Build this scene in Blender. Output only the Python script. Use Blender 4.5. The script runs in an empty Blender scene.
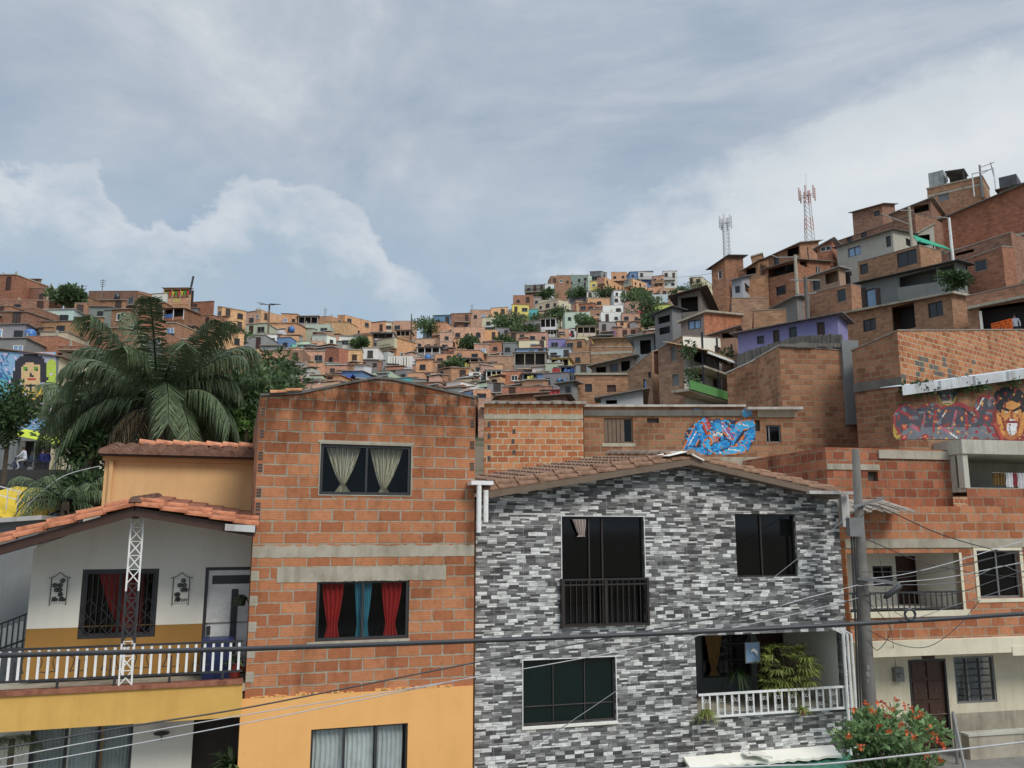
import bpy, math, random
from mathutils import Vector, noise
R = random.Random(7)
SC = bpy.context.scene
COL = SC.collection
EYE = 7.2; FOC = 840.0; PITCH = math.radians(9.93)
_cp, _sp = math.cos(PITCH), math.sin(PITCH)

def ray(x, y):
    a = (x - 512) / FOC; b = (384 - y) / FOC
    return Vector((a, _cp - b * _sp, _sp + b * _cp))
def at(x, y, D):
    r = ray(x, y); k = D / r.y
    return Vector((r.x * k, D, EYE + r.z * k))
def vx(x, y):            # horizontal tangent of a picture column at row y
    r = ray(x, y); return r.x / r.y

# ------------------------------------------------------------------ frames
class Fr:
    """A vertical plane standing in the world: local x along it, local y into it, z up from the base."""
    def __init__(s, x, D, adeg, zb=0.0, y=531, o=None):
        p = at(x, y, D) if o is None else Vector(o)
        s.o = Vector((p.x, p.y, zb)); s.zb = zb; s.a = math.radians(adeg)
        s.d = (math.cos(s.a), math.sin(s.a)); s.n = (-math.sin(s.a), math.cos(s.a))
    def at(s, x, y, t=0.0):
        r = ray(x, y)
        k = (s.o.x * s.n[0] + s.o.y * s.n[1] + t) / (r.x * s.n[0] + r.y * s.n[1])
        return ((k * r.x - s.o.x) * s.d[0] + (k * r.y - s.o.y) * s.d[1], EYE + k * r.z - s.zb)
    def rect(s, x0, y0, x1, y1, t=0.0):
        a, b, c, d = s.at(x0, y0, t), s.at(x1, y0, t), s.at(x0, y1, t), s.at(x1, y1, t)
        return ((a[0] + c[0]) / 2, (c[1] + d[1]) / 2, (b[0] + d[0]) / 2, (a[1] + b[1]) / 2)
    def world(s, S, t, z):
        return Vector((s.o.x + S * s.d[0] + t * s.n[0], s.o.y + S * s.d[1] + t * s.n[1], z + s.zb))

# ------------------------------------------------------------------ meshes
class MB:
    def __init__(s, xf=None): s.v = []; s.f = []; s.m = []; s.c = []; s.xf = xf; s.col = None
    def vt(s, p):
        s.v.append(tuple(s.xf(p)) if s.xf else (p[0], p[1], p[2])); return len(s.v) - 1
    def face(s, pts, m=0):
        s.f.append([s.vt(p) for p in pts]); s.m.append(m); s.c.append(s.col)
    def idx(s, ids, m=0):
        s.f.append(ids); s.m.append(m); s.c.append(s.col)
    def hexa(s, b, t, m=0):      # bottom quad, top quad, both counter-clockwise from above
        i = [s.vt(p) for p in b] + [s.vt(p) for p in t]
        for q in ((3, 2, 1, 0), (4, 5, 6, 7), (0, 1, 5, 4), (1, 2, 6, 5), (2, 3, 7, 6), (3, 0, 4, 7)):
            s.idx([i[k] for k in q], m)
    def box(s, x0, x1, y0, y1, z0, z1, m=0):
        s.hexa([(x0, y0, z0), (x1, y0, z0), (x1, y1, z0), (x0, y1, z0)], [(x0, y0, z1), (x1, y0, z1), (x1, y1, z1), (x0, y1, z1)], m)
    def beam(s, p, q, w, h=None, m=0):
        p, q = Vector(p), Vector(q); h = h or w; d = (q - p)
        if d.length < 1e-6: return
        d.normalize(); up = Vector((0, 0, 1)) if abs(d.z) < .95 else Vector((0, 1, 0))
        a = d.cross(up).normalized() * w / 2; b = a.cross(d).normalized() * h / 2
        s.hexa([p - a - b, p + a - b, q + a - b, q - a - b], [p - a + b, p + a + b, q + a + b, q - a + b], m)
    def tube(s, pts, r, n=6, m=0):
        pts = [Vector(p) for p in pts]; rs = r if isinstance(r, (list, tuple)) else [r] * len(pts); rings = []
        for i, p in enumerate(pts):
            d = (pts[min(i + 1, len(pts) - 1)] - pts[max(i - 1, 0)])
            d = d.normalized() if d.length > 1e-9 else Vector((0, 0, 1))
            up = Vector((0, 0, 1)) if abs(d.z) < .95 else Vector((0, 1, 0))
            a = d.cross(up).normalized(); b = d.cross(a).normalized()
            rings.append([s.vt(p + (a * math.cos(2 * math.pi * k / n) + b * math.sin(2 * math.pi * k / n)) * rs[i]) for k in range(n)])
        for i in range(len(rings) - 1):
            for k in range(n):
                s.idx([rings[i][k], rings[i][(k + 1) % n], rings[i + 1][(k + 1) % n], rings[i + 1][k]], m)
        s.idx(rings[0][::-1], m); s.idx(rings[-1], m)
    def lathe(s, c, prof, n=10, m=0):
        rings = [[s.vt((c[0] + r * math.cos(2 * math.pi * k / n), c[1] + r * math.sin(2 * math.pi * k / n), c[2] + z)) for k in range(n)] for r, z in prof]
        for i in range(len(rings) - 1):
            for k in range(n): s.idx([rings[i][k], rings[i][(k + 1) % n], rings[i + 1][(k + 1) % n], rings[i + 1][k]], m)
        s.idx(rings[0][::-1], m); s.idx(rings[-1], m)
    def ring(s, s0, z0, s1, z1, t0, t1, w, m=0):   # a rectangular frame in the x-z plane
        s.box(s0, s0 + w, t0, t1, z0, z1, m); s.box(s1 - w, s1, t0, t1, z0, z1, m)
        s.box(s0 + w, s1 - w, t0, t1, z0, z0 + w, m); s.box(s0 + w, s1 - w, t0, t1, z1 - w, z1, m)
    def build(s, name, mats, parent=None, tint=None, smooth=False, loc=None):
        if not s.f: return None
        me = bpy.data.meshes.new(name); me.from_pydata(s.v, [], s.f); me.validate()
        if not isinstance(mats, (list, tuple)): mats = [mats]
        for m in mats: me.materials.append(m)
        if len(me.polygons) == len(s.m):
            me.polygons.foreach_set('material_index', s.m)
            if any(c is not None for c in s.c):
                ca = me.color_attributes.new('Col', 'FLOAT_COLOR', 'CORNER'); buf = []
                for p in me.polygons:
                    c = s.c[p.index] or (1, 1, 1); buf.extend([c[0], c[1], c[2], 1.0] * p.loop_total)
                ca.data.foreach_set('color', buf)
        uv = me.uv_layers.new(name='UVMap'); buf = [0.0] * (2 * len(me.loops)); V = me.vertices
        for p in me.polygons:
            n = p.normal; ax, ay, az = abs(n.x), abs(n.y), abs(n.z)
            for li in p.loop_indices:
                c = V[me.loops[li].vertex_index].co
                if az >= ax and az >= ay: u, w = c.x, c.y
                elif ay >= ax: u, w = c.x, c.z
                else: u, w = c.y, c.z
                buf[2 * li] = u; buf[2 * li + 1] = w
        uv.data.foreach_set('uv', buf)
        if smooth: me.polygons.foreach_set('use_smooth', [True] * len(me.polygons))
        o = bpy.data.objects.new(name, me); COL.objects.link(o)
        if parent: o.parent = parent
        if loc is not None: o.location = loc
        if tint: o.color = (tint[0], tint[1], tint[2], 1)
        return o

USED = {}
def tag(o, label, cat, group=None, kind=None):
    o['label'] = label; o['category'] = cat
    if group: o['group'] = group
    if kind: o['kind'] = kind
    USED.setdefault(label.lower(), []).append(o.name)
    return o
def empty(name, fr_or_loc, rz=0.0):
    o = bpy.data.objects.new(name, None); COL.objects.link(o); o.empty_display_size = .3
    if isinstance(fr_or_loc, Fr): o.location = fr_or_loc.o; o.rotation_euler = (0, 0, fr_or_loc.a)
    else: o.location = fr_or_loc; o.rotation_euler = (0, 0, rz)
    return o
def thing(name, label, cat, loc, rz=0.0, group=None): return tag(empty(name, loc, rz), label, cat, group)

def topz(top, s):
    for (a, za), (b, zb) in zip(top, top[1:]):
        if a - 1e-9 <= s <= b + 1e-9: return za + (zb - za) * (s - a) / max(b - a, 1e-9)
    return top[0][1] if s < top[0][0] else top[-1][1]
def holed(mb, top, zb, holes=(), t=0.0, rev=.15, m=0, mrev=None):
    """Vertical wall sheet at depth t whose upper edge is the polyline top, with openings that have reveals."""
    s0, s1 = top[0][0], top[-1][0]; mr = m if mrev is None else mrev
    xs = sorted({s0, s1} | {a for a, _ in top} | {min(max(v, s0), s1) for h in holes for v in (h[0], h[2])})
    for a, b in zip(xs, xs[1:]):
        if b - a < 1e-5: continue
        mid = (a + b) / 2; cuts = sorted([(h[1], h[3]) for h in holes if h[0] < mid < h[2]]); lo = zb
        for c0, c1 in cuts:
            if c0 > lo: mb.face([(a, t, lo), (b, t, lo), (b, t, c0), (a, t, c0)], m)
            lo = max(lo, c1)
        za, zc = topz(top, a), topz(top, b)
        if min(za, zc) > lo: mb.face([(a, t, lo), (b, t, lo), (b, t, zc), (a, t, za)], m)
    for a, c, b, d in holes:
        mb.face([(a, t, c), (a, t, d), (a, t + rev, d), (a, t + rev, c)], mr); mb.face([(b, t, d), (b, t, c), (b, t + rev, c), (b, t + rev, d)], mr)
        mb.face([(a, t, d), (b, t, d), (b, t + rev, d), (a, t + rev, d)], mr); mb.face([(b, t, c), (a, t, c), (a, t + rev, c), (b, t + rev, c)], mr)
def shell(mb, top, zb, W, m=0, t=0.0):
    """Back, sides and underside of a house whose front is drawn by holed()."""
    s0, s1 = top[0][0], top[-1][0]
    for (a, za), (b, zc) in zip(top, top[1:]): mb.face([(b, t + W, zb), (a, t + W, zb), (a, t + W, za), (b, t + W, zc)], m)
    mb.face([(s0, t + W, zb), (s0, t, zb), (s0, t, top[0][1]), (s0, t + W, top[0][1])], m)
    mb.face([(s1, t, zb), (s1, t + W, zb), (s1, t + W, top[-1][1]), (s1, t, top[-1][1])], m)
    for (a, za), (b, zc) in zip(top, top[1:]): mb.face([(a, t, za - .01), (b, t, zc - .01), (b, t + W, zc - .01), (a, t + W, za - .01)], m)

# ------------------------------------------------------------------ materials
def srgb(r, g, b):
    f = lambda c: (c / 255) / 12.92 if c / 255 <= .04045 else ((c / 255 + .055) / 1.055) ** 2.4
    return (f(r), f(g), f(b))
class N:
    def __init__(s, name):
        s.mat = bpy.data.materials.new(name); s.mat.use_nodes = True; s.t = s.mat.node_tree
        s.b = s.t.nodes['Principled BSDF']; s.out = s.t.nodes['Material Output']
    def new(s, k, **kw):
        n = s.t.nodes.new(k)
        for a, b in kw.items():
            if a.startswith('i_'):
                key = a[2:].replace('_', ' '); n.inputs[int(key) if key.isdigit() else key].default_value = b
            else: setattr(n, a, b)
        return n
    def link(s, a, b): s.t.links.new(a, b)
    def put(s, key, v):
        i = s.b.inputs[key]
        if hasattr(v, 'is_output'): s.link(v, i)
        else: i.default_value = (*v, 1) if isinstance(v, tuple) and len(v) == 3 else v
    def mix(s, a, b, f, mode='MIX'):
        n = s.new('ShaderNodeMix', data_type='RGBA', blend_type=mode)
        for v, k in ((f, 0), (a, 6), (b, 7)):
            if hasattr(v, 'is_output'): s.link(v, n.inputs[k])
            else: n.inputs[k].default_value = (*v, 1) if isinstance(v, tuple) and len(v) == 3 else v
        return n.outputs[2]
    def math(s, op, a, b=0.0, c=0.0):
        n = s.new('ShaderNodeMath', operation=op)
        for k, v in enumerate((a, b, c)):
            if hasattr(v, 'is_output'): s.link(v, n.inputs[k])
            else: n.inputs[k].default_value = v
        return n.outputs[0]
    def ramp(s, fac, stops, interp='LINEAR'):
        n = s.new('ShaderNodeValToRGB'); e = n.color_ramp; e.interpolation = interp
        while len(e.elements) < len(stops): e.elements.new(.5)
        for el, (p, c) in zip(e.elements, stops): el.position = p; el.color = (c, c, c, 1) if isinstance(c, (int, float)) else (*c, 1)
        s.link(fac, n.inputs[0]); return n.outputs[0]
    def uv(s): return s.new('ShaderNodeUVMap').outputs[0]
    def obj(s): return s.new('ShaderNodeTexCoord').outputs['Object']
    def tint(s): return s.new('ShaderNodeObjectInfo').outputs['Color']
    def rnd(s): return s.new('ShaderNodeObjectInfo').outputs['Random']
    def noise(s, vec, scale, detail=4, rough=.55, dist=0.0):
        n = s.new('ShaderNodeTexNoise'); n.inputs['Scale'].default_value = scale; n.inputs['Detail'].default_value = detail
        n.inputs['Roughness'].default_value = rough; n.inputs['Distortion'].default_value = dist
        if vec is not None: s.link(vec, n.inputs['Vector'])
        return n
    def scalev(s, vec, sc):
        n = s.new('ShaderNodeMapping'); n.inputs['Scale'].default_value = sc; s.link(vec, n.inputs[0]); return n.outputs[0]
    def bump(s, h, strength=.5, dist=.01):
        n = s.new('ShaderNodeBump'); n.inputs['Strength'].default_value = strength; n.inputs['Distance'].default_value = dist
        s.link(h, n.inputs['Height']); s.link(n.outputs[0], s.b.inputs['Normal'])

def warp(k, amt=.01, scale=6):
    uv = k.uv(); nz = k.noise(k.obj(), scale, 3)
    a = k.new('ShaderNodeVectorMath', operation='SUBTRACT'); k.link(nz.outputs['Color'], a.inputs[0]); a.inputs[1].default_value = (.5, .5, .5)
    b = k.new('ShaderNodeVectorMath', operation='SCALE'); k.link(a.outputs[0], b.inputs[0]); b.inputs['Scale'].default_value = amt
    c = k.new('ShaderNodeVectorMath', operation='ADD'); k.link(uv, c.inputs[0]); k.link(b.outputs[0], c.inputs[1])
    return c.outputs[0]
def brick(name, w, h, mo, c1, c2, cm, stain=.5, mould=None, groove=0.0, tinted=False, mottle=.5, wobble=.012):
    k = N(name); vec = warp(k, wobble, 7)
    bt = k.new('ShaderNodeTexBrick'); k.link(vec, bt.inputs['Vector'])
    for key, v in (('Scale', 1.0), ('Mortar Size', mo), ('Mortar Smooth', .25), ('Bias', 0.0), ('Brick Width', w), ('Row Height', h)): bt.inputs[key].default_value = v
    bt.inputs['Color1'].default_value = (0, 0, 0, 1); bt.inputs['Color2'].default_value = (1, 1, 1, 1); bt.inputs['Mortar'].default_value = (.5, .5, .5, 1)
    mid = tuple((a + b) / 2 for a, b in zip(c1, c2))
    nmo = k.noise(k.obj(), 5.5, 4, .65).outputs[0]; k.link(k.math('MULTIPLY_ADD', k.ramp(nmo, [(.35, 0.0), (.7, 1.0)]), mo * 1.7, mo * .3), bt.inputs['Mortar Size'])
    per = k.ramp(bt.outputs['Color'], [(0, tuple(v * .88 for v in c1)), (.2, c1), (.5, mid), (.9, c2), (1, tuple(v * 1.06 for v in c2))])
    ob = k.obj()
    n1 = k.noise(ob, 9, 5, .6).outputs[0]
    per = k.mix(per, k.mix(per, (.55, .5, .46), 1.0, 'MULTIPLY'), k.ramp(n1, [(.48, 0.0), (.72, mottle)]))
    nm = k.noise(ob, 14, 3, .6).outputs[0]
    mort = k.mix(tuple(v * .7 for v in cm), cm, nm)
    col = k.mix(per, mort, bt.outputs['Fac'])
    n2 = k.noise(k.scalev(ob, (1, 1, .45)), .9, 6, .65).outputs[0]
    col = k.mix(col, k.mix(col, (.3, .27, .24), 1.0, 'MULTIPLY'), k.ramp(n2, [(.5, 0.0), (.74, stain)]))
    n3 = k.noise(ob, 2.3, 5, .6).outputs[0]
    col = k.mix(col, cm, k.ramp(n3, [(.62, 0.0), (.8, .4)]))
    if mould:                              # black mould creeping down from the wall top
        sz = k.new('ShaderNodeSeparateXYZ'); k.link(ob, sz.inputs[0]); up = k.ramp(k.math('MULTIPLY_ADD', sz.outputs[2], .5, .5 - mould * .5), [(.0, 0.0), (.62, 1.0)])
        nm2 = k.noise(k.scalev(ob, (1, 1, .5)), 2.2, 6, .7).outputs[0]; col = k.mix(col, k.mix(col, (.22, .20, .19), 1.0, 'MULTIPLY'), k.math('MULTIPLY', up, k.ramp(nm2, [(.36, 0.0), (.56, .95)])))
    if tinted: col = k.mix(col, k.tint(), 1.0, 'MULTIPLY')
    k.put('Base Color', col); k.put('Roughness', .92); k.put('Specular IOR Level', .2)
    hgt = k.math('MULTIPLY_ADD', bt.outputs['Fac'], -1.0, k.math('MULTIPLY', n1, .5))
    if groove:
        sep = k.new('ShaderNodeSeparateXYZ'); k.link(vec, sep.inputs[0])
        hgt = k.math('ADD', hgt, k.math('MULTIPLY', k.math('SINE', k.math('MULTIPLY', sep.outputs['Y'], 150.0)), groove))
    k.bump(hgt, .7, .015)
    return k.mat
def plain(name, col=None, rough=.85, dirt=.35, dirtcol=(.35, .32, .28), bump=.25, spec=.3, scale=1.3, metal=0.0, streak=.3):
    """Painted or rendered surface; takes the object's colour when col is None."""
    k = N(name); c = k.tint() if col is None else col; ob = k.obj()
    if not hasattr(c, 'is_output'):
        rgb = k.new('ShaderNodeRGB'); rgb.outputs[0].default_value = (*c, 1); c = rgb.outputs[0]
    n = k.noise(ob, scale, 6, .62).outputs[0]; n2 = k.noise(k.scalev(ob, (2.5, 2.5, .35)), 1.7, 5, .6).outputs[0]
    d = k.mix(c, dirtcol, 1.0, 'MULTIPLY')
    cc = k.mix(c, d, k.ramp(n, [(.45, 0.0), (.75, dirt)])); cc = k.mix(cc, d, k.ramp(n2, [(.5, 0.0), (.72, streak)]))
    k.put('Base Color', cc); k.put('Roughness', rough); k.put('Specular IOR Level', spec); k.put('Metallic', metal)
    if bump: k.bump(k.noise(ob, 25, 4, .6).outputs[0], bump, .008)
    return k.mat
def simple(name, col=None, rough=.5, metal=0.0, spec=.5):
    k = N(name); c = k.tint() if col is None else col
    if not hasattr(c, 'is_output'):
        rgb = k.new('ShaderNodeRGB'); rgb.outputs[0].default_value = (*c, 1); c = rgb.outputs[0]
    n = k.noise(k.obj(), 5, 4).outputs[0]
    k.put('Base Color', k.mix(c, k.mix(c, (.6, .58, .55), 1.0, 'MULTIPLY'), k.ramp(n, [(.45, 0.0), (.75, .5)])))
    k.put('Roughness', rough); k.put('Metallic', metal); k.put('Specular IOR Level', spec); return k.mat
def leafmat(name, c1, c2, c3=None):
    k = N(name); ob = k.obj(); n = k.noise(ob, .8, 3).outputs[0]; n2 = k.noise(ob, 9, 2).outputs[0]
    at_ = k.new('ShaderNodeAttribute'); at_.attribute_name = 'Col'
    c = k.mix(c1, c2, k.ramp(k.math('ADD', k.math('MULTIPLY', n, .5), k.math('MULTIPLY', n2, .5)), [(.35, 0.0), (.65, 1.0)]))
    c = k.mix(c, at_.outputs['Color'], 1.0, 'MULTIPLY')
    k.put('Base Color', c); k.put('Roughness', .6); k.put('Specular IOR Level', .3)
    tr = k.new('ShaderNodeBsdfTranslucent'); k.link(c, tr.inputs[0]); ms = k.new('ShaderNodeMixShader'); ms.inputs[0].default_value = .25
    k.link(k.b.outputs[0], ms.inputs[1]); k.link(tr.outputs[0], ms.inputs[2]); k.link(ms.outputs[0], k.out.inputs[0]); return k.mat
def glass(name, tintc, see=.6, rough=.03):
    k = N(name); fr = k.new('ShaderNodeFresnel'); fr.inputs[0].default_value = 1.5
    tp = k.new('ShaderNodeBsdfTransparent'); tp.inputs[0].default_value = (*tintc, 1)
    gl = k.new('ShaderNodeBsdfGlossy'); gl.inputs['Roughness'].default_value = rough; gl.inputs['Color'].default_value = (.9, .95, 1, 1)
    ms = k.new('ShaderNodeMixShader'); k.link(k.math('MULTIPLY', fr.outputs[0], .28), ms.inputs[0]); k.link(tp.outputs[0], ms.inputs[1]); k.link(gl.outputs[0], ms.inputs[2])
    k.link(ms.outputs[0], k.out.inputs[0]); return k.mat
def darkpane(name, col, rough=.08, spec=.6):
    k = N(name); n = k.noise(k.obj(), 1.5, 3).outputs[0]
    k.put('Base Color', k.mix(col, tuple(v * .4 for v in col), n)); k.put('Roughness', rough); k.put('Specular IOR Level', spec); return k.mat
def vcol(name, rough=.8):
    k = N(name); a = k.new('ShaderNodeAttribute'); a.attribute_name = 'Col'; n = k.noise(k.obj(), 6, 5).outputs[0]
    k.put('Base Color', k.mix(a.outputs['Color'], k.mix(a.outputs['Color'], (.55, .52, .5), 1.0, 'MULTIPLY'), k.ramp(n, [(.45, 0.0), (.75, .6)]))); k.put('Roughness', rough); return k.mat

M = {}
M['block_front'] = brick('hollow_block_front', .437, .211, .0145, (.38, .14, .066), (.50, .215, .105), (.42, .36, .27), stain=.8, groove=.07, mottle=.5, wobble=.022, mould=9.5)
M['block_orange'] = brick('hollow_block_band', .40, .212, .016, (.38, .135, .064), (.51, .22, .112), (.42, .34, .25), stain=.7, mottle=.5, wobble=.025)
M['block_mid'] = brick('hollow_block_orange', .35, .2, .02, (.39, .135, .062), (.53, .23, .11), (.54, .45, .31), stain=.65, mottle=.45, wobble=.035)
M['block_dull'] = brick('hollow_block_dull', .36, .2, .018, (.26, .118, .066), (.375, .19, .105), (.33, .25, .165), stain=.8, mottle=.5, wobble=.03)
M['block_red'] = brick('hollow_block_red', .34, .23, .016, (.27, .085, .047), (.42, .16, .085), (.33, .25, .17), stain=.85, mottle=.5, wobble=.03)
M['brick_hill'] = brick('hill_brick', .36, .2, .02, (.82, .78, .74), (1.1, 1.06, 1.0), (1.0, 1.06, 1.08), stain=.5, tinted=True, mottle=.4, wobble=.03)
M['paint'] = plain('painted_render', None, .85, .3, (.55, .52, .48), .2)
M['concrete'] = plain('raw_concrete', (.42, .38, .30), .95, .6, (.4, .38, .35), .5, .2, 1.8, streak=.6)
M['concrete_dark'] = plain('weathered_concrete', (.16, .15, .135), .95, .6, (.4, .38, .35), .5, .2, 1.8, streak=.6)
M['zinc'] = plain('weathered_sheet', None, .75, .6, (.45, .36, .30), .2, .3, 1.5, streak=.7)
M['white'] = plain('white_paint', (.80, .77, .68), .8, .2, (.7, .68, .62), .15, .3, streak=.2)
M['ochre'] = plain('ochre_paint', (.36, .19, .05), .8, .2, (.7, .65, .6), .15, streak=.2)
M['yellow'] = plain('yellow_paint', (.66, .40, .11), .8, .5, (.72, .66, .55), .2, streak=.35)
M['orange'] = plain('orange_paint', (.82, .44, .155), .8, .4, (.8, .74, .65), .15, streak=.22)
M['peach'] = plain('peach_paint', (.74, .46, .22), .8, .4, (.7, .62, .52), .15, streak=.3)
M['cream'] = plain('cream_paint', (.72, .66, .50), .8, .35, (.6, .56, .48), .15, streak=.4)
M['grey_cream'] = plain('weathered_cream', (.50, .48, .41), .9, .5, (.5, .48, .44), .3, .2, 1.6, streak=.6)
M['grey_wall'] = plain('grey_render', (.20, .21, .21), .9, .3, (.6, .58, .55), .2)
M['white_metal'] = simple('white_enamel', (.80, .80, .77), .45)
M['dark_metal'] = simple('dark_metal', (.035, .034, .036), .45)
M['grey_metal'] = simple('grey_metal', (.22, .22, .215), .5, .3)
M['metal'] = simple('painted_metal', None, .5)
M['wood'] = simple('dark_wood', (.06, .026, .016), .5)
M['wood_grey'] = simple('weathered_timber', (.17, .12, .085), .85)
M['plastic'] = simple('coloured_plastic', None, .4)
M['cloth'] = simple('coloured_cloth', None, .95, 0, .1)
M['cable'] = simple('cable_rubber', (.03, .031, .034), .5)
M['cable_grey'] = simple('cable_sheath', (.42, .42, .42), .5)
M['cable_mid'] = simple('cable_worn', (.16, .16, .165), .6)
M['glass'] = glass('window_glass', (.90, .93, .93))
M['pane_dark'] = darkpane('dark_pane', (.005, .0055, .006), .05, .35)
M['pane_green'] = darkpane('tinted_pane', (.003, .016, .014), .05, .4)
M['pane_far'] = darkpane('far_pane', (.025, .026, .03), .25)
M['pane_sky'] = simple('sky_pane', (.22, .36, .55), .12, 0, .9)  # sky reflection put into the pane's blue base colour
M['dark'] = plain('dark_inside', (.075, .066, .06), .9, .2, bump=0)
M['mural'] = vcol('mural_paint')
M['tile_red'] = plain('clay_tile', None, .9, .9, (.34, .30, .27), .6, .15, 6, streak=.6)
M['asphalt'] = plain('asphalt', (.055, .054, .052), .95, .4, bump=.6, scale=.6)
M['paving'] = plain('paving', (.23, .215, .19), .95, .5, bump=.5, scale=.8)
M['leaf'] = leafmat('leaf', (.040, .075, .030), (.085, .135, .048))
M['leaf_palm'] = leafmat('palm_leaf', (.075, .11, .055), (.17, .215, .11))
M['leaf_lime'] = leafmat('lime_leaf', (.07, .14, .03), (.14, .24, .05))
M['leaf_plant'] = leafmat('pot_plant_leaf', (.13, .19, .045), (.38, .40, .10))
M['leaf_tree'] = leafmat('tree_leaf', (.065, .115, .05), (.15, .215, .085))
M['rail_brown'] = simple('brown_black_metal', (.028, .021, .018), .45)
M['bark'] = plain('bark', (.10, .078, .055), .95, .5, bump=.8, scale=6)
M['thatch'] = leafmat('dead_frond', (.13, .095, .055), (.26, .20, .125))
def earth():
    k = N('hillside_ground'); ob = k.obj(); n = k.noise(ob, .12, 6, .6).outputs[0]; n2 = k.noise(ob, 1.4, 5, .6).outputs[0]
    c = k.mix(k.mix((.035, .05, .02), (.075, .085, .035), n2), k.mix((.10, .075, .05), (.17, .125, .085), n2), k.ramp(n, [(.40, 0.0), (.5, 1.0)]))
    k.put('Base Color', c); k.put('Roughness', 1.0); k.bump(n2, .8, .2); return k.mat
M['earth'] = earth()

def ashlar():
    """Grey stone-strip tiles: short strips, dark and light in turn, some split into two thin ones; joints of the big tiles."""
    k = N('stone_strip_tiles'); uv = k.uv(); ob = k.obj()
    sep = k.new('ShaderNodeSeparateXYZ'); k.link(uv, sep.inputs[0]); u, v = sep.outputs[0], sep.outputs[1]
    H, W_ = .078, .205
    def wn(x, y, z):
        c = k.new('ShaderNodeCombineXYZ')
        for i_, q in enumerate((x, y, z)):
            if hasattr(q, 'is_output'): k.link(q, c.inputs[i_])
            else: c.inputs[i_].default_value = q
        n = k.new('ShaderNodeTexWhiteNoise', noise_dimensions='3D'); k.link(c.outputs[0], n.inputs['Vector']); return n.outputs['Value']
    row = k.math('FLOOR', k.math('DIVIDE', v, H)); fv = k.math('FRACT', k.math('DIVIDE', v, H))
    uu = k.math('ADD', k.math('DIVIDE', u, W_), k.math('MULTIPLY', wn(row, 3.0, 1.0), 1.0))
    col = k.math('FLOOR', uu); fu = k.math('FRACT', uu)
    split = k.math('GREATER_THAN', wn(col, row, 5.0), .52)                     # two thin strips in this cell
    half = k.math('MULTIPLY', split, k.math('GREATER_THAN', fv, .5))
    par = k.math('FLOORED_MODULO', k.math('ADD', k.math('ADD', col, row), half), 2.0)
    rnd = wn(col, row, k.math('ADD', half, 9.0))
    flip = k.math('GREATER_THAN', wn(col, row, k.math('ADD', half, 20.0)), .74); par = k.math('ABSOLUTE', k.math('SUBTRACT', par, flip))
    val = k.math('MULTIPLY_ADD', par, .5, k.math('MULTIPLY', rnd, .5))
    tone = k.ramp(val, [(0, (.085, .084, .081)), (.12, (.145, .143, .14)), (.25, (.205, .202, .197)), (.40, (.28, .277, .27)), (.50, (.34, .336, .328)), (.60, (.50, .495, .48)), (.69, (.68, .675, .655)), (.80, (.84, .835, .805))], 'CONSTANT')
    n = k.noise(k.scalev(ob, (6, 6, 30)), 1.0, 5, .6).outputs[0]
    tone = k.mix(tone, k.mix(tone, (.55, .55, .54), 1.0, 'MULTIPLY'), k.ramp(n, [(.40, 0.0), (.64, 1.0)]))
    edge = k.math('MAXIMUM', k.math('LESS_THAN', fu, .035), k.math('MAXIMUM', k.math('LESS_THAN', fv, .07), k.math('MULTIPLY', split, k.math('LESS_THAN', k.math('ABSOLUTE', k.math('SUBTRACT', fv, .5)), .04))))
    tone = k.mix(tone, (.08, .08, .077), k.math('MULTIPLY', edge, .6))
    big = k.math('MAXIMUM', k.math('LESS_THAN', k.math('FRACT', k.math('DIVIDE', u, .615)), .011), k.math('LESS_THAN', k.math('FRACT', k.math('DIVIDE', v, .39)), .010))
    tone = k.mix(tone, (.5, .5, .47), k.math('MULTIPLY', big, .6))
    n2 = k.noise(k.scalev(ob, (1, 1, .4)), .9, 6, .65).outputs[0]
    tone = k.mix(tone, k.mix(tone, (.58, .55, .5), 1.0, 'MULTIPLY'), k.ramp(n2, [(.5, 0.0), (.75, .6)]))
    k.put('Base Color', tone); k.put('Roughness', .6); k.put('Specular IOR Level', .3)
    k.bump(k.math('ADD', k.math('MULTIPLY', wn(col, row, k.math('ADD', half, 31.0)), .9), k.math('SUBTRACT', k.math('MULTIPLY', n, .8), edge)), .8, .02); return k.mat
M['ashlar'] = ashlar()
def striped():
    k = N('striped_cloth'); sep = k.new('ShaderNodeSeparateXYZ'); k.link(k.uv(), sep.inputs[0]); w = k.math('SINE', k.math('MULTIPLY', sep.outputs[0], 62.0))
    k.put('Base Color', k.mix(k.mix(k.tint(), (.52, .46, .38), 1.0, 'MULTIPLY'), k.tint(), k.ramp(w, [(.35, 0.0), (.6, 1.0)]))); k.put('Roughness', .95); return k.mat
M['cloth_striped'] = striped()
# ================================================================== camera, light, sky
cam = bpy.data.cameras.new('camera'); co = bpy.data.objects.new('camera', cam); COL.objects.link(co)
cam.sensor_width = 36; cam.lens = 36 * FOC / 1024; cam.clip_end = 9000; cam.clip_start = .1
co.location = (0, 0, EYE); co.rotation_euler = (math.pi / 2 + PITCH, 0, 0); SC.camera = co
SC.render.resolution_x, SC.render.resolution_y = 1024, 768
SC.view_settings.view_transform = 'Standard'; SC.view_settings.look = 'None'; SC.view_settings.gamma = 1; SC.view_settings.exposure = 0
SC.cycles.max_bounces = 5; SC.cycles.diffuse_bounces = 3; SC.cycles.transparent_max_bounces = 8
SUN_EL, SUN_AZ = math.radians(43), math.radians(140)     # azimuth clockwise from +Y: behind the viewer's right shoulder
sl = bpy.data.lights.new('sun', 'SUN'); sl.energy = 2.15; sl.angle = math.radians(22); sl.color = (1, .95, .87)
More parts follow.
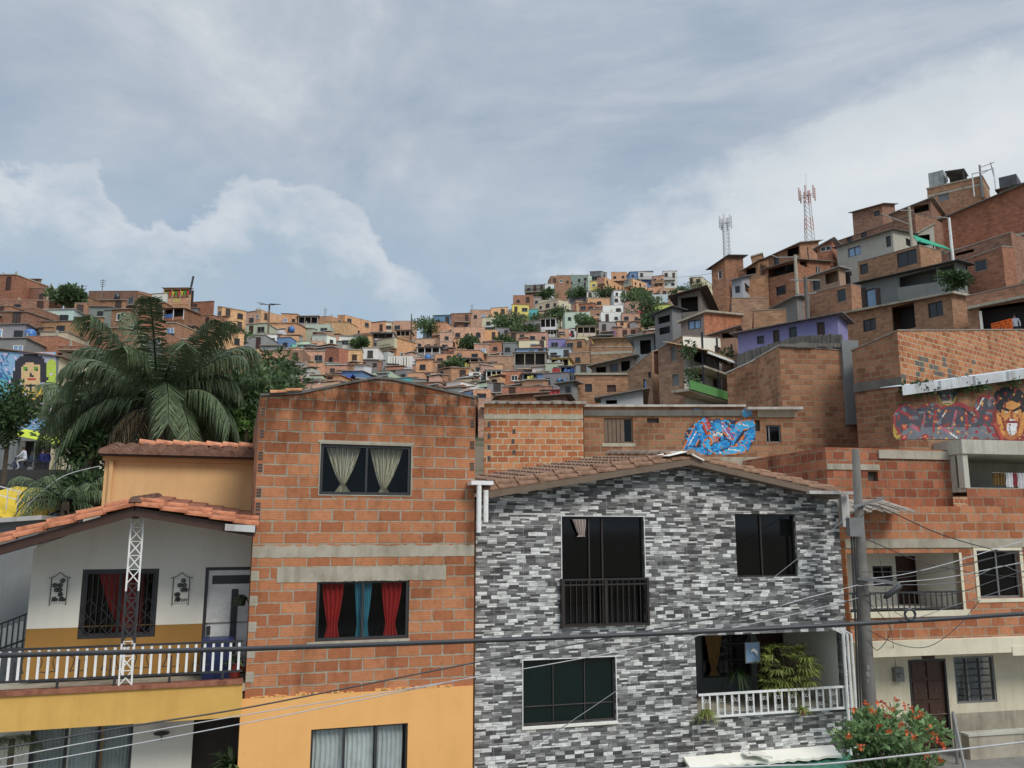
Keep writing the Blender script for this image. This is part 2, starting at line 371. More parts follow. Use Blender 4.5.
so = bpy.data.objects.new('sun', sl); COL.objects.link(so)
sd = Vector((math.sin(SUN_AZ) * math.cos(SUN_EL), math.cos(SUN_AZ) * math.cos(SUN_EL), math.sin(SUN_EL)))
so.rotation_euler = sd.to_track_quat('Z', 'Y').to_euler()

W = bpy.data.worlds.new('World'); SC.world = W; W.use_nodes = True
k = N.__new__(N); k.t = W.node_tree; bg = k.t.nodes['Background']
sky = k.new('ShaderNodeTexSky', sky_type='NISHITA'); sky.sun_disc = False; sky.sun_elevation = SUN_EL; sky.sun_rotation = SUN_AZ
bg.inputs[1].default_value = .1
dirv = k.new('ShaderNodeTexCoord').outputs['Generated']
sp_ = k.new('ShaderNodeSeparateXYZ'); k.link(dirv, sp_.inputs[0]); dx, dy, dz = sp_.outputs
az = k.math('ARCTAN2', dx, dy); el = k.math('ARCSINE', dz)
cmb = k.new('ShaderNodeCombineXYZ'); k.link(az, cmb.inputs[0]); k.link(k.math('MULTIPLY', el, 1.5), cmb.inputs[1]); pol = cmb.outputs[0]
nA = k.noise(pol, 3.2, 8, .58, .25).outputs[0]           # broad cloud sheet
nB = k.noise(pol, 11.0, 9, .62, .15).outputs[0]           # cauliflower edges
rot = k.new('ShaderNodeMapping'); rot.inputs['Rotation'].default_value = (0, 0, math.radians(-35)); rot.inputs['Scale'].default_value = (2.2, 7.5, 1); k.link(pol, rot.inputs[0])
nC = k.noise(rot.outputs[0], 1.3, 7, .6, .3).outputs[0]  # wind-drawn streaks
def AZ(x): return math.atan(vx(x, 200))
def EL(y): return math.atan2(_sp + (384 - y) / FOC * _cp, _cp - (384 - y) / FOC * _sp)
base = k.ramp(nA, [(.30, srgb(152, 168, 187)), (.42, srgb(167, 180, 195)), (.53, srgb(187, 196, 206)), (.66, srgb(213, 218, 223))])
stk = k.ramp(nC, [(.35, srgb(153, 170, 189)), (.5, srgb(167, 181, 197)), (.68, srgb(192, 201, 210))])
base = k.mix(base, stk, k.ramp(k.math('MULTIPLY_ADD', az, .9, .5), [(.35, .15), (.65, .75)]))
# bluer towards the far horizon on the left and in the middle
clear = k.mix(srgb(158, 184, 208), srgb(172, 190, 207), nB)
lowf = k.ramp(k.math('MULTIPLY_ADD', nA, .12, el), [(EL(330) + .06, 1.0), (EL(150) + .06, 0.0)])
base = k.mix(base, clear, k.math('MULTIPLY', lowf, .8))
# bank of white cumulus on the left; its upper edge follows the azimuth
edge = k.ramp(k.math('MULTIPLY_ADD', az, 1 / 1.3, .5), [(max(0, AZ(x) / 1.3 + .5), EL(y)) for x, y in
    ((-60, 195), (40, 195), (90, 190), (105, 205), (145, 232), (190, 215), (235, 180), (275, 166), (300, 190), (370, 207), (392, 232), (430, 262), (470, 330))])
nD = k.noise(pol, 6.5, 3, .5, .0).outputs[0]
hgt = k.math('SUBTRACT', k.math('ADD', edge, k.math('ADD', k.math('MULTIPLY_ADD', nB, .12, -.072), k.math('MULTIPLY_ADD', nD, .13, -.075))), el)
cm = k.ramp(hgt, [(0.0, 0.0), (.010, .9), (.05, 1.0)])
cl = k.ramp(k.math('ADD', hgt, k.math('MULTIPLY_ADD', nB, .16, -.08)), [(0.0, srgb(217, 222, 227)), (.03, srgb(200, 209, 217)), (.08, srgb(174, 191, 205)), (.15, srgb(163, 186, 206))])
fade = k.ramp(k.math('MULTIPLY_ADD', az, 1 / 1.3, .5), [(AZ(395) / 1.3 + .5, .8), (AZ(450) / 1.3 + .5, 0.0)])
base = k.mix(base, cl, k.math('MULTIPLY', cm, fade))
# luminous thin patch low on the right
da = k.math('DIVIDE', k.math('SUBTRACT', az, AZ(930)), .42); de = k.math('DIVIDE', k.math('SUBTRACT', k.math('SUBTRACT', el, EL(205)), k.math('MULTIPLY', k.math('SUBTRACT', az, AZ(930)), .16)), .105)
rr = k.math('ADD', k.math('SQRT', k.math('ADD', k.math('MULTIPLY', da, da), k.math('MULTIPLY', de, de))), k.math('MULTIPLY_ADD', nC, 1.1, k.math('MULTIPLY_ADD', nB, .9, -1.0)))
base = k.mix(base, k.mix(srgb(205, 214, 220), srgb(238, 240, 240), nC), k.ramp(rr, [(.15, 1.0), (.65, .7), (1.4, 0.0)]))
# an overcast sky is brighter overhead, and dark below the horizon
zen = k.ramp(dz, [(.0, 1.0), (.60, 1.0), (.95, 2.0)])
zz = k.new('ShaderNodeVectorMath', operation='SCALE'); k.link(base, zz.inputs[0])
kk = k.math('MULTIPLY', k.math('MULTIPLY', zen, 10.0), 1.0)
# ColorRamp clamps at 1, so the overhead gain is applied as a plain factor
gain = k.math('ADD', 10.4, k.math('MULTIPLY', k.math('MAXIMUM', k.math('SUBTRACT', dz, .58), 0.0), 66.0)); k.link(gain, zz.inputs['Scale'])
mixc = k.mix(sky.outputs[0], zz.outputs[0], .93)
gnd = k.mix((.8, .75, .65), mixc, k.ramp(k.math('ADD', dz, .5), [(.48, 0.0), (.5, 1.0)]))
k.link(gnd, bg.inputs[0])

# ================================================================== terrain
KN = [(-700, [(20, 721), (30, 560), (45, 480), (70, 400), (95, 320), (115, 280), (130, 285), (250, 340)]),
      (0, [(20, 721), (30, 548), (42, 508), (55, 474), (62, 450), (75, 385), (95, 330), (112, 296), (120, 290), (140, 292), (250, 340)]),
      (130, [(20, 721), (30, 530), (42, 480), (60, 440), (85, 390), (105, 345), (125, 312), (138, 306), (155, 306), (260, 350)]),
      (250, [(20, 721), (32, 510), (60, 450), (100, 400), (130, 365), (160, 335), (180, 324), (200, 322), (300, 380)]),
      (400, [(20, 721), (36, 510), (70, 450), (120, 400), (160, 370), (200, 343), (220, 332), (240, 330), (350, 380)]),
      (512, [(20, 721), (36, 510), (70, 450), (120, 400), (170, 360), (215, 326), (250, 300), (266, 297), (400, 350)]),
      (600, [(20, 721), (36, 500), (55, 440), (80, 408), (110, 385), (170, 350), (230, 315), (280, 287), (300, 284), (450, 330)]),
      (680, [(20, 721), (34, 500), (48, 430), (60, 400), (75, 375), (100, 350), (200, 318), (270, 292), (300, 286), (450, 330)]),
      (725, [(20, 721), (34, 490), (46, 425), (56, 385), (68, 340), (80, 305), (92, 285), (105, 290), (280, 292), (450, 330)]),
      (780, [(20, 721), (34, 470), (45, 410), (55, 365), (68, 315), (82, 275), (92, 262), (110, 275), (200, 310), (450, 340)]),
      (850, [(20, 721), (34, 455), (44, 395), (54, 345), (66, 295), (78, 250), (88, 234), (100, 236), (200, 300), (450, 340)]),
      (950, [(20, 721), (34, 440), (44, 375), (54, 318), (66, 262), (78, 222), (90, 205), (104, 200), (130, 230), (300, 330)]),
      (1060, [(20, 721), (34, 430), (44, 355), (54, 290), (66, 235), (80, 190), (95, 165), (110, 160), (150, 200), (300, 330)]),
      (1700, [(20, 721), (34, 430), (44, 340), (54, 260), (66, 190), (80, 130), (95, 95), (120, 90), (200, 200), (300, 330)])]
KNU = [(vx(x, 380), [(20, 0.0), (27.5, .3)] + [(D, at(x, y, D).z) for D, y in pr[1:]]) for x, pr in KN]
def prof(pr, D):
    if D <= pr[0][0]: return pr[0][1]
    for (a, za), (b, zb) in zip(pr, pr[1:]):
        if D <= b:
            f = (D - a) / (b - a); return za + (zb - za) * f
    return pr[-1][1] * max(0, 1 - (D - pr[-1][0]) / 500)
def gz(X, Y):
    u = X / max(Y, 1)
    if u <= KNU[0][0]: return prof(KNU[0][1], Y)
    for (a, pa), (b, pb) in zip(KNU, KNU[1:]):
        if u <= b:
            f = (u - a) / (b - a); return prof(pa, Y) * (1 - f) + prof(pb, Y) * f
    return prof(KNU[-1][1], Y)
def dep(x, y, lo=27.0):
    """Distance at which the sight line of a picture point meets the hillside."""
    D = lo
    while D < 330:
        p = at(x, y, D)
        if gz(p.x, p.y) >= p.z: return D
        D *= 1.01
    best, bd = 1e9, 100
    D = 40.0
    while D < 330:
        p = at(x, y, D); g = p.z - gz(p.x, p.y)
        if g / D < best: best, bd = g / D, D
        D *= 1.01
    return bd
mb = MB(); us = [-3 + 6 * i / 150 for i in range(151)]; ds = [19.5]
while ds[-1] < 900: ds.append(ds[-1] * 1.045)
grid = [[mb.vt((u * D, D, max(-.2, gz(u * D, D) - .4 - 3.2 * max(0, min(1, (D - 32) / 12)) + (.25 * noise.noise((u * D * .2, D * .2, 0)) if D > 26 else 0)) if D > 21 else .0)) for u in us] for D in ds]
for i in range(len(ds) - 1):
    for j in range(len(us) - 1): mb.idx([grid[i][j], grid[i][j + 1], grid[i + 1][j + 1], grid[i + 1][j]])
o = mb.build('hillside', M['earth'], smooth=True); o['kind'] = 'structure'
mb = MB(); mb.face([(-4000, -4000, -.5), (4000, -4000, -.5), (4000, 5000, -.5), (-4000, 5000, -.5)]); o = mb.build('ground', M['earth']); o['kind'] = 'structure'
mb = MB(); mb.box(-60, 60, -30, 19.6, -.45, 0.0); o = mb.build('street', M['paving']); o['kind'] = 'structure'

# ================================================================== component builders
def part(mb, name, mat, root, tint=None, smooth=False, label=None):
    o = mb.build(name, M[mat] if isinstance(mat, str) else [M[m] for m in mat], root, tint, smooth)
    if label and o: o['label'] = label
    return o
def window(root, rc, t=.07, frame='dark_metal', pane='glass', mull=(.5,), hm=(), fw=.05, mw=.04, name='window', tint=None, proud=.03):
    s0, z0, s1, z1 = rc; mb = MB(); mb.ring(s0, z0, s1, z1, t - proud, t + .05, fw)
    for f in mull: c = s0 + (s1 - s0) * f; mb.box(c - mw / 2, c + mw / 2, t - proud + .004, t + .045, z0 + fw, z1 - fw)
    for f in hm:
        c = z0 + (z1 - z0) * f
        cuts = [s0 + fw] + [s0 + (s1 - s0) * q for q in mull] + [s1 - fw]
        for a, b in zip(cuts, cuts[1:]): mb.box(a + mw / 2, b - mw / 2, t - proud + .006, t + .043, c - mw / 2, c + mw / 2)
    fo = part(mb, name, frame, root, tint)
    if pane:
        mb = MB(); mb.box(s0 + fw * .6, s1 - fw * .6, t + .012, t + .02, z0 + fw * .6, z1 - fw * .6); part(mb, 'pane', pane, fo)
    return fo
def curtain(root, s0, s1, z0, z1, t, tint, tie=None, gather=.25, folds=7, side=0.0, name='curtain', mat='cloth'):
    """Hanging cloth; tie = height share at which it is pulled together towards side (-1 left, 0 middle, 1 right)."""
    mb = MB(); nx, nz = folds * 6, 14; c = (s0 + s1) / 2 + side * (s1 - s0) / 2; g = []
    for j in range(nz + 1):
        f = j / nz; z = z0 + (z1 - z0) * f
        w = 1.0
        if tie is not None: w = gather + (1 - gather) * (min(1, abs(f - tie) / (1 - tie)) ** .75 if f > tie else .45 * (tie - f) / max(tie, .01))
        g.append([mb.vt((c + (s0 + (s1 - s0) * i / nx - c) * w, t + .035 * math.sin(i / nx * folds * 2 * math.pi + .4 * math.sin(7 * f)) * (.5 + .5 * w), z)) for i in range(nx + 1)])
    for j in range(nz):
        for i in range(nx): mb.idx([g[j][i], g[j][i + 1], g[j + 1][i + 1], g[j + 1][i]])
    return part(mb, name, mat, root, tint, True)
def railing(root, s0, s1, z0, z1, t, n, mat, matb=None, r=.018, bw=.018, posts=None):
    mb = MB(); mb.box(s0, s1, t - r, t + r, z1 - r * 2, z1); mb.box(s0, s1, t - r, t + r, z0, z0 + r * 2); ro = part(mb, 'railing', mat, root)
    src = None
    for i in range(n):
        s = s0 + (s1 - s0) * (i + .5) / n
        if src is None:
            mb = MB(); mb.box(-bw, bw, t - bw * .6, t + bw * .6, z0 + r * 2, z1 - r * 2); src = part(mb, 'baluster', matb or mat, ro); src.location.x = s
        else:
            c = src.copy(); COL.objects.link(c); c.parent = ro; c.location.x = s
    return ro
def tiles(mb, O, e, u, A, B, period=.2, step=.38, amp=.045, lift=.03):
    """Barrel tile sheet: O eave corner, e along the eave (length A), u up the slope (length B)."""
    O, e, u = Vector(O), Vector(e).normalized(), Vector(u).normalized(); nrm = e.cross(u).normalized()
    if nrm.z < 0: nrm = -nrm
    na = max(2, int(A / period)) * 6; nb = max(1, round(B / step)); col = []
    for j in range(nb):
        lo, hi = [], []
        jit = [R.uniform(-.012, .012) for _ in range(na // 6 + 1)]
        for i in range(na + 1):
            ph = i / 6 % 1; h = amp * abs(math.sin(ph * math.pi)) ** .7 if int(i / 6) % 1 == 0 else 0
            a = A * i / na; q = jit[min(i // 6, len(jit) - 1)]
            lo.append(mb.vt(O + e * a + u * (B * j / nb - .03 + q) + nrm * (h + lift + .012))); hi.append(mb.vt(O + e * a + u * (B * (j + 1) / nb) + nrm * (h + .004)))
        for i in range(na):
            mb.idx([lo[i], lo[i + 1], hi[i + 1], hi[i]])
        und = [mb.vt(O + e * (A * i / na) + u * (B * j / nb - .03) + nrm * -.01) for i in range(na + 1)]
        for i in range(na): mb.idx([und[i], und[i + 1], lo[i + 1], lo[i]])
def barrels(mb, p, q, r=.1, seg=.4, n=8, half=True, droop=0.0):
    """A row of half-round verge or ridge tiles from p (low) to q (high)."""
    p, q = Vector(p), Vector(q); L = (q - p).length; k_ = max(1, round(L / seg)); d = (q - p).normalized()
    side = d.cross(Vector((0, 0, 1))).normalized(); up = side.cross(d).normalized()
    for j in range(k_):
        a = p + (q - p) * (j / k_) - d * .03 + up * (.028 + R.uniform(-.006, .006)); b = p + (q - p) * ((j + 1) / k_)
        ra, rb = r * 1.06, r * .9
        A = [mb.vt(a + side * (math.cos(math.pi * i / n) * ra) + up * (math.sin(math.pi * i / n) * ra)) for i in range(n + 1)]
        Bv = [mb.vt(b + side * (math.cos(math.pi * i / n) * rb) + up * (math.sin(math.pi * i / n) * rb)) for i in range(n + 1)]
        for i in range(n): mb.idx([A[i], A[i + 1], Bv[i + 1], Bv[i]])
        mb.idx(A[::-1]); mb.idx(Bv)
        Ai = [mb.vt(a + side * (math.cos(math.pi * i / n) * ra * .8) + up * (math.sin(math.pi * i / n) * ra * .8)) for i in (0, n)]
def leaves(mb, c, rad, n, size, up=.3, bright=(.75, 1.2), long=1.8):
    """Leaf quads spread through an ellipsoid, most of them near its outside."""
    c = Vector(c)
    for _ in range(n):
        v = Vector((R.gauss(0, 1), R.gauss(0, 1), R.gauss(0, 1))).normalized() * (R.random() ** .42)
        p = c + Vector((v.x * rad[0], v.y * rad[1], v.z * rad[2]))
        d = (v + Vector((R.uniform(-1, 1), R.uniform(-1, 1), R.uniform(-.9, .9) + up))).normalized()
        w = d.cross(Vector((R.uniform(-1, 1), R.uniform(-1, 1), R.uniform(-1, 1)))).normalized(); s = size * R.uniform(.6, 1.35)
        b = R.uniform(*bright); mb.col = (b, b, b)
        mb.face([p, p + d * s * .5 * long + w * s * .42, p + d * s * long, p + d * s * .5 * long - w * s * .42])
    mb.col = None
def tree(name, label, cat, base, H, crown, leaf, mat='leaf', nleaf=2500, trunk_r=.12, group=None, clumps=None):
    """Tapered trunk with limbs into uneven clumps; crown = (rx, ry, rz)."""
    ro = thing(name, label, cat, base, 0, group); mb = MB(); top = Vector((0, 0, H - crown[2]))
    mb.tube([(0, 0, -4.0 if base[1] > 44 else -.5), (R.uniform(-.1, .1) * H * .1, 0, H * .3), top * .8, top], [trunk_r * 1.3, trunk_r, trunk_r * .8, trunk_r * .55], 7)
    cl = []
    for i in range(clumps or 9):
        v = Vector((R.gauss(0, 1), R.gauss(0, 1), R.gauss(0, .8))).normalized() * R.uniform(.35, .85)
        p = top + Vector((v.x * crown[0], v.y * crown[1], v.z * crown[2])); cl.append(p)
        mb.tube([top * .75, top * .5 + p * .5 + Vector((0, 0, -.1)), p], [trunk_r * .5, trunk_r * .3, trunk_r * .1], 5)
    part(mb, 'trunk', 'bark', ro); mb = MB()
    for p in cl:
        f = R.uniform(.38, .6); b = R.uniform(.6, 1.15)
        leaves(mb, p, (crown[0] * f, crown[1] * f, crown[2] * f), nleaf // len(cl), leaf, bright=(b * .7, b * 1.3))
    part(mb, 'crown', mat, ro); return ro
def frond(mb, c, yaw, L, rise, droop, nl, ll, mb_r=None, drop=.7, curl=1.0, b=1.0):
    """One feather leaf: arching midrib with hanging leaflets on both sides."""
    d = Vector((math.cos(yaw), math.sin(yaw), 0)); pts = []
    for i in range(13):
        f = i / 12; pts.append(Vector(c) + d * (L * (f - .18 * curl * f * f * f)) + Vector((0, 0, L * (rise * f - droop * f ** 2.2))))
    if mb_r is not None: mb_r.tube(pts, [.035 * (1 - .85 * i / 12) for i in range(13)], 4)
    sd_ = Vector((-d.y, d.x, 0))
    for i in range(nl):
        f = .12 + .88 * i / nl; k_ = min(11, int(f * 12)); p = pts[k_].lerp(pts[k_ + 1], f * 12 - k_); tg = (pts[k_ + 1] - pts[k_]).normalized()
        l = ll * (1 - .65 * abs(f - .45) ** 1.5) * R.uniform(.8, 1.15)
        for s in (-1, 1):
            q = p + sd_ * s * l * R.uniform(.35, .62) + tg * l * R.uniform(.3, .5) - Vector((0, 0, l * drop * R.uniform(.25, .5)))
            e = q + sd_ * s * l * .18 + tg * l * .15 - Vector((0, 0, l * drop * R.uniform(.5, .9))); w = tg * .010 * (ll / .6)
            bb = b * R.uniform(.65, 1.3); mb.col = (bb, bb, bb)
            mb.face([p - w, p + w, q + w * 1.5, q - w * 1.5]); mb.face([q - w * 1.5, q + w * 1.5, e + w * .3])
    mb.col = None
def lattice_mast(root, w0, w1, H, n, mat, tint=None, rr=.03, name='mast'):
    mb = MB()
    for i in range(n):
        for sx, sy in ((-1, -1), (1, -1), (1, 1), (-1, 1)):
            a, b = w0 + (w1 - w0) * i / n, w0 + (w1 - w0) * (i + 1) / n; z0, z1 = H * i / n, H * (i + 1) / n
            mb.beam((sx * a, sy * a, z0), (sx * b, sy * b, z1), rr * 1.6)
            tx, ty = -sy, sx
            mb.beam((sx * a, sy * a, z0), (tx * b, ty * b, z1), rr); mb.beam((sx * b, sy * b, z1), (tx * b, ty * b, z1), rr)
    return part(mb, name, mat, root, tint)
def person(label, loc, rz, pose, shirt, trousers, group=None, skin=(.23, .12, .07), H=1.7):
    """Clothed figure grown from a jointed skeleton; one continuous body."""
    ro = tag(empty('person', loc, rz), label, 'person', group); s = H / 1.7
    P_ = {'pel': (0, 0, .92), 'che': (0, 0, 1.28), 'nek': (0, 0, 1.46), 'hed': (0, .02, 1.60), 'top': (0, 0, 1.70)}
    for sd_, n in ((-1, 'l'), (1, 'r')):
        P_.update({n + 'hip': (sd_ * .09, 0, .88), n + 'kne': (sd_ * .10, -.02, .48), n + 'ank': (sd_ * .10, .02, .08), n + 'toe': (sd_ * .11, -.15, .04),
                   n + 'sho': (sd_ * .18, 0, 1.40), n + 'elb': (sd_ * .24, .02, 1.13), n + 'wri': (sd_ * .25, -.06, .88), n + 'han': (sd_ * .25, -.09, .79)})
    P_.update(pose); nm = list(P_); rad = {'pel': .135, 'che': .145, 'nek': .055, 'hed': .095, 'top': .07, 'hip': .085, 'kne': .06, 'ank': .042, 'toe': .04, 'sho': .065, 'elb': .045, 'wri': .032, 'han': .035}
    me = bpy.data.meshes.new('body'); E_ = [('pel', 'che'), ('che', 'nek'), ('nek', 'hed'), ('hed', 'top')]
    for n in 'lr': E_ += [('pel', n + 'hip'), (n + 'hip', n + 'kne'), (n + 'kne', n + 'ank'), (n + 'ank', n + 'toe'), ('che', n + 'sho'), (n + 'sho', n + 'elb'), (n + 'elb', n + 'wri'), (n + 'wri', n + 'han')]
    me.from_pydata([tuple(v * s for v in P_[n]) for n in nm], [(nm.index(a), nm.index(b)) for a, b in E_], [])
    o = bpy.data.objects.new('body', me); COL.objects.link(o); o.parent = ro
    md = o.modifiers.new('Skin', 'SKIN'); sk = me.skin_vertices[0] if me.skin_vertices else None
    if sk is None:
        bpy.context.view_layer.objects.active = o; bpy.ops.mesh.customdata_skin_add(); sk = me.skin_vertices[0]
    for i, n in enumerate(nm):
        r = rad.get(n, rad.get(n[1:], .05)) * s; sk.data[i].radius = (r, r); sk.data[i].use_root = n == 'pel'
    sb = o.modifiers.new('Subdivision', 'SUBSURF'); sb.levels = sb.render_levels = 1
    k = N('clothing_' + str(len(bpy.data.materials))); sepz = k.new('ShaderNodeSeparateXYZ'); k.link(k.obj(), sepz.inputs[0])
    c = k.mix(trousers, shirt, k.math('GREATER_THAN', sepz.outputs[2], P_['pel'][2] * s + .02)); c = k.mix(c, skin, k.math('GREATER_THAN', sepz.outputs[2], P_['nek'][2] * s))
    k.put('Base Color', c); k.put('Roughness', .9); me.materials.append(k.mat)
    mb = MB(); hx, hy, hz = (v * s for v in P_['hed']); mb.lathe((hx, hy + .012, hz + .015), [(.1 * s, -.02), (.108 * s, .04), (.095 * s, .09), (.05 * s, .125), (.01, .135)], 10)
    part(mb, 'hair', 'plastic', ro, (.02, .015, .012), True); return ro
# ================================================================== the two-tone brick house
def fsz(F, x, y, t=0.0): return F.at(x, y, t)
F = Fr(355, 16.31, 18)
ro = tag(empty('brick_house', F), 'narrow brick house with orange painted ground floor and red curtains, between white and grey houses', 'house')
sL, sR = (F.at(262, 397)[0] + F.at(243, 697)[0]) / 2, (F.at(476, 398)[0] + F.at(472.5, 690)[0]) / 2
top = [(sL, F.at(262, 396)[1])] + [F.at(x, y) for x, y in ((300, 394), (345, 384.5), (375, 379), (392, 380), (440, 390.5))] + [(sR, F.at(476, 398.5)[1])]
zo = sum(F.rect(240, 692, 471, 768)[3:]) ; wU = F.rect(320, 445, 411, 495); wM = F.rect(316, 580, 409, 640); wL = F.rect(310, 726, 407, 790)
mb = MB(); holed(mb, top, zo - .05, [wU, wM], rev=.14); shell(mb, top, 0, 7.0)
part(mb, 'upper_wall', 'block_front', ro)
mb = MB(); holed(mb, [(sL - .06, zo), (sR - .01, zo)], 0, [wL], t=-.03, rev=.16)
mb.face([(sL - .06, -.03, zo), (sR - .01, -.03, zo), (sR - .01, .005, zo), (sL - .06, .005, zo)]); mb.face([(sL - .06, .5, 0), (sL - .06, -.03, 0), (sL - .06, -.03, zo), (sL - .06, .5, zo)])
for i in range(46):
    s = sL + (sR - sL) * R.random(); w = R.uniform(.03, .16); h = R.uniform(.015, .05); mb.box(s, min(s + w, sR - .02), -.028, .004, zo + .002, zo + .002 + h)
part(mb, 'lower_wall', 'orange', ro)
b1 = F.rect(247, 545, 474, 557); b2 = F.rect(277, 566, 446, 581)
mb = MB()
n_ = 70
for z0, z1, s0, s1, tt in ((b1[1], b1[3], sL, sR, -.007), (b2[1], b2[3], b2[0], b2[2], -.009)):
    e0 = [(s0 + (s1 - s0) * i / n_) for i in range(n_ + 1)]; up_ = [z1 + R.uniform(-.025, .012) for _ in e0]; lo_ = [z0 + R.uniform(-.008, .008) for _ in e0]
    mb = MB()
    for i in range(n_):
        mb.face([(e0[i], tt, lo_[i]), (e0[i + 1], tt, lo_[i + 1]), (e0[i + 1], tt, up_[i + 1]), (e0[i], tt, up_[i])])
        mb.face([(e0[i], tt, up_[i]), (e0[i + 1], tt, up_[i + 1]), (e0[i + 1], .01, up_[i + 1]), (e0[i], .01, up_[i])]); mb.face([(e0[i], .01, lo_[i]), (e0[i + 1], .01, lo_[i + 1]), (e0[i + 1], tt, lo_[i + 1]), (e0[i], tt, lo_[i])])
    part(mb, 'concrete_beam', 'concrete', ro)
mb = MB()                                  # mortar bed and tin along the gable
for (a, za), (b, zb_) in zip(top, top[1:]): mb.hexa([(a, -.03, za), (b, -.03, zb_), (b, .3, zb_), (a, .3, za)], [(a, -.03, za + .045), (b, -.03, zb_ + .045), (b, .3, zb_ + .05), (a, .3, za + .05)])
part(mb, 'gable_mortar', 'concrete_dark', ro)
mb = MB(); pk = max(top, key=lambda p: p[1])
for a, b in ((top[0], pk), (pk, top[-1])): mb.hexa([(a[0], .3, a[1]), (b[0], .3, b[1]), (b[0], 7.1, b[1]), (a[0], 7.1, a[1])], [(a[0], .3, a[1] + .04), (b[0], .3, b[1] + .04), (b[0], 7.1, b[1] + .04), (a[0], 7.1, a[1] + .04)])
part(mb, 'roof', 'zinc', ro, (.2, .19, .18))
q = F.at(272, 395); q2 = F.at(302, 393)
mb = MB(); barrels(mb, (q[0], -.02, q[1] + .01), (q2[0], -.02, q2[1] + .04), .06, .32); part(mb, 'verge_tile', 'tile_red', ro, (.55, .26, .13))
for y in (412, 434, 456, 468, 493, 507, 517):  # open ends of the hollow blocks up both corners
    a = F.at(265 - (y - 400) * .06, y); mb = MB(); mb.box(sL + .01, sL + .11, -.004, .004, a[1] - .08, a[1] + .09, 1)
    for i in range(3): mb.box(sL + .02, sL + .1, -.008, -.002, a[1] + .055 * i - .07, a[1] + .055 * i - .03)
    part(mb, 'hollow_block_end', ('dark', 'tile_red'), ro, (.4, .18, .1))
for y in (402, 424, 445.5, 467):
    a = F.at(476, y); mb = MB(); mb.box(sR - .11, sR - .01, -.004, .004, a[1] - .08, a[1] + .09, 1)
    for i in range(3): mb.box(sR - .1, sR - .02, -.008, -.002, a[1] + .055 * i - .07, a[1] + .055 * i - .03)
    part(mb, 'hollow_block_end', ('dark', 'tile_red'), ro, (.4, .18, .1))
for y in (576, 601, 627, 653, 677):
    mb = MB(); a = F.at(252, y); mb.box(sL, sL + .14, -.008, .004, a[1] - .09, a[1] + .09)
    for i in range(2):
        for j in range(3): mb.box(sL + .012 + .062 * i, sL + .06 + .062 * i, -.012, -.006, a[1] - .08 + j * .057, a[1] - .04 + j * .057)
    part(mb, 'mortar_patch', 'concrete', ro)
# a concrete surround, the frames, the panes and the cloth behind them
mb = MB(); mb.ring(wU[0] - .02, wU[1] - .02, wU[2] + .02, wU[3] + .02, -.012, .03, .02); mb.box(wU[0] - .06, wU[2] + .05, -.014, .02, wU[3] + .022, wU[3] + .07); part(mb, 'window_surround', 'concrete', ro)
window(ro, wU, .06, 'dark_metal', 'glass', (.505,), fw=.055)
window(ro, wM, .06, 'dark_metal', 'glass', (.495,), fw=.055)
window(ro, wL, .04, 'dark_metal', 'glass', (.34, .67), fw=.03)
mb = MB(); mb.box(wM[0] - .15, wM[2] + .02, -.03, .1, wM[1] - .07, wM[1] - .002); part(mb, 'window_sill', 'concrete', ro)
cw = wU[2] - wU[0]; be = (.80, .74, .60)
curtain(ro, wU[0] + cw * .07, wU[0] + cw * .45, wU[1] + .02, wU[3] - .05, .2, be, .22, .12, 6, .02, mat='cloth_striped')
curtain(ro, wU[0] + cw * .55, wU[0] + cw * .93, wU[1] + .02, wU[3] - .05, .2, be, .12, .12, 7, -.15, mat='cloth_striped')
red = (.45, .035, .032)
for a, b, tn, sd_ in ((.06, .30, red, .1), (.41, .52, (.14, .42, .52), .2), (.5, .60, (.14, .42, .52), -.4), (.70, .94, red, -.15)):
    curtain(ro, wM[0] + cw * a, wM[0] + cw * b, wM[1] + .02, wM[3] - .03, .18, tn, .25, .42, 4, sd_)
for a, b, tn in ((.03, .34, (.76, .76, .74)), (.36, .66, (.82, .82, .80)), (.68, .97, (.74, .74, .73))): curtain(ro, wL[0] + cw * a, wL[0] + cw * b, wL[1] + .05, wL[3] - .02, .16, tn, None, folds=6)
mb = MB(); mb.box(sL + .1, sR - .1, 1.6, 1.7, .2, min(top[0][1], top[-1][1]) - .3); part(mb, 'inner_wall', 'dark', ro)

# ================================================================== the grey tiled house
F = G = Fr(660, 18.35, 16)
ro = tag(empty('tiled_house', F), 'three storey house clad in grey and white stone strip tiles with low tiled gable roof', 'house')
sL, sR = (F.at(479, 500)[0] + F.at(471.5, 768)[0]) / 2, (F.at(841, 500)[0] + F.at(851, 760)[0]) / 2
pk = F.at(688, 464); top = [(sL, F.at(478, 497)[1]), pk, (sR, F.at(840, 495)[1])]
wA = F.rect(562, 516.5, 645, 625); wB = F.rect(736, 514, 797, 577); wC = F.rect(523, 658.5, 616, 723.5); lg = F.rect(696, 633, 846, 711)
lg = (lg[0], lg[1], sR - .12, lg[3])
mb = MB(); holed(mb, top, 0, [wA, wB, wC, lg], rev=.2); part(mb, 'tiled_wall', 'ashlar', ro)
mb = MB(); shell(mb, top, 0, 9.0); part(mb, 'rear_wall', 'cream', ro)
for rc, ml, pn, hm_ in ((wA, (.34, .5), 'pane_dark', ()), (wB, (.44,), 'pane_dark', ()), (wC, (.33, .67), 'pane_green', (.28,))):
    window(ro, rc, .1, 'rail_brown' if pn == 'pane_dark' else 'dark', pn, ml, hm_, fw=.035, mw=.035 if pn == 'pane_dark' else .014)
mb = MB()
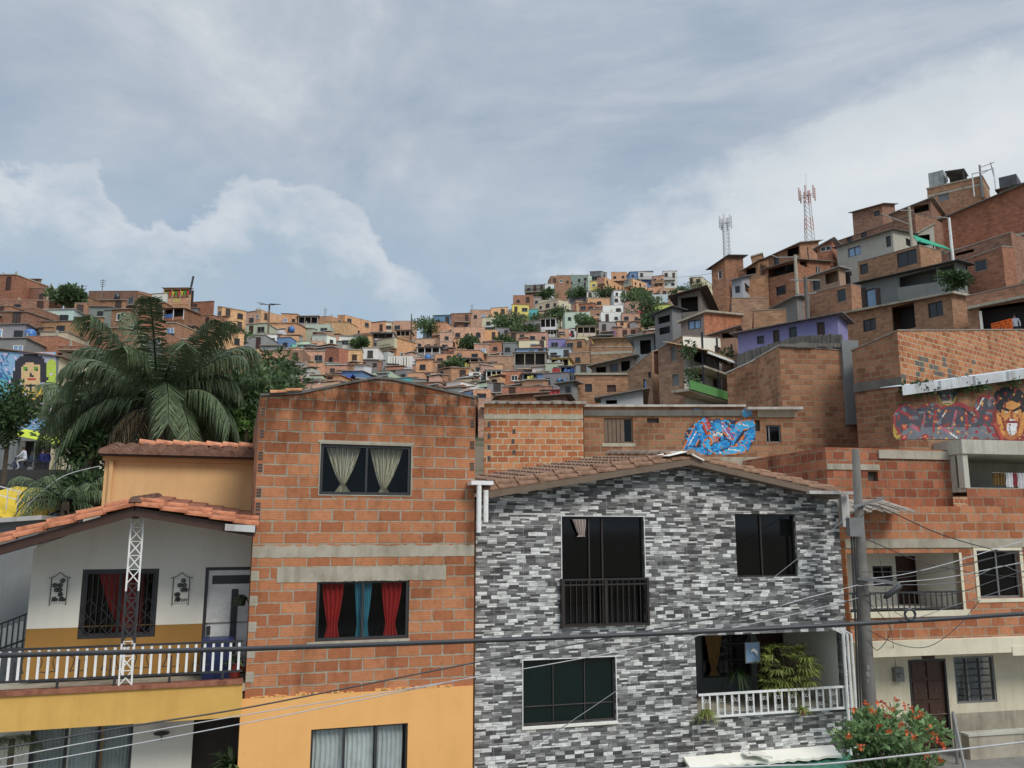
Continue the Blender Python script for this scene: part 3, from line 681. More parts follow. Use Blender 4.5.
for rc in (wA, wC): mb.ring(rc[0] - .016, rc[1] - .016, rc[2] + .016, rc[3] + .016, -.012, .05, .016)
part(mb, 'window_trim', 'white_metal', ro)
mb = MB(); mb.box(wC[0] - .03, wC[2] + .03, -.03, .06, wC[1] - .06, wC[1] - .018); part(mb, 'window_sill', 'white', ro)
curtain(ro, wA[0] + .25, wA[0] + .55, wA[3] - .42, wA[3] - .06, .02, (.5, .42, .38), .1, .4, 4, .6)
r_ = F.rect(560, 578, 647, 625.5)
ra = railing(ro, r_[0], r_[2], r_[1], r_[3], -.1, 15, 'rail_brown', r=.02, bw=.008)
mb = MB(); mb.box((r_[0] + r_[2]) / 2 - .03, (r_[0] + r_[2]) / 2 + .03, -.13, -.07, r_[1], r_[3] - .05); mb.box(r_[0], r_[0] + .05, -.13, .0, r_[1] - .02, r_[3]); mb.box(r_[2] - .05, r_[2], -.13, .0, r_[1] - .02, r_[3]); mb.box(r_[0], r_[2], -.12, -.08, r_[3] - .14, r_[3] - .11); part(mb, 'rail_post', 'rail_brown', ra)
# roof: two slopes of barrel tiles, verge rows, ridge
oL = F.at(479, 493, -.35); oK = F.at(690, 459, -.35); oR = F.at(838, 494, -.35)
TL = (.235, .145, .10); rise = .42
mb = MB()
def slope(o0, o1, W_, back):
    v = Vector((o1[0] - o0[0], 0, o1[1] - o0[1])); e = Vector((0, W_, back)); tiles(mb, (o0[0], -.3, o0[1]), e, v, e.length, v.length, .22, .4, .05)
slope(oL, oK, 4.6, rise); slope(oR, oK, 4.6, rise)
part(mb, 'roof_tiles', 'tile_red', ro, TL)
for p_, q_ in ((oL, oK), (oR, oK)):
    mb = MB(); barrels(mb, (p_[0], -.33, p_[1] + .0), (q_[0], -.33, q_[1] + .0), .09, .42); barrels(mb, (p_[0], -.10, p_[1] + .10), (q_[0], -.10, q_[1] + .10), .09, .42, 6); part(mb, 'verge_tiles', 'tile_red', ro, (.27, .16, .105))
mb = MB(); barrels(mb, (oK[0], -.42, oK[1] + .06), (oK[0], 4.2, oK[1] + rise + .06), .12, .42); part(mb, 'ridge_tiles', 'tile_red', ro, (.34, .25, .19))
mb = MB()
for p_, q_ in ((oL, oK), (oR, oK)): mb.beam((p_[0], -.2, p_[1] - .09), (q_[0], -.2, q_[1] - .09), .36, .045); mb.beam((p_[0], -.39, p_[1] - .06), (q_[0], -.39, q_[1] - .06), .03, .14)
part(mb, 'barge_board', 'wood_grey', ro)
mb = MB(); v = Vector((oK[0] - oL[0], 0, oK[1] - oL[1])); a = Vector((oL[0], -.45, oL[1])) + v * .88 + Vector((0, 0, .13)); b = Vector((oL[0], -.45, oL[1])) + v * .99 + Vector((0, 0, .16))
mb.hexa([a, b, b + Vector((0, .8, .06)), a + Vector((0, .8, .06))], [a + Vector((0, 0, .015)), b + Vector((0, 0, .015)), b + Vector((0, .8, .075)), a + Vector((0, .8, .075))])
c = F.at(690, 459, -.45); d_ = F.at(704, 466, -.45); mb.beam((c[0] + .05, -.45, c[1] + .1), (d_[0], -.45, d_[1] + .12), .05, .03); part(mb, 'flashing', 'white', ro)
g0 = F.at(480, 484, -.45); mb = MB(); mb.tube([(g0[0] - .03, -.5, g0[1] + .03), (g0[0] - .03, -.5, g0[1] - .95)], .05, 8); mb.tube([(g0[0] + .12, -.45, g0[1] - .12), (g0[0] + .12, -.45, g0[1] - .75)], .055, 8); mb.box(g0[0] - .2, g0[0] + .25, -.55, -.2, g0[1] - .02, g0[1] + .06); part(mb, 'gutter_pipe', 'white_metal', ro)
g1 = F.at(843, 494, -.2); g2 = F.at(846, 527, -.2); mb = MB(); mb.beam((g1[0], -.2, g1[1]), (g1[0], -.2, g2[1]), .2, .12); mb.box(g1[0] - 1.1, g1[0] + .1, -.5, -.36, g1[1] - .02, g1[1] + .05); part(mb, 'roof_gutter', 'zinc', ro, (.5, .49, .47))
mb = MB()
for i, (x, w) in enumerate(((848, .035), (852, .03), (856, .03))):
    a = F.at(x - 5, 634, -.12); b = F.at(x, 768, -.12); mb.tube([(a[0] - .22, -.05, a[1] + .12), (a[0], -.12, a[1]), (a[0], -.12, b[1] - 1)], w, 7)
part(mb, 'drain_pipe', 'white_metal', ro)
# loggia
zf, zc, D_ = lg[1] - .02, lg[3], 2.3
mb = MB(); mb.box(lg[0] - .1, lg[2] + .05, .2, D_, zf - .12, zf); part(mb, 'loggia_floor', 'concrete', ro)
mb = MB(); mb.face([(lg[2], .0, zf), (lg[2], D_, zf), (lg[2], D_, zc), (lg[2], .0, zc)]); mb.face([(lg[0], .2, zc + .002), (lg[0], D_, zc + .002), (lg[2], D_, zc + .002), (lg[2], .2, zc + .002)]); part(mb, 'loggia_lining', 'white', ro)
ba = F.rect(702, 640, 790, 691, D_)
mb = MB(); holed(mb, [(lg[0] - .3, zc), (lg[2] + .1, zc)], zf, [(ba[0], ba[1] + .35, ba[0] + 1.35, zc - .12), (ba[0] + 1.5, zf, ba[0] + 2.35, zc - .15)], t=D_, rev=.2); part(mb, 'loggia_back_wall', 'grey_wall', ro)
window(ro, (ba[0], ba[1] + .35, ba[0] + 1.35, zc - .12), D_ + .06, 'dark_metal', 'pane_dark', (.35,), (.33, .66), mw=.04)
mb = MB(); mb.box(ba[0] + 1.5, ba[0] + 2.35, D_ + .15, D_ + .2, zf, zc - .15); part(mb, 'loggia_door', 'wood', ro)
curtain(ro, ba[0] + .06, ba[0] + .55, ba[1] + .4, zc - .2, D_ - .05, (.36, .22, .09), .15, .25, 4, -.1)
q = F.rect(696, 690, 846, 713)
rl = (q[0] + .03, q[1] - .0, lg[2] - .02, q[3] + .02)
ra = railing(ro, rl[0], rl[2], rl[1], rl[3] + .0, -.06, 21, 'white_metal', r=.022, bw=.016)
for i in range(0, 21, 2):
    mb = MB(); c = rl[0] + (rl[2] - rl[0]) * (i + 1) / 21
    for zz_ in (.3, .68):
        z = rl[1] + (rl[3] - rl[1]) * zz_
        for sx in (-1, 1): mb.tube([(c + sx * .035 + .03 * math.cos(t_), -.06, z + .035 * math.sin(t_)) for t_ in [sx * 2 + k_ * .8 for k_ in range(8)]], .006, 4)
    mb.beam((c - .05, -.06, rl[1] + .04), (c - .05, -.06, rl[3] - .04), .008); part(mb, 'scroll', 'white_metal', ra)

def pot_plant(name, label, F, x, y, t, n, L, mat, cat='plant', pot=None, spread=1.0, wid=.02, drop=1.0, group=None, btint=None):
    """Bunch of arching strap leaves, with its pot where one is seen."""
    s, z = F.at(x, y, t); ro = thing(name, label, cat, F.world(s, t, z), F.a, group)
    if pot:
        mb = MB(); mb.lathe((0, 0, -pot[1]), [(pot[0] * .7, 0), (pot[0], pot[1] * .9), (pot[0] * 1.1, pot[1] * .9), (pot[0] * 1.1, pot[1])], 12); part(mb, 'pot', 'plastic', ro, pot[2])
    mb = MB()
    for i in range(n):
        a = R.uniform(0, 6.283); l = L * R.uniform(.6, 1.1); el_ = R.uniform(.2, 1.3); d = Vector((math.cos(a) * spread, math.sin(a) * spread, 0)); w = Vector((-math.sin(a), math.cos(a), 0)) * wid
        pr = None; b = R.uniform(.6, 1.3); mb.col = (b, b, b)
        for k_ in range(6):
            f = k_ / 5; p = d * l * math.cos(el_) * f + Vector((0, 0, l * (math.sin(el_) * f - drop * .75 * f * f))); ww = w * (1.1 - f * .95)
            if pr: mb.face([pr[0], pr[1], p + ww, p - ww])
            pr = (p - ww, p + ww)
    part(mb, 'foliage', mat, ro); return ro
def fan_palm(name, label, F, x, y, t, n, H, spread, mat):
    """Canes topped by fans of narrow leaflets."""
    s, z = F.at(x, y, t); ro = thing(name, label, 'plant', F.world(s, t, z), F.a)
    mb = MB(); st = MB()
    for i in range(n):
        a = R.uniform(0, 6.28); f = R.random() ** .6; p = Vector((math.cos(a) * spread * f, math.sin(a) * .35 * f, H * (.05 + .95 * R.random() ** .8) * (1 - .25 * f))); st.tube([(0, 0, 0), p * .5 + Vector((0, 0, .15)), p], .012, 4)
        yaw = a + R.uniform(-.9, .9); b = R.uniform(.4, 1.3); tl_ = Vector((R.uniform(-.3, .3), R.uniform(-.3, .3), R.uniform(-.2, .9))); dr_ = R.uniform(.1, .6); o_ = Vector((math.cos(yaw), math.sin(yaw), 0)); w_ = Vector((-o_.y, o_.x, 0))
        for j in range(9):
            th = (j - 4) * .34; d = (o_ * math.cos(th) + w_ * math.sin(th) + tl_).normalized(); l = .34 * R.uniform(.7, 1.2); mid = p + d * l * .55; tip = p + d * l - Vector((0, 0, l * dr_)); q_ = d.cross(Vector((0, 0, 1))).normalized() * .02
            mb.col = (b, b, b); mb.face([p, mid + q_, tip, mid - q_])
    part(st, 'stem', 'bark', ro); part(mb, 'foliage', mat, ro); return ro
fan_palm('potted_palm', 'bushy yellow-green fan palm in the loggia behind white railing', G, 790, 694, .3, 96, 1.15, .7, 'leaf_plant')
pot_plant('rail_plant', 'yellow-green strap-leaved plant hanging below the left end of white loggia railing', G, 707, 713, -.16, 70, .42, 'leaf_plant', pot=(.09, .12, (.2, .1, .06)), drop=1.3)
pot_plant('rail_plant', 'smaller pinkish-green plant hanging below the middle of white loggia railing', G, 803, 710, -.16, 50, .32, 'leaf_plant', pot=(.08, .1, (.3, .13, .09)), drop=1.2)
pot_plant('trailing_plant', 'dark trailing plant beside the hanging mirror in the loggia', G, 738, 672, .9, 40, .5, 'leaf', drop=1.8, wid=.03)
s, z = G.at(752, 642, .5); t_ = tag(empty('hanging_mirror', G.world(s, .5, z), G.a), 'square glass panel with a white bird figure hanging in the loggia', 'ornament')
mb = MB(); mb.ring(-.19, -.45, .19, 0, -.012, .012, .02); mb.tube([(-.15, 0, 0), (0, 0, .25), (.15, 0, 0)], .006, 4); part(mb, 'frame', 'grey_metal', t_)
mb = MB(); mb.box(-.17, .17, -.004, .004, -.43, -.02); part(mb, 'panel', 'pane_sky', t_, ) ; mb = MB(); mb.tube([(-.06, -.03, -.2), (.0, -.03, -.16), (.07, -.03, -.22), (.1, -.03, -.3)], [.02, .04, .035, .01], 8); part(mb, 'bird_figure', 'white_metal', t_)
# awning under the loggia
F = G; a = F.at(762, 757, -.15); b = F.at(846, 748, -.15); ro = thing('corrugated_awning', 'green corrugated awning with white flashing at the foot of the grey house', 'awning', F.world(a[0], -.15, a[1] - .1), F.a)
mb = MB(); L = 3.6; n_ = 60; l0 = [mb.vt((-.9 + L * i / n_, .1, .0 + .02 * math.sin(i * 1.6))) for i in range(n_ + 1)]; l1 = [mb.vt((-.9 + L * i / n_, -1.6, -.5 + .02 * math.sin(i * 1.6))) for i in range(n_ + 1)]
for i in range(n_): mb.idx([l0[i], l1[i], l1[i + 1], l0[i + 1]])
part(mb, 'sheet', 'zinc', ro, (.07, .22, .15))
mb = MB(); pp = [(-1.75 + 3.6 * i / 30, R.uniform(-.02, .02)) for i in range(31)]
for (x0, e0), (x1, e1) in zip(pp, pp[1:]): mb.hexa([(x0, -.14 + e0, .0 + e0), (x1, -.14 + e1, .0 + e1), (x1, .14, .12), (x0, .14, .12)], [(x0, -.14 + e0, .05 + e0), (x1, -.14 + e1, .05 + e1), (x1, .14, .19), (x0, .14, .19)])
part(mb, 'flashing', 'white', ro)
mb = MB(); mb.box(-.45, 0.0, -.16, .06, .18, .21); mb.beam((-.35, -.1, .22), (.1, -.22, .14), .1, .04); part(mb, 'loose_board', 'white', ro)

# ================================================================== the white house with the balcony
F = B0 = Fr(120, 14.9, 18)
ro = tag(empty('balcony_house', F), 'white house with ochre dado, clay tiled porch roof and yellow balcony parapet', 'house')
T = 1.25
sL = F.at(29, 600, T)[0]; sR = F.at(246, 600, T)[0] + .25; zb = F.at(120, 684)[1]; zt = F.at(135, 508, T)[1]; zd = F.at(60, 628, T)[1]
wn = F.rect(80, 569, 157, 638, T); dr = F.rect(203, 567, 250, 660, T); dr = (dr[0], zb, dr[2], dr[3])
mb = MB(); holed(mb, [(sL, zt - .75), (F.at(135, 520, T)[0], zt), (sR, zt - .55)], zd, [(wn[0], max(wn[1], zd), wn[2], wn[3]), (dr[0], zd, dr[2], dr[3])], t=T, rev=.14)
mb.face([(sL, T + 5, zb), (sL, T, zb), (sL, T, zt - .75), (sL, T + 5, zt - .75)]); mb.face([(sR, T + 5, 0), (sL, T + 5, 0), (sL, T + 5, zt), (sR, T + 5, zt)]); part(mb, 'wall', 'white', ro)
mb = MB(); holed(mb, [(sL, zd), (sR, zd)], zb - .05, [(wn[0], wn[1], wn[2], zd + .01), (dr[0], zb - .06, dr[2], zd + .01)] if wn[1] < zd else [(dr[0], zb - .06, dr[2], zd + .01)], t=T - .006, rev=.14); part(mb, 'dado', 'ochre', ro)
fw = window(ro, wn, T + .06, 'dark_metal', 'glass', (.5,), fw=.09, mw=.06)
mb = MB()
for i in range(1, 14): s = wn[0] + (wn[2] - wn[0]) * i / 14; mb.box(s - .006, s + .006, T + .0, T + .012, wn[1] + .08, wn[3] - .08)
for i in range(4):
    c = wn[0] + (wn[2] - wn[0]) * (i + .5) / 4; zm = wn[1] + .55
    for dz_ in (0, -.3): mb.beam((c - .13, T - .01, zm + dz_), (c, T - .01, zm + .16 + dz_), .012); mb.beam((c, T - .01, zm + .16 + dz_), (c + .13, T - .01, zm + dz_), .012); mb.beam((c - .13, T - .01, zm + dz_), (c, T - .01, zm - .16 + dz_), .012); mb.beam((c, T - .01, zm - .16 + dz_), (c + .13, T - .01, zm + dz_), .012)
part(mb, 'grille', 'dark_metal', fw)
curtain(ro, wn[0] + .25, wn[0] + .95, wn[1] + .02, wn[3] - .1, T + .25, (.5, .05, .045), .2, .3, 6, .5); curtain(ro, wn[0] + .8, wn[0] + 1.05, wn[1] + .02, wn[3] - .1, T + .28, (.2, .02, .02), None, folds=3)
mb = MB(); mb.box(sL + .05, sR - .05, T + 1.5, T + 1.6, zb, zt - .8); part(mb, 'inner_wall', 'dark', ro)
# front door
mb = MB(); mb.box(dr[0], dr[0] + .06, T + .0, T + .08, zb, dr[3]); mb.box(dr[0] + .06, dr[2], T + .002, T + .078, dr[3] - .06, dr[3]); do = part(mb, 'door_frame', 'dark_metal', ro)
mb = MB(); mb.box(dr[0] + .06, dr[2] + .1, T + .04, T + .09, zb, dr[3] - .06)
for i in range(5): mb.box(dr[0] + .14 + .075 * i, dr[0] + .185 + .075 * i, T + .03, T + .041, zb + .1, dr[3] - .42)
d2 = part(mb, 'door', 'white_metal', do)
mb = MB(); mb.box(dr[0] + .13, dr[2] + .05, T + .025, T + .039, dr[3] - .32, dr[3] - .16); mb.box(dr[0] + .5, dr[0] + .62, T + .024, T + .038, zb + .1, dr[3] - .42); mb.box(dr[0] + .08, dr[0] + .15, T - .01, T + .038, zb + .62, zb + .78); part(mb, 'door_panel', 'dark_metal', d2)
# balcony
p0 = F.at(-40, 690)[0]; p1 = F.at(242.5, 690)[0]; zq = F.at(120, 724.5)[1]
mb = MB(); mb.box(p0, p1, -.02, .16, zq, zb - .1); part(mb, 'parapet', 'yellow', ro)
mb = MB(); mb.box(p0, p1, -.06, .2, zb - .098, zb - .03); part(mb, 'parapet_cap', 'tile_red', ro, (.33, .14, .09))
mb = MB(); mb.box(p0, p1 + .3, .16, T + .2, zb - .25, zb - .12); part(mb, 'balcony_slab', 'concrete', ro)
zr0 = F.at(120, 678)[1]; zr1 = F.at(120, 645)[1]
ra = railing(ro, p0, p1 - .02, zr0, zr1, .05, 30, 'dark_metal', 'white_metal', r=.018, bw=.02)
for i in range(9):
    mb = MB(); c = p0 + (p1 - p0) * (i + .5) / 9; mb.box(c - .012, c + .012, .09, .11, zr0 + .03, zr0 + .32)
    for sx in (-1, 1): mb.tube([(c + sx * (.02 + .02 * k_ + .07 * math.sin(k_ * .7)), .1, zr0 + .08 + .055 * k_ * .6 + .05 * math.cos(k_ * .9)) for k_ in range(9)], .008, 4)
    part(mb, 'rail_scroll', 'dark_metal', ra)
for i in range(5): mb = MB(); c = p0 + (p1 - p0) * (i + .6) / 5; mb.box(c - .02, c + .02, .03, .07, zb - .04, zr0); part(mb, 'rail_foot', 'dark_metal', ra)
# lattice post that carries the ridge
a0 = F.at(136.5, 516, .05); a1 = F.at(127, 679, .05); mb = MB(); cxs = (a0[0] + a1[0]) / 2; w_ = .1; zz0, zz1 = zb - .03, a0[1] + .05
for sx in (-1, 1): mb.box(cxs + sx * w_ - .014, cxs + sx * w_ + .014, .03, .07, zz0, zz1)
n_ = 12
for i in range(n_):
    za, zc2 = zz0 + (zz1 - zz0) * i / n_, zz0 + (zz1 - zz0) * (i + 1) / n_
    mb.box(cxs - w_ + .014, cxs + w_ - .014, .04, .06, zc2 - .012, zc2 + .0); mb.beam((cxs - w_, .045, za), (cxs + w_, .045, zc2), .018); mb.beam((cxs + w_, .055, za), (cxs - w_, .055, zc2), .018)
zd0, zd1 = F.at(130, 643, .05)[1], F.at(130, 591, .05)[1]; md = MB()  # middle stretch of the post overlaid in a dark colour
for sx in (-1, 1): md.box(cxs + sx * w_ - .018, cxs + sx * w_ + .018, .025, .075, zd0, zd1)
for i in range(n_):
    za, zc2 = zz0 + (zz1 - zz0) * i / n_, zz0 + (zz1 - zz0) * (i + 1) / n_
    if zc2 < zd0 + .05 or za > zd1 - .05: continue
    md.box(cxs - w_ + .018, cxs + w_ - .018, .035, .065, zc2 - .016, zc2 + .004); md.beam((cxs - w_, .045, za), (cxs + w_, .045, zc2), .025); md.beam((cxs + w_, .055, za), (cxs - w_, .055, zc2), .025)
mb.box(cxs - .16, cxs + .16, .02, .08, zz1, zz1 + .02)
lp = part(mb, 'lattice_post', 'white_metal', ro); part(md, 'dark_section', 'dark_metal', lp, label='dark middle of the lattice post')
# porch roof
kR = F.at(135, 507, -.3); eL = F.at(-8, 547, -.3); eR = F.at(256, 528, -.3); wd = T + 3.4; rs = .28
v = Vector((kR[0] - eL[0], 0, kR[1] - eL[1])); eL = (eL[0] - v.x * .25, eL[1] - v.z * .25); mb = MB()
for o0 in (eL, eR):
    v = Vector((kR[0] - o0[0], 0, kR[1] - o0[1])); e = Vector((0, wd, rs)); tiles(mb, (o0[0], -.27, o0[1] + .05), e, v, e.length, v.length, .21, .36, .05)
part(mb, 'roof_tiles', 'tile_red', ro, (.29, .12, .075))
for o0 in (eL, eR):
    mb = MB(); barrels(mb, (o0[0], -.3, o0[1] + .02), (kR[0], -.3, kR[1] + .02), .085, .44); barrels(mb, (o0[0], -.1, o0[1] + .1), (kR[0], -.1, kR[1] + .1), .09, .44); part(mb, 'verge_tiles', 'tile_red', ro, (.50, .195, .105))
mb = MB(); barrels(mb, (kR[0], -.34, kR[1] + .05), (kR[0], wd - .3, kR[1] + rs + .03), .1, .4); part(mb, 'ridge_tiles', 'tile_red', ro, (.22, .13, .1))
mb = MB()
for o0 in (eL, eR): mb.beam((o0[0], T / 2, o0[1] - .06), (kR[0], T / 2, kR[1] - .06), T + .55, .05); mb.beam((o0[0], -.26, o0[1] - .08), (kR[0], -.26, kR[1] - .08), .05, .15)
mb.beam((kR[0], -.24, kR[1] - .12), (kR[0], wd, kR[1] - .12 + rs), .1, .16); part(mb, 'rafters', 'wood', ro)
a = F.at(225, 527, -.4); b = F.at(255, 529, -.4); mb = MB(); mb.hexa([(a[0], -.46, a[1] - .06), (b[0], -.46, b[1] - .06), (b[0], .1, b[1] - .02), (a[0], .1, a[1] - .02)], [(a[0], -.46, a[1] + .05), (b[0], -.46, b[1] + .06), (b[0], .1, b[1] + .08), (a[0], .1, a[1] + .08)]); part(mb, 'flashing', 'zinc', ro, (.55, .55, .54))
# ground floor below the balcony
T2 = 1.0; w2 = F.rect(28, 722, 131, 800, T2); w2 = (w2[0], F.at(80, 800, T2)[1], w2[2], zq + .12); d2 = F.rect(190, 716, 238, 850, T2)
mb = MB(); holed(mb, [(p0, zq + .2), (p1 + .1, zq + .2)], 0, [w2, (d2[0], 0, d2[2], zq + .15)], t=T2, rev=.15); part(mb, 'ground_floor_wall', 'white', ro)
window(ro, w2, T2 + .05, 'dark_metal', 'glass', (.34, .66), fw=.05, mw=.05)
for i in range(3): s = w2[0] + (w2[2] - w2[0]) * i / 3; curtain(ro, s + .05, s + (w2[2] - w2[0]) / 3 - .03, w2[1], w2[3] - .03, T2 + .22, (.62, .62, .6) if i != 1 else (.75, .75, .72), None, folds=7)
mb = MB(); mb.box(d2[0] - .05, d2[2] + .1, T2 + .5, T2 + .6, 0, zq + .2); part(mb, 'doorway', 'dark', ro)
# things on and around it
for x, lab in ((59, 'black and white flower wall hanging left of the grilled window'), (181, 'black and white flower wall hanging between the grilled window and white door')):
    c = F.rect(x - 10, 578, x + 10, 604, T); t_ = tag(empty('wall_hanging', F.world((c[0] + c[2]) / 2, T - .03, c[1]), F.a), lab, 'ornament', 'flower wall hangings')
    w_, h_ = (c[2] - c[0]) / 2, c[3] - c[1]; mb = MB()
    for sx in (-1, 1): mb.beam((sx * w_ * .8, 0, -.02), (sx * w_ * .8, 0, h_), .012); mb.tube([(sx * w_ * 1.1, 0, h_ + .0), (sx * w_ * .5, 0, h_ + .03), (0, 0, h_ + .1)], .006, 4)
    part(mb, 'frame', 'dark_metal', t_); mb = MB(); mb.box(-w_ * .75, w_ * .75, .005, .02, .02, h_ - .02); part(mb, 'panel', 'white', t_); mb = MB()
    for i in range(9):
        px_, pz_ = R.uniform(-.5, .5) * w_, h_ * (.2 + .7 * (i // 2) / 4); r = .028
        for k_ in range(5): an = k_ * 1.257; mb.lathe((px_ + r * math.cos(an), -.012, pz_ + r * math.sin(an)), [(.018, -.012), (.02, .012)], 6)
    for i in range(6): mb.beam((-.1 + .04 * i, -.006, .05), (-.08 + .04 * i, -.006, .1), .02)
    part(mb, 'flowers', 'dark_metal', t_)
c = F.rect(203, 638, 232, 670, .7); t_ = tag(empty('storage_box', F.world(c[0], .7, zb - .1), F.a), 'dark blue plastic box behind the right end of balcony railing', 'box')
mb = MB(); mb.box(0, c[2] - c[0], -.25, .25, .02, c[3] - zb + .05); part(mb, 'body', 'plastic', t_, (.02, .03, .10)); mb = MB(); mb.box(-.02, c[2] - c[0] + .02, -.27, .27, c[3] - zb + .05, c[3] - zb + .1); part(mb, 'lid', 'plastic', t_, (.03, .04, .14))
pot_plant('potted_plant', 'leafy green plant in a red pot at the right end of balcony', F, 235, 662, .5, 40, .42, 'leaf', pot=(.14, .26, (.25, .04, .03)), drop=.8, wid=.035)
pot_plant('hanging_plant', 'dark hanging basket plant in front of the white door', F, 241, 597, .9, 34, .26, 'leaf', pot=(.11, .16, (.02, .02, .02)), drop=1.5, wid=.02)
pot_plant('shrub', 'dark shrub in the doorway below the right end of yellow balcony', F, 231, 768, .3, 70, .75, 'leaf', drop=.7, wid=.04)
s, z = F.at(10, 764, .6); t_ = tag(empty('small_palm', F.world(s, .6, z - 1.5), F.a), 'dark small palm under the left end of yellow balcony', 'plant')
mb = MB(); mb.tube([(0, 0, 0), (0, 0, 1.9)], .05, 7); part(mb, 'trunk', 'bark', t_); mb = MB()
for i in range(12): frond(mb, (0, 0, 1.9), i * .55, .55, .35, .6, 16, .22)
part(mb, 'fronds', 'leaf_palm', t_)
s, z = F.at(162, 734, T2 - .02); t_ = tag(empty('wall_lamp', F.world(s, T2 - .02, z), F.a), 'small dark wall lamp under the yellow balcony', 'lamp')
mb = MB(); mb.lathe((0, -.14, 0), [(.03, -.0), (.13, .03), (.14, .055), (.02, .075)], 14); part(mb, 'shade', 'dark_metal', t_); mb = MB(); mb.beam((0, 0, -.1), (0, -.14, .0), .025); part(mb, 'bracket', 'dark_metal', t_)
# upper room behind, with its own tiled roof
F = Fr(180, 19.0, 18); ro = tag(empty('rooftop_room', F), 'peach plastered upper room with clay tile eave behind the porch roof', 'house')
a = F.rect(102, 457, 262, 560); sL, sR = F.at(101, 510)[0], F.at(262, 510)[0] + .6
mb = MB(); holed(mb, [(sL, a[3]), (sR, a[3])], 1); shell(mb, [(sL, a[3]), (sR, a[3])], 1, 3.5); part(mb, 'wall', 'peach', ro)
mb = MB(); mb.box(sL - .04, sR, -.07, .0, a[3] - .12, a[3] - .02); mb.tube([(sL + .14, -.06, a[3] - .12), (sL + .14, -.06, 1)], .05, 8); part(mb, 'gutter_pipe', 'peach', ro)
mb = MB(); tiles(mb, (sL - .1, -.3, a[3] + .02), (1, 0, 0), (0, 1, .16), sR - sL + .1, 2.2, .3, .5, .08, .05); part(mb, 'roof_tiles', 'tile_red', ro, (.26, .15, .11))
mb = MB(); barrels(mb, (sL + .5, 1.9, a[3] + .42), (sR, 1.9, a[3] + .42), .12, .4); part(mb, 'ridge_tiles', 'tile_red', ro, (.6, .26, .15))
mb = MB(); mb.box(sL - .08, sR, -.27, 0, a[3] - .03, a[3] + .015); part(mb, 'eave_board', 'wood', ro)
# the grey wall and ironwork at the far left
F = Fr(10, 19.5, 18); ro = tag(empty('neighbour_house', F), 'grey rendered house wall behind the left end of the balcony', 'house'); a = F.rect(-60, 524, 33, 650)
mb = MB(); tp = [(a[0] - 3, a[3] - .3), (a[2], a[3] + .1)]; holed(mb, tp, 0); shell(mb, tp, 0, 5); part(mb, 'wall', 'grey_wall', ro)
mb = MB(); mb.hexa([(a[0] - 3.1, -.3, a[3] - .3), (a[2] + .1, -.3, a[3] + .1), (a[2] + .1, 5, a[3] + .1), (a[0] - 3.1, 5, a[3] - .3)], [(a[0] - 3.1, -.3, a[3] - .2), (a[2] + .1, -.3, a[3] + .2), (a[2] + .1, 5, a[3] + .2), (a[0] - 3.1, 5, a[3] - .2)]); part(mb, 'roof', 'zinc', ro, (.42, .42, .41))
F = Fr(28, 16.6, 18); s0, z0 = F.at(25, 652); ro = tag(empty('iron_trellis', F.world(s0, 0, z0 - 1), F.a), 'black iron lattice column beside the left end of the white wall', 'trellis')
mb = MB(); hh = F.at(28, 572)[1] - z0 + 1
for sx in (0, .16): mb.box(sx - .012, sx + .012, -.012, .012, 0, hh)
for i in range(18): mb.beam((0, 0, hh * i / 18), (.16, 0, hh * (i + 1) / 18), .014); mb.beam((.16, .004, hh * i / 18), (0, .004, hh * (i + 1) / 18), .014)
part(mb, 'lattice', 'dark_metal', ro)
F = Fr(12, 16.9, 40); c = F.rect(-12, 622, 27, 652); ro = tag(empty('stair_railing', F.world(c[0], 0, c[1]), F.a), 'short black and white stair railing against the grey wall', 'railing'); ww = c[2] - c[0]; mb = MB()
hh = c[3] - c[1]; mb.beam((0, 0, .0), (ww, 0, .22), .03); mb.beam((0, 0, hh - .1), (ww, 0, hh + .15), .03)
for i in range(7): x_ = ww * (i + .3) / 7; mb.beam((x_, .0, .03), (x_, 0, hh - .1 + .25 * i / 7), .02)
part(mb, 'frame', 'dark_metal', ro); mb = MB()
for i in range(6): x_ = ww * (i + .8) / 7; mb.beam((x_, .01, .08), (x_, .01, hh - .18 + .25 * i / 7), .06, .01)
part(mb, 'slats', 'white_metal', ro)
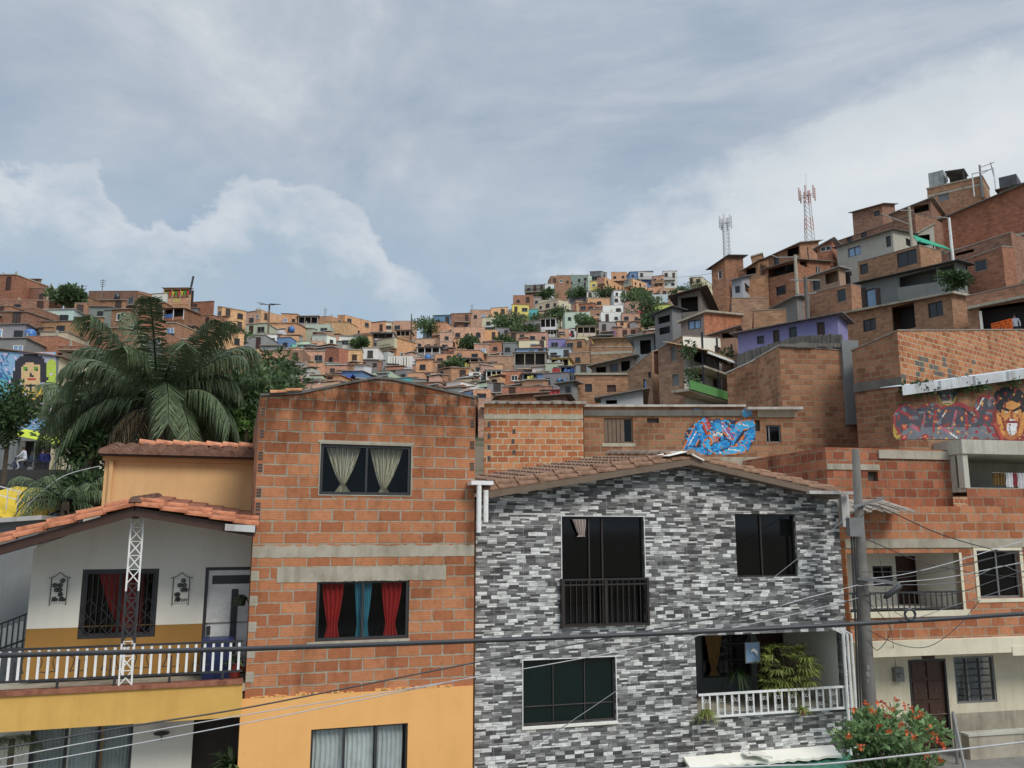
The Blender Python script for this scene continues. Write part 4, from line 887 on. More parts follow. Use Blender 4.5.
# ================================================================== hillside houses
TINT = {'b': (.40, .225, .145), 'B': (.31, .18, .125), 'r': (.40, .185, .12), 'o': (.64, .375, .22), 's': (.54, .34, .25), 'w': (.66, .66, .62), 'c': (.62, .54, .38),
        'g': (.46, .55, .42), 'l': (.48, .56, .16), 'y': (.70, .58, .18), 't': (.10, .40, .40), 'u': (.16, .27, .42), 'p': (.27, .24, .46), 'k': (.25, .25, .25), 'a': (.45, .55, .55), 'm': (.37, .36, .33)}
BRICKY = set('bBros')
def wallmat(c): return 'brick_hill' if c in BRICKY else 'paint'
def jit(c, a=.08):
    f = R.uniform(1 - a, 1 + a); return tuple(min(.8, v * f * R.uniform(1 - a / 3, 1 + a / 3)) for v in c)
def hh(name, label, xL, xC, xR, yL, yC, yb, c, roof='f', D=None, yaw=-60, wins=(), winsR=(), yR=None, W=7.0, rt=(.30, .29, .27), tint=None, mat=None, cat='house', band=None, group=None, drop=5.5, over=None, right_mat=None):
    D = D or dep(xC, yb); p = at(xC, yb, D)
    F = Fr(xC, D, yaw, 0, y=(yL + yC) / 2)
    L = -F.at(xL, (yL + yb) / 2)[0]; zC = F.at(xC, yC)[1]; zL = F.at(xL, yL)[1]
    e = F.world(-L, 0, 0); base = min(p.z, gz(F.o.x, F.o.y), gz(e.x, e.y)) - drop
    F2 = Fr(0, 0, yaw + 90, 0, o=(F.o.x, F.o.y, 0)); zR = zC
    if xR > xC + .5:
        s_ = F2.at(xR, ((yR or yC) + yb) / 2)[0]
        if .3 < s_ < 30: W = s_; zR = F2.at(xR, yR)[1] if yR else zC
    F.o.z = base; F.zb = base; F2.o.z = base; F2.zb = base; zL -= base; zC -= base; zR -= base; zB = zL + zR - zC
    ro = tag(empty(name, F), label, cat, group); mm = mat or wallmat(c); tn = tint or jit(TINT[c], .06); rev = .13
    xf2 = lambda p_: (-p_[1], p_[0], p_[2])
    H1 = [F.rect(*w[:4]) for w in wins]; H2 = [F2.rect(*w[:4]) for w in winsR]
    H1 = [(max(a, -L + .05), b, min(c_, -.05), min(d, zL + (zC - zL) * (a + L) / L - .05, zL + (zC - zL) * (c_ + L) / L - .05)) for a, b, c_, d in H1]
    H2 = [(max(a, .05), b, min(c_, W - .05), min(d, max(zC, zR) - .05)) for a, b, c_, d in H2]
    H1 = [(h, w) for h, w in zip(H1, wins) if h[2] - h[0] > .1 and h[3] - h[1] > .1]; H2 = [(h, w) for h, w in zip(H2, winsR) if h[2] - h[0] > .1 and h[3] - h[1] > .1]
    mb = MB(); holed(mb, [(-L, zL), (0, zC)], 0, [h for h, _ in H1], rev=rev)
    if not right_mat: mb.xf = xf2; holed(mb, [(0, zC), (W, zR)], 0, [h for h, _ in H2], rev=rev); mb.xf = None
    mb.face([(-L, W, 0), (-L, 0, 0), (-L, 0, zL), (-L, W, zB)]); mb.face([(0, W, 0), (-L, W, 0), (-L, W, zB), (0, W, zR)])
    mb.face([(-L, 0, zL - .01), (0, 0, zC - .01), (0, W, zR - .01), (-L, W, zB - .01)]); part(mb, 'wall', mm, ro, tn)
    if right_mat:
        mb = MB(xf2); holed(mb, [(0, zC), (W, zR)], 0, [h for h, _ in H2], rev=rev); part(mb, 'side_wall', right_mat[0], ro, right_mat[1])
    for hs, xf in ((H1, None), (H2, xf2)):
        for h, w in hs:
            kd = w[4] if len(w) > 4 else 'd'
            if kd == 'o':
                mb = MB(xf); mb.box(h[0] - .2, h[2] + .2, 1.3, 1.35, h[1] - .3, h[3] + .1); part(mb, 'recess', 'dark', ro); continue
            fm, pn = {'d': ('dark_metal', 'pane_far'), 'w': ('white_metal', 'pane_far'), 's': ('dark_metal', 'pane_sky'), 'g': ('grey_metal', 'pane_far'), 't': ('wood', 'wood'), 'k': ('grey_metal', 'grey_wall')}[kd]
            mb = MB(xf); fw = .06; mb.ring(h[0], h[1], h[2], h[3], rev - .07, rev - .0, fw)
            if h[2] - h[0] > .9: n_ = 2 if h[2] - h[0] < 2.2 else 3
            else: n_ = 1
            for i in range(1, n_): s_ = h[0] + (h[2] - h[0]) * i / n_; mb.box(s_ - .03, s_ + .03, rev - .068, rev - .002, h[1] + fw, h[3] - fw)
            fo = part(mb, 'window' if kd != 't' else 'door', fm, ro)
            mb = MB(xf); mb.box(h[0] + .03, h[2] - .03, rev - .03, rev - .02, h[1] + .03, h[3] - .03); part(mb, 'pane' if kd != 't' else 'leaf', pn, fo)
    if band:
        mb = MB()
        for y in band:
            za = F.at(xC, y)[1]; mb.box(-L - .02, .02, -.025, .0, za - .12, za + .12)
            if xR > xC + 2: mb.xf = xf2; mb.box(0, W, -.024, 0, za - .12, za + .12); mb.xf = None
        part(mb, 'floor_beam', 'concrete', ro)
    ov = {'f': .1, 's': .35, 't': .4, 'n': .03}[roof] if over is None else over; th = {'f': .14, 's': .06, 't': .1, 'n': .05}[roof]
    sl_ = (zC - zL) / max(L, .1); st = (zR - zC) / max(W, .1); rz_ = lambda s_, t_: zC + s_ * sl_ + t_ * st
    cs = [(-L - ov, -ov), (ov, -ov), (ov, W + ov), (-L - ov, W + ov)]
    if roof == 't':
        mb = MB(); v = Vector((1, 0, sl_)); e_ = Vector((0, 1, st))
        if abs(sl_) >= abs(st): tiles(mb, (-L - ov, -ov, rz_(-L - ov, -ov)), e_, v, (W + 2 * ov), (L + 2 * ov) * v.length, .3, .45, .06)
        else: tiles(mb, (-L - ov, -ov, rz_(-L - ov, -ov)), v, e_, L + 2 * ov, (W + 2 * ov) * e_.length, .3, .45, .06)
        part(mb, 'roof', 'tile_red', ro, rt)
    else:
        mb = MB(); mb.hexa([(s_, t_, rz_(s_, t_)) for s_, t_ in cs], [(s_, t_, rz_(s_, t_) + th) for s_, t_ in cs]); part(mb, 'roof', 'zinc' if roof in 'sn' else 'concrete', ro, rt)
    ro['_L'] = L; ro['_W'] = W
    return F, ro, L, W, zC, zL
def cleanup(o):
    for k_ in ('_L', '_W'):
        if k_ in o: del o[k_]

# ---- blocks right behind the grey house -------------------------------------------------
GR = 'houses packed on the hillside'
def paint_cells(mb, F, x0, y0, x1, y1, cell, shapes, t=-.012, edge=None):
    """Wall painting: flat cells on the wall, each with the colour of the last shape that covers it."""
    nx, ny = int((x1 - x0) / cell), int((y1 - y0) / cell)
    for j in range(ny):
        for i in range(nx):
            px_, py_ = x0 + (i + .5) * cell, y0 + (j + .5) * cell; col = None
            for sh in shapes:
                k_, c_ = sh[0], sh[-1]
                if k_ == 'e': hit = ((px_ - sh[1]) / sh[3]) ** 2 + ((py_ - sh[2]) / sh[4]) ** 2 < 1
                elif k_ == 'l':
                    ax, ay, bx, by, w_ = sh[1:6]; l2 = (bx - ax) ** 2 + (by - ay) ** 2; f = max(0, min(1, ((px_ - ax) * (bx - ax) + (py_ - ay) * (by - ay)) / l2)); hit = math.hypot(px_ - ax - f * (bx - ax), py_ - ay - f * (by - ay)) < w_
                elif k_ == 'r': hit = sh[1] <= px_ <= sh[3] and sh[2] <= py_ <= sh[4]
                elif k_ == 'n': hit = col is not None and noise.noise((px_ * sh[1], py_ * sh[2], sh[3])) > sh[4]
                if hit: col = c_
            if col is None: continue
            a, b = F.at(px_ - cell / 2, py_ + cell / 2, 0), F.at(px_ + cell / 2, py_ - cell / 2, 0); mb.col = col
            mb.face([(a[0], t, a[1]), (b[0], t, a[1]), (b[0], t, b[1]), (a[0], t, b[1])])
    mb.col = None

# middle brick row: two facades
F = MRL = Fr(530, 27.5, 2); ro = tag(empty('brick_row_house', F), 'orange block house with pale mortar joints directly behind the left slope of grey house roof', 'house')
sL, sR = F.at(484, 440)[0], F.at(583.5, 440)[0]; tp = [(sL, F.at(484, 404)[1]), (sR, F.at(583, 405)[1])]
mb = MB(); holed(mb, tp, 2); part(mb, 'wall', 'block_mid', ro); mb = MB(); shell(mb, tp, 2, 8); part(mb, 'side_wall', 'block_dull', ro)
mb = MB(); z = F.at(530, 417)[1]; mb.box(sL, sR, -.02, 0, z - .07, z + .07); part(mb, 'floor_beam', 'concrete', ro)
mb = MB()
for i in range(9): s = sL + (sR - sL) * i / 9; mb.hexa([(s, -.15, tp[0][1]), (s + 1.0 * (sR - sL) / 9 + .1, -.15, tp[0][1]), (s + (sR - sL) / 9 + .1, 8, tp[0][1]), (s, 8, tp[0][1])], [(s, -.15, tp[0][1] + .06 + R.uniform(0, .05)), (s + (sR - sL) / 9 + .1, -.15, tp[0][1] + .06 + R.uniform(0, .05)), (s + (sR - sL) / 9 + .1, 8, tp[0][1] + .1), (s, 8, tp[0][1] + .1)])
part(mb, 'roof', 'zinc', ro, (.34, .30, .26))
for x, y in ((489, 424), (489, 436), (489, 447), (514, 431), (513, 441), (514, 452), (489, 458)): a = F.at(x, y); mb = MB(); mb.box(a[0] - .05, a[0] + .05, -.006, .003, a[1] - .09, a[1] + .06); part(mb, 'hollow_block_end', 'dark', ro)
F = MRR = Fr(690, 28, 0); ro = tag(empty('brick_row_house', F), 'long dull brick house with a bright blue graffiti piece and a timber shuttered window', 'house')
sL, sR = F.at(583.5, 440)[0] + .02, F.at(796, 440)[0]; tp = [(sL, F.at(584, 403)[1]), (F.at(600, 403)[0], F.at(600, 403)[1]), (F.at(603, 406)[0], F.at(603, 406)[1]), (F.at(748, 407)[0], F.at(748, 407)[1]), (F.at(765, 411)[0], F.at(765, 411)[1]), (sR, F.at(796, 411)[1])]
ws = [F.rect(604, 418, 633, 443), F.rect(647, 418, 659, 423), F.rect(753, 420, 760, 431), F.rect(766, 425, 781, 442.5)]
mb = MB(); holed(mb, tp, 2, ws, rev=.18); shell(mb, tp, 2, 7); part(mb, 'wall', 'block_dull', ro)
z = F.at(640, 413)[1]; z2 = F.at(640, 461)[1]; mb = MB(); mb.box(sL, F.at(742, 413)[0], -.05, 0, z - .1, z + .1); part(mb, 'floor_beam', 'concrete_dark', ro)
mb = MB(); mb.box(sL, sR + .3, -.14, 0, z2 - .12, z2 + .12); z3 = F.at(775, 409)[1]; mb.box(F.at(757, 409)[0], sR, -.06, 0, z3 - .28, z3 + .02); part(mb, 'cornice', 'concrete', ro)
mb = MB(); mb.box(sL, F.at(745, 405)[0], -.1, 7, tp[3][1] + .0, tp[3][1] + .07); mb.box(F.at(745, 405)[0] + .02, sR + .2, -.3, 7, tp[-1][1] + .02, tp[-1][1] + .1); part(mb, 'roof', 'zinc', ro, (.5, .48, .44))
fo = window(ro, ws[0], .1, 'wood_grey', 'pane_dark', (.3, .6), fw=.05); mb = MB(); h = ws[0]; n_ = 7
for i in range(5): s = h[0] + (h[2] - h[0]) * i / n_; mb.box(s + .01, s + (h[2] - h[0]) / n_ - .01, .05, .075, h[1] + .02, h[3] - .02)
part(mb, 'shutter', 'wood_grey', fo)
mb = MB(); mb.box(h[0] - .08, h[2] + .08, -.02, .0, h[1] - .12, h[1] - .0); part(mb, 'window_sill', 'concrete', ro)
window(ro, ws[3], .1, 'grey_metal', 'pane_dark', (.25,), fw=.04); mb = MB(); mb.box(ws[1][0], ws[1][2], .1, .15, ws[1][1], ws[1][3]); mb.box(ws[2][0], ws[2][2], .1, .15, ws[2][1], ws[2][3]); part(mb, 'vent_opening', 'dark', ro)
mb = MB(); BL, LB, OR, RD, WH, DK, PU = (.015, .24, .62), (.06, .42, .75), (.72, .22, .05), (.55, .07, .05), (.8, .8, .78), (.03, .03, .05), (.28, .12, .32)
gs = [('r', 684, 421, 754, 453, (.18, .15, .12)), ('e', 696, 412, 5, 3.5, (.10, .25, .45)), ('e', 746, 413, 6, 4, (.16, .36, .62))]
gs = [('e', 720, 436, 35, 17, DK), ('e', 697, 412, 5, 3.5, (.10, .25, .45)), ('e', 746, 413, 6, 4, (.16, .36, .62))]
for i, (a, b, c_, d, w_, cl) in enumerate(((688, 450, 700, 426, 4.5, BL), (700, 426, 708, 450, 4, BL), (705, 422, 713, 440, 4, RD), (709, 444, 722, 451, 5, LB), (712, 434, 716, 446, 4, OR), (726, 446, 740, 426, 5, BL), (740, 426, 750, 424, 4, LB), (736, 450, 748, 436, 4, OR), (744, 447, 753, 432, 4, BL), (728, 451, 742, 449, 3.4, LB), (690, 450, 704, 452, 3.5, BL), (716, 447, 726, 444, 4, BL), (722, 426, 732, 436, 3, PU))):
    gs += [('l', a, b, c_, d, w_ + 1.1, DK if i % 3 else OR), ('l', a, b, c_, d, w_, cl), ('l', a - 1, b - 2, c_ - 1.5, d + 2, .55, WH if i % 3 == 0 else LB)]
gs += [('e', 717, 426, 5, 6, (.03, .17, .42)), ('e', 718, 427, 3.4, 4, (.05, .36, .66)), ('e', 718, 435, 5, 2.6, (.75, .68, .58)), ('e', 718, 437, 4, 1.2, (.5, .1, .1)), ('n', .3, .4, 9.0, .22, LB), ('n', .35, .45, 3.0, .48, OR), ('n', .3, .3, 31.0, .42, BL)]
paint_cells(mb, F, 683, 407, 755, 455, .9, gs); o = part(mb, 'graffiti', 'mural', ro, label='bright blue, orange and red lettering sprayed on the wall')
# block wall under the row, with a white pipe frame on it
F = LOW = Fr(790, 25.5, 4); ro = tag(empty('brick_annex', F), 'low red block annex with a bent white pipe behind the grey house roof', 'house')
sL, sR = F.at(690, 470)[0], F.at(858, 470)[0]; tp = [(sL, F.at(690, 463.5)[1]), (sR, F.at(858, 455)[1])]; mb = MB(); holed(mb, tp, 1); shell(mb, tp, 1, 2.3); part(mb, 'wall', 'block_red', ro)
mb = MB(); mb.hexa([(sL, -.08, tp[0][1] - .22), (sR, -.08, tp[1][1] - .22), (sR, 2.3, tp[1][1] - .22), (sL, 2.3, tp[0][1] - .22)], [(sL, -.08, tp[0][1] + .03), (sR, -.08, tp[1][1] + .03), (sR, 2.3, tp[1][1] + .03), (sL, 2.3, tp[0][1] + .03)]); part(mb, 'cornice', 'concrete', ro)
mb = MB(); q = [F.at(x, y, -.1) for x, y in ((784, 481), (782, 471), (801, 471), (801, 484))]; mb.tube([(a, -.1, b) for a, b in q], .045, 7); part(mb, 'pipe_frame', 'white_metal', ro)

# tall brown brick blocks
hh('brick_house', 'plain windowless brown brick wall stepped up beside the green balcony house', 729, 774, 782, 373, 352, 480, 'B', 'n', D=33, yaw=-40, W=6, tint=(.55, .55, .55), mat='block_dull', rt=(.4, .38, .35))
F, ro, L, W_, zC, zL = hh('brick_house', 'blank brown brick block with a tall grey rendered slot, left of the graffiti wall', 783, 862, 868, 346, 352, 480, 'B', 'n', D=31.2, yaw=4, W=6, mat='block_dull', rt=(.4, .38, .35))
c = F.rect(843, 345, 859.5, 425); mb = MB(); mb.box(c[0], c[2], -.14, 0, c[1], c[3] + .15); part(mb, 'rendered_slot', 'grey_wall', ro)
mb = MB(); b = F.rect(783, 338, 845, 352)
for i in range(16): s = -L + (c[0] + L) * i / 16; mb.box(s, s + R.uniform(.3, .42), -.05 - .05 * R.random(), .3, zL - .02 + R.uniform(-.05, .05), zL + R.uniform(.06, .14))
part(mb, 'rubble_edge', 'concrete_dark', ro)
FT, rT, L, W_, zC, zL = hh('brick_house', 'tall brick house with a corner, standing above the grey lettered graffiti wall', 856, 898, 1060, 350, 331, 470, 'b', 'n', D=28.5, yaw=-52, mat='block_dull', yR=333, rt=(.3, .26, .22), right_mat=('block_mid', None))
_sb = set()
F2T = Fr(0, 0, 38, FT.zb, o=(FT.o.x, FT.o.y, 0)); xfT = lambda p_: (-p_[1], p_[0], p_[2])
for i in range(26):
    mb = MB(xfT)
    a = F2T.at(900 + R.random() * 75, 362 + R.random() * 22 - .1 * i); w_ = .17; mb.box(round(a[0] / .35) * .35 + .02, round(a[0] / .35) * .35 + .33, -.006, .0, round(a[1] / .2) * .2 + .02, round(a[1] / .2) * .2 + .18)
    if (round(a[0] / .35), round(a[1] / .2)) not in _sb: _sb.add((round(a[0] / .35), round(a[1] / .2))); part(mb, 'sooty_block', 'concrete_dark', rT)
mb = MB(); a = FT.at(897, 381)[1]; mb.box(-L, .03, -.06, 0, a - .2, a + .12); part(mb, 'floor_beam', 'concrete_dark', rT)

# right house: stacked storeys
F = FR = Fr(900, 21.0, 13); zb = 0
ro = tag(empty('stacked_house', F), 'stacked brick house with cream ground floor and balcony recess, right of utility pole', 'house')
xl, xr = F.at(846, 560)[0], F.at(1060, 560)[0] + 4
bal = F.rect(847, 553, 961, 611); wn = F.rect(978, 550, 1021, 598); zt = F.at(900, 506)[1]; zbr = F.at(900, 640)[1]
bal = (xl + .02, bal[1], bal[2], bal[3])
mb = MB(); holed(mb, [(xl, zt), (xr, zt)], zbr, [bal, wn], rev=.18); shell(mb, [(xl, zt), (xr, zt)], zbr, 7); part(mb, 'middle_wall', 'block_orange', ro)
window(ro, wn, .1, 'grey_metal', 'pane_dark', (.5,), fw=.05); mb = MB(); mb.ring(wn[0] - .09, wn[1] - .1, wn[2] + .09, wn[3] + .08, -.02, .03, .09); mb.box(bal[0], bal[2] + .15, -.05, .3, bal[1] - .14, bal[1]); mb.box(bal[2], bal[2] + .07, -.02, .2, bal[1], bal[3]); part(mb, 'trim', 'cream', ro)
mb = MB(); z = F.at(900, 547)[1]; mb.box(xl, xr, -.03, 0, z - .02, z + .2); part(mb, 'floor_beam', 'concrete', ro)
DB = 1.6; mb = MB(); bw = F.rect(873, 566, 893, 586, DB); bd = F.rect(897, 556, 925, 610, DB); holed(mb, [(xl, bal[3] + .1), (bal[2] + .3, bal[3] + .1)], bal[1], [bw, (bd[0], bal[1], bd[2], bd[3])], t=DB, rev=.15); mb.face([(bal[2], .18, bal[1]), (bal[2], DB, bal[1]), (bal[2], DB, bal[3]), (bal[2], .18, bal[3])]); mb.face([(xl, .18, bal[1]), (bal[2], .18, bal[1]), (bal[2], DB, bal[1]), (xl, DB, bal[1])]); part(mb, 'balcony_lining', 'white', ro)
window(ro, bw, DB + .06, 'dark_metal', 'pane_dark', (.5,), fw=.05); mb = MB(); mb.box(bd[0], bd[2], DB + .1, DB + .14, bal[1], bd[3]); part(mb, 'balcony_door', 'wood', ro)
r0 = F.rect(848, 592, 961, 609); railing(ro, bal[0] + .05, bal[2] - .02, bal[1] + .03, bal[1] + (r0[3] - r0[1]) + .05, .04, 20, 'dark_metal', r=.02, bw=.014)
zc0, zc1 = F.at(900, 655)[1], F.at(900, 633)[1]
mb = MB(); mb.box(xl, xr, -.22, .25, zc0, zbr + .0); mb.box(F.at(1005, 650)[0], xr, -.24, -.22, F.at(1010, 650)[1] - .1, F.at(1010, 645)[1]); part(mb, 'cream_band', 'cream', ro)
T = .75; dr = F.rect(912, 660, 948, 748, T); w2 = F.rect(955, 656, 995.5, 703, T); zg = F.at(930, 748, T)[1]
dr = (dr[0], zg, dr[2], dr[3]); mb = MB(); zdado = F.at(985, 712, T)[1]; holed(mb, [(xl, zc0 + .3), (xr, zc0 + .3)], zdado, [(dr[0], zdado, dr[2], dr[3]), w2], t=T, rev=.12); mb.box(xl, xr, .2, T + .3, zc0 - .02, zc0 + .02); part(mb, 'ground_floor_wall', 'cream', ro)
mb = MB(); holed(mb, [(xl, zdado), (xr, zdado)], 0, [(dr[0], zg, dr[2], zdado + .01)], t=T - .01, rev=.1); part(mb, 'dado', 'concrete', ro)
mb = MB(); mb.box(dr[0] + .03, dr[2] - .03, T + .05, T + .1, zg, dr[3] - .03)
for j in range(4):
    for i in range(2): x0 = dr[0] + .08 + i * .44; z0 = zg + .1 + j * .52; mb.hexa([(x0, T + .02, z0), (x0 + .36, T + .02, z0), (x0 + .36, T + .051, z0), (x0, T + .051, z0)], [(x0, T + .02, z0 + .42), (x0 + .36, T + .02, z0 + .42), (x0 + .36, T + .051, z0 + .42), (x0, T + .051, z0 + .42)])
do = part(mb, 'front_door', 'wood', ro); mb = MB(); mb.ring(dr[0] - .02, zg - .05, dr[2] + .02, dr[3] + .02, T - .02, T + .08, .05); part(mb, 'door_frame', 'dark_metal', do)
mb = MB()
for j in range(4):
    for i in range(3): mb.box(dr[0] + .12 + i * .3, dr[0] + .145 + i * .3, T + .0, T + .021, zg + .3 + j * .52, zg + .325 + j * .52)
part(mb, 'studs', 'grey_metal', do)
fo = window(ro, w2, T + .05, 'grey_metal', 'glass', (.33, .66), fw=.05); mb = MB()
for i in range(6): z = w2[1] + (w2[3] - w2[1]) * (i + 1) / 7; mb.box(w2[0] + .05, w2[2] - .05, T + .0, T + .012, z - .008, z + .008)
part(mb, 'grille', 'dark_metal', fo); curtain(ro, w2[0] + .05, w2[0] + .55, w2[1] + .05, w2[3] - .05, T + .3, (.3, .3, .3), .1, .3, 5, -.6); curtain(ro, w2[0] + .6, w2[2] - .05, w2[1] + .05, w2[3] - .05, T + .3, (.14, .14, .15), .2, .6, 5)
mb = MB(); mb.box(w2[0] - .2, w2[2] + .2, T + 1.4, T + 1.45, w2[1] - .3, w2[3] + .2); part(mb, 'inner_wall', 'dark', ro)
c = F.rect(892, 667, 900.5, 681, T); mb = MB(); mb.box(c[0], c[2], T - .14, T, c[1], c[3]); mb.lathe(((c[0] + c[2]) / 2, T - .15, (c[1] + c[3]) / 2), [(.07, -.04), (.07, .04)], 10); part(mb, 'electric_meter', 'grey_metal', ro)
c = F.rect(922, 654.5, 934, 658, T); mb = MB(); mb.box(c[0], c[2], T - .03, T, c[1] - .02, c[3] + .03); part(mb, 'number_plate', 'wood', ro)
# upper storey: brick with a deep terrace
U = .55; zu = F.at(900, 449, U)[1]; te = F.rect(951, 449, 1060, 489, U - .5)
vw = F.rect(868, 471.5, 878, 481, U); tl = F.at(950, 465, U)[0]
mb = MB(); holed(mb, [(xl, zu), (tl, zu)], zt - .02, [vw], t=U, rev=.15); shell(mb, [(xl, zu), (tl, zu)], zt - .02, 6.5, t=U); holed(mb, [(tl, F.at(980, 488, U - .5)[1]), (xr, F.at(980, 488, U - .5)[1])], zt - .02, [], t=U - .5); part(mb, 'upper_wall', 'block_red', ro)
mb = MB(); mb.box(vw[0], vw[2], U + .12, U + .15, vw[1], vw[3]); part(mb, 'vent_opening', 'dark', ro)
mb = MB(); z = F.at(900, 455, U)[1]; mb.box(F.at(878, 455, U)[0], tl, U - .05, U, z - .1, z + .12); mb.box(xl, F.at(878, 455, U)[0], U - .03, U, F.at(860, 468, U)[1] - .05, F.at(860, 465, U)[1] + .02); part(mb, 'upper_beam', 'concrete', ro)
lin = 'cream'
zt0, zt1 = F.at(980, 488, U - .5)[1], F.at(980, 440, U - .5)[1]; tb = F.at(980, 454, U - .5)[1]
mb = MB(); mb.box(tl - .06, xr, U - .55, U + 2.2, tb, zt1); mb.box(tl - .03, tl + .12, U - .5, U - .3, zt0, tb); mb.face([(tl, U - .2, zt0), (tl, U + 2, zt0), (tl, U + 2, tb), (tl, U - .2, tb)]); mb.face([(tl, U + 2, zt0), (xr, U + 2, zt0), (xr, U + 2, tb), (tl, U + 2, tb)]); mb.box(tl, xr, U - .48, U + 2.2, zt0 - .1, zt0 + .01); part(mb, 'terrace', 'grey_cream', ro)
c = F.rect(1019, 468, 1030, 489, U + 1.9); window(ro, (c[0], zt0 + .4, c[0] + 1, tb - .35), U + 1.95, 'white_metal', 'pane_dark', (.5,), (.5,))
# graffiti wall standing on the upper storey
Fg = Fr(960, 22.6, 13); Fg.zb = 0; gl, gr = Fg.at(897, 420)[0], Fg.at(1070, 420)[0]; tp = [(gl, Fg.at(897, 392)[1]), (Fg.at(1024, 378)[0], Fg.at(1024, 376)[1]), (gr, Fg.at(1070, 370)[1])]
rg = tag(empty('graffiti_wall', Fg), 'block wall sprayed with large grey and red lettering and a bearded face, under a zinc coping', 'wall')
mb = MB(); z = Fg.at(950, 455)[1]; holed(mb, tp, z); shell(mb, tp, z, .25); part(mb, 'wall', 'block_dull', rg)
mb = MB(); a, b = Fg.at(902, 386.5, -.3), Fg.at(1070, 363.5, -.3); n_ = 5
for i in range(n_):
    p_, q_ = Vector((a[0] + (b[0] - a[0]) * i / n_, -.32, a[1] + (b[1] - a[1]) * i / n_)), Vector((a[0] + (b[0] - a[0]) * (i + 1) / n_ + .1, -.32, a[1] + (b[1] - a[1]) * (i + 1) / n_ + .012)); dn = Vector((0, .0, -.24)); up_ = Vector((0, .9, .10))
    mb.hexa([p_ + dn, q_ + dn, q_ + dn + Vector((0, .02, 0)), p_ + dn + Vector((0, .02, 0))], [p_, q_, q_ + Vector((0, .02, 0)), p_ + Vector((0, .02, 0))]); mb.hexa([p_, q_, q_ + up_, p_ + up_], [v_ + Vector((0, 0, .02)) for v_ in (p_, q_, q_ + up_, p_ + up_)])
part(mb, 'zinc_coping', 'zinc', rg, (.55, .58, .60))
G1, G2, RE, PK, BK, WT = (.075, .075, .095), (.17, .19, .22), (.32, .045, .055), (.45, .14, .18), (.02, .02, .025), (.72, .72, .72)
gs = [('e', 897, 425, 5, 14, (.45, .33, .06)), ('e', 905, 420, 12, 16, RE), ('e', 930, 416, 15, 13, RE), ('e', 955, 416, 18, 14, RE), ('e', 986, 409, 12, 14, RE), ('r', 901, 420, 1001, 439, G2), ('e', 906, 420, 11, 14, G1), ('e', 929, 415, 14, 10, G1), ('e', 954, 417, 17, 11, G1), ('e', 986, 409, 11, 12, G1), ('r', 905, 414, 1000, 427, G1), ('r', 903, 427, 1000, 439, G2)]
for a, b, c_, d, w_, cl in ((900, 411, 914, 419, 1.6, RE), (925, 413, 922, 426, .8, PK), (935, 411, 933, 432, 1.2, RE), (940, 420, 946, 411, .7, WT), (956, 411, 952, 428, 1.1, PK), (966, 415, 967, 435, 1.5, RE), (975, 413, 983, 398, .8, WT), (984, 425, 995, 437, 1.6, RE), (942, 428, 957, 438, .7, WT), (915, 408, 928, 415, .7, BK), (962, 408, 975, 418, .7, BK), (948, 432, 940, 427, 1.4, PK), (918, 430, 912, 426, 2, PK)):
    gs.append(('l', a, b, c_, d, w_, cl))
for a, b in ((904, 427), (925, 437), (974, 420), (904, 437), (986, 418)): gs += [('e', a, b, 3.4, 3.2, RE), ('e', a, b, 1.6, 1.6, (.65, .2, .1))]
gs += [('n', .14, .2, 4.0, .34, G2), ('n', .15, .2, 12.0, .5, RE)]
gs += [('e', 947, 396, 9, 9.5, (.42, .36, .06)), ('e', 947, 396, 7.6, 8.2, (.09, .10, .10)), ('l', 941, 396, 937, 389, 2.2, (.05, .05, .05)), ('l', 953, 396, 958, 388, 2.2, (.05, .05, .05)), ('e', 944, 396, 2, 1.3, (.3, .3, .3)), ('e', 950, 396, 2, 1.3, (.3, .3, .3)), ('l', 943, 402, 951, 402, 1, (.5, .4, .3))]
gs += [('e', 1011, 420, 19, 26, (.22, .035, .035)), ('e', 1011, 418, 15, 22, (.42, .15, .05)), ('e', 1009, 396, 15, 9, BK), ('e', 1000, 404, 5, 9, BK), ('e', 1022, 404, 5, 9, BK), ('e', 1011, 413, 10, 12, (.60, .28, .08)), ('l', 1002, 408, 1009, 411, 1.3, BK), ('l', 1013, 411, 1021, 407, 1.3, BK), ('e', 1006, 412, 1.6, 1.1, (.7, .6, .4)), ('e', 1016, 412, 1.6, 1.1, (.7, .6, .4)), ('l', 1011, 411, 1012, 419, 1.6, (.32, .11, .04)), ('e', 1012, 427, 5.5, 8, WT), ('l', 1007, 422, 1016, 422, 1.2, (.22, .03, .03)), ('l', 1009, 428, 1011, 436, .8, (.3, .3, .3)), ('l', 998, 414, 1003, 434, 2, (.62, .28, .07)), ('l', 1024, 414, 1020, 434, 2, (.62, .28, .07)), ('l', 995, 424, 1002, 438, 1.6, (.45, .08, .05)), ('l', 1002, 418, 1005, 430, 1, (.25, .05, .03)), ('l', 1019, 418, 1017, 430, 1, (.25, .05, .03)), ('n', .3, .22, 21.0, .38, (.28, .05, .04)), ('n', .25, .3, 41.0, .45, (.66, .34, .1))]
paint_cells(mb := MB(), Fg, 893, 384, 1032, 441, .8, gs); part(mb, 'graffiti', 'mural', rg, label='grey and red letters, a small eared mask and a dark-haired bearded face')
s, z = Fg.at(940, 391, -.2); t_ = thing('wall_weeds', 'green weeds sprouting along the wall top under the zinc coping', 'plant', Fg.world(s, -.16, z), Fg.a)
mb = MB()
for x, n_ in ((908, 30), (918, 70), (928, 60), (962, 60), (972, 90), (980, 60), (1010, 50)): a = Fg.at(x, 389 - (x - 905) * .06, -.16); leaves(mb, (a[0] - s, R.uniform(-.05, .05), a[1] - z), (.22, .1, .14), n_, .09)
part(mb, 'foliage', 'leaf', t_)
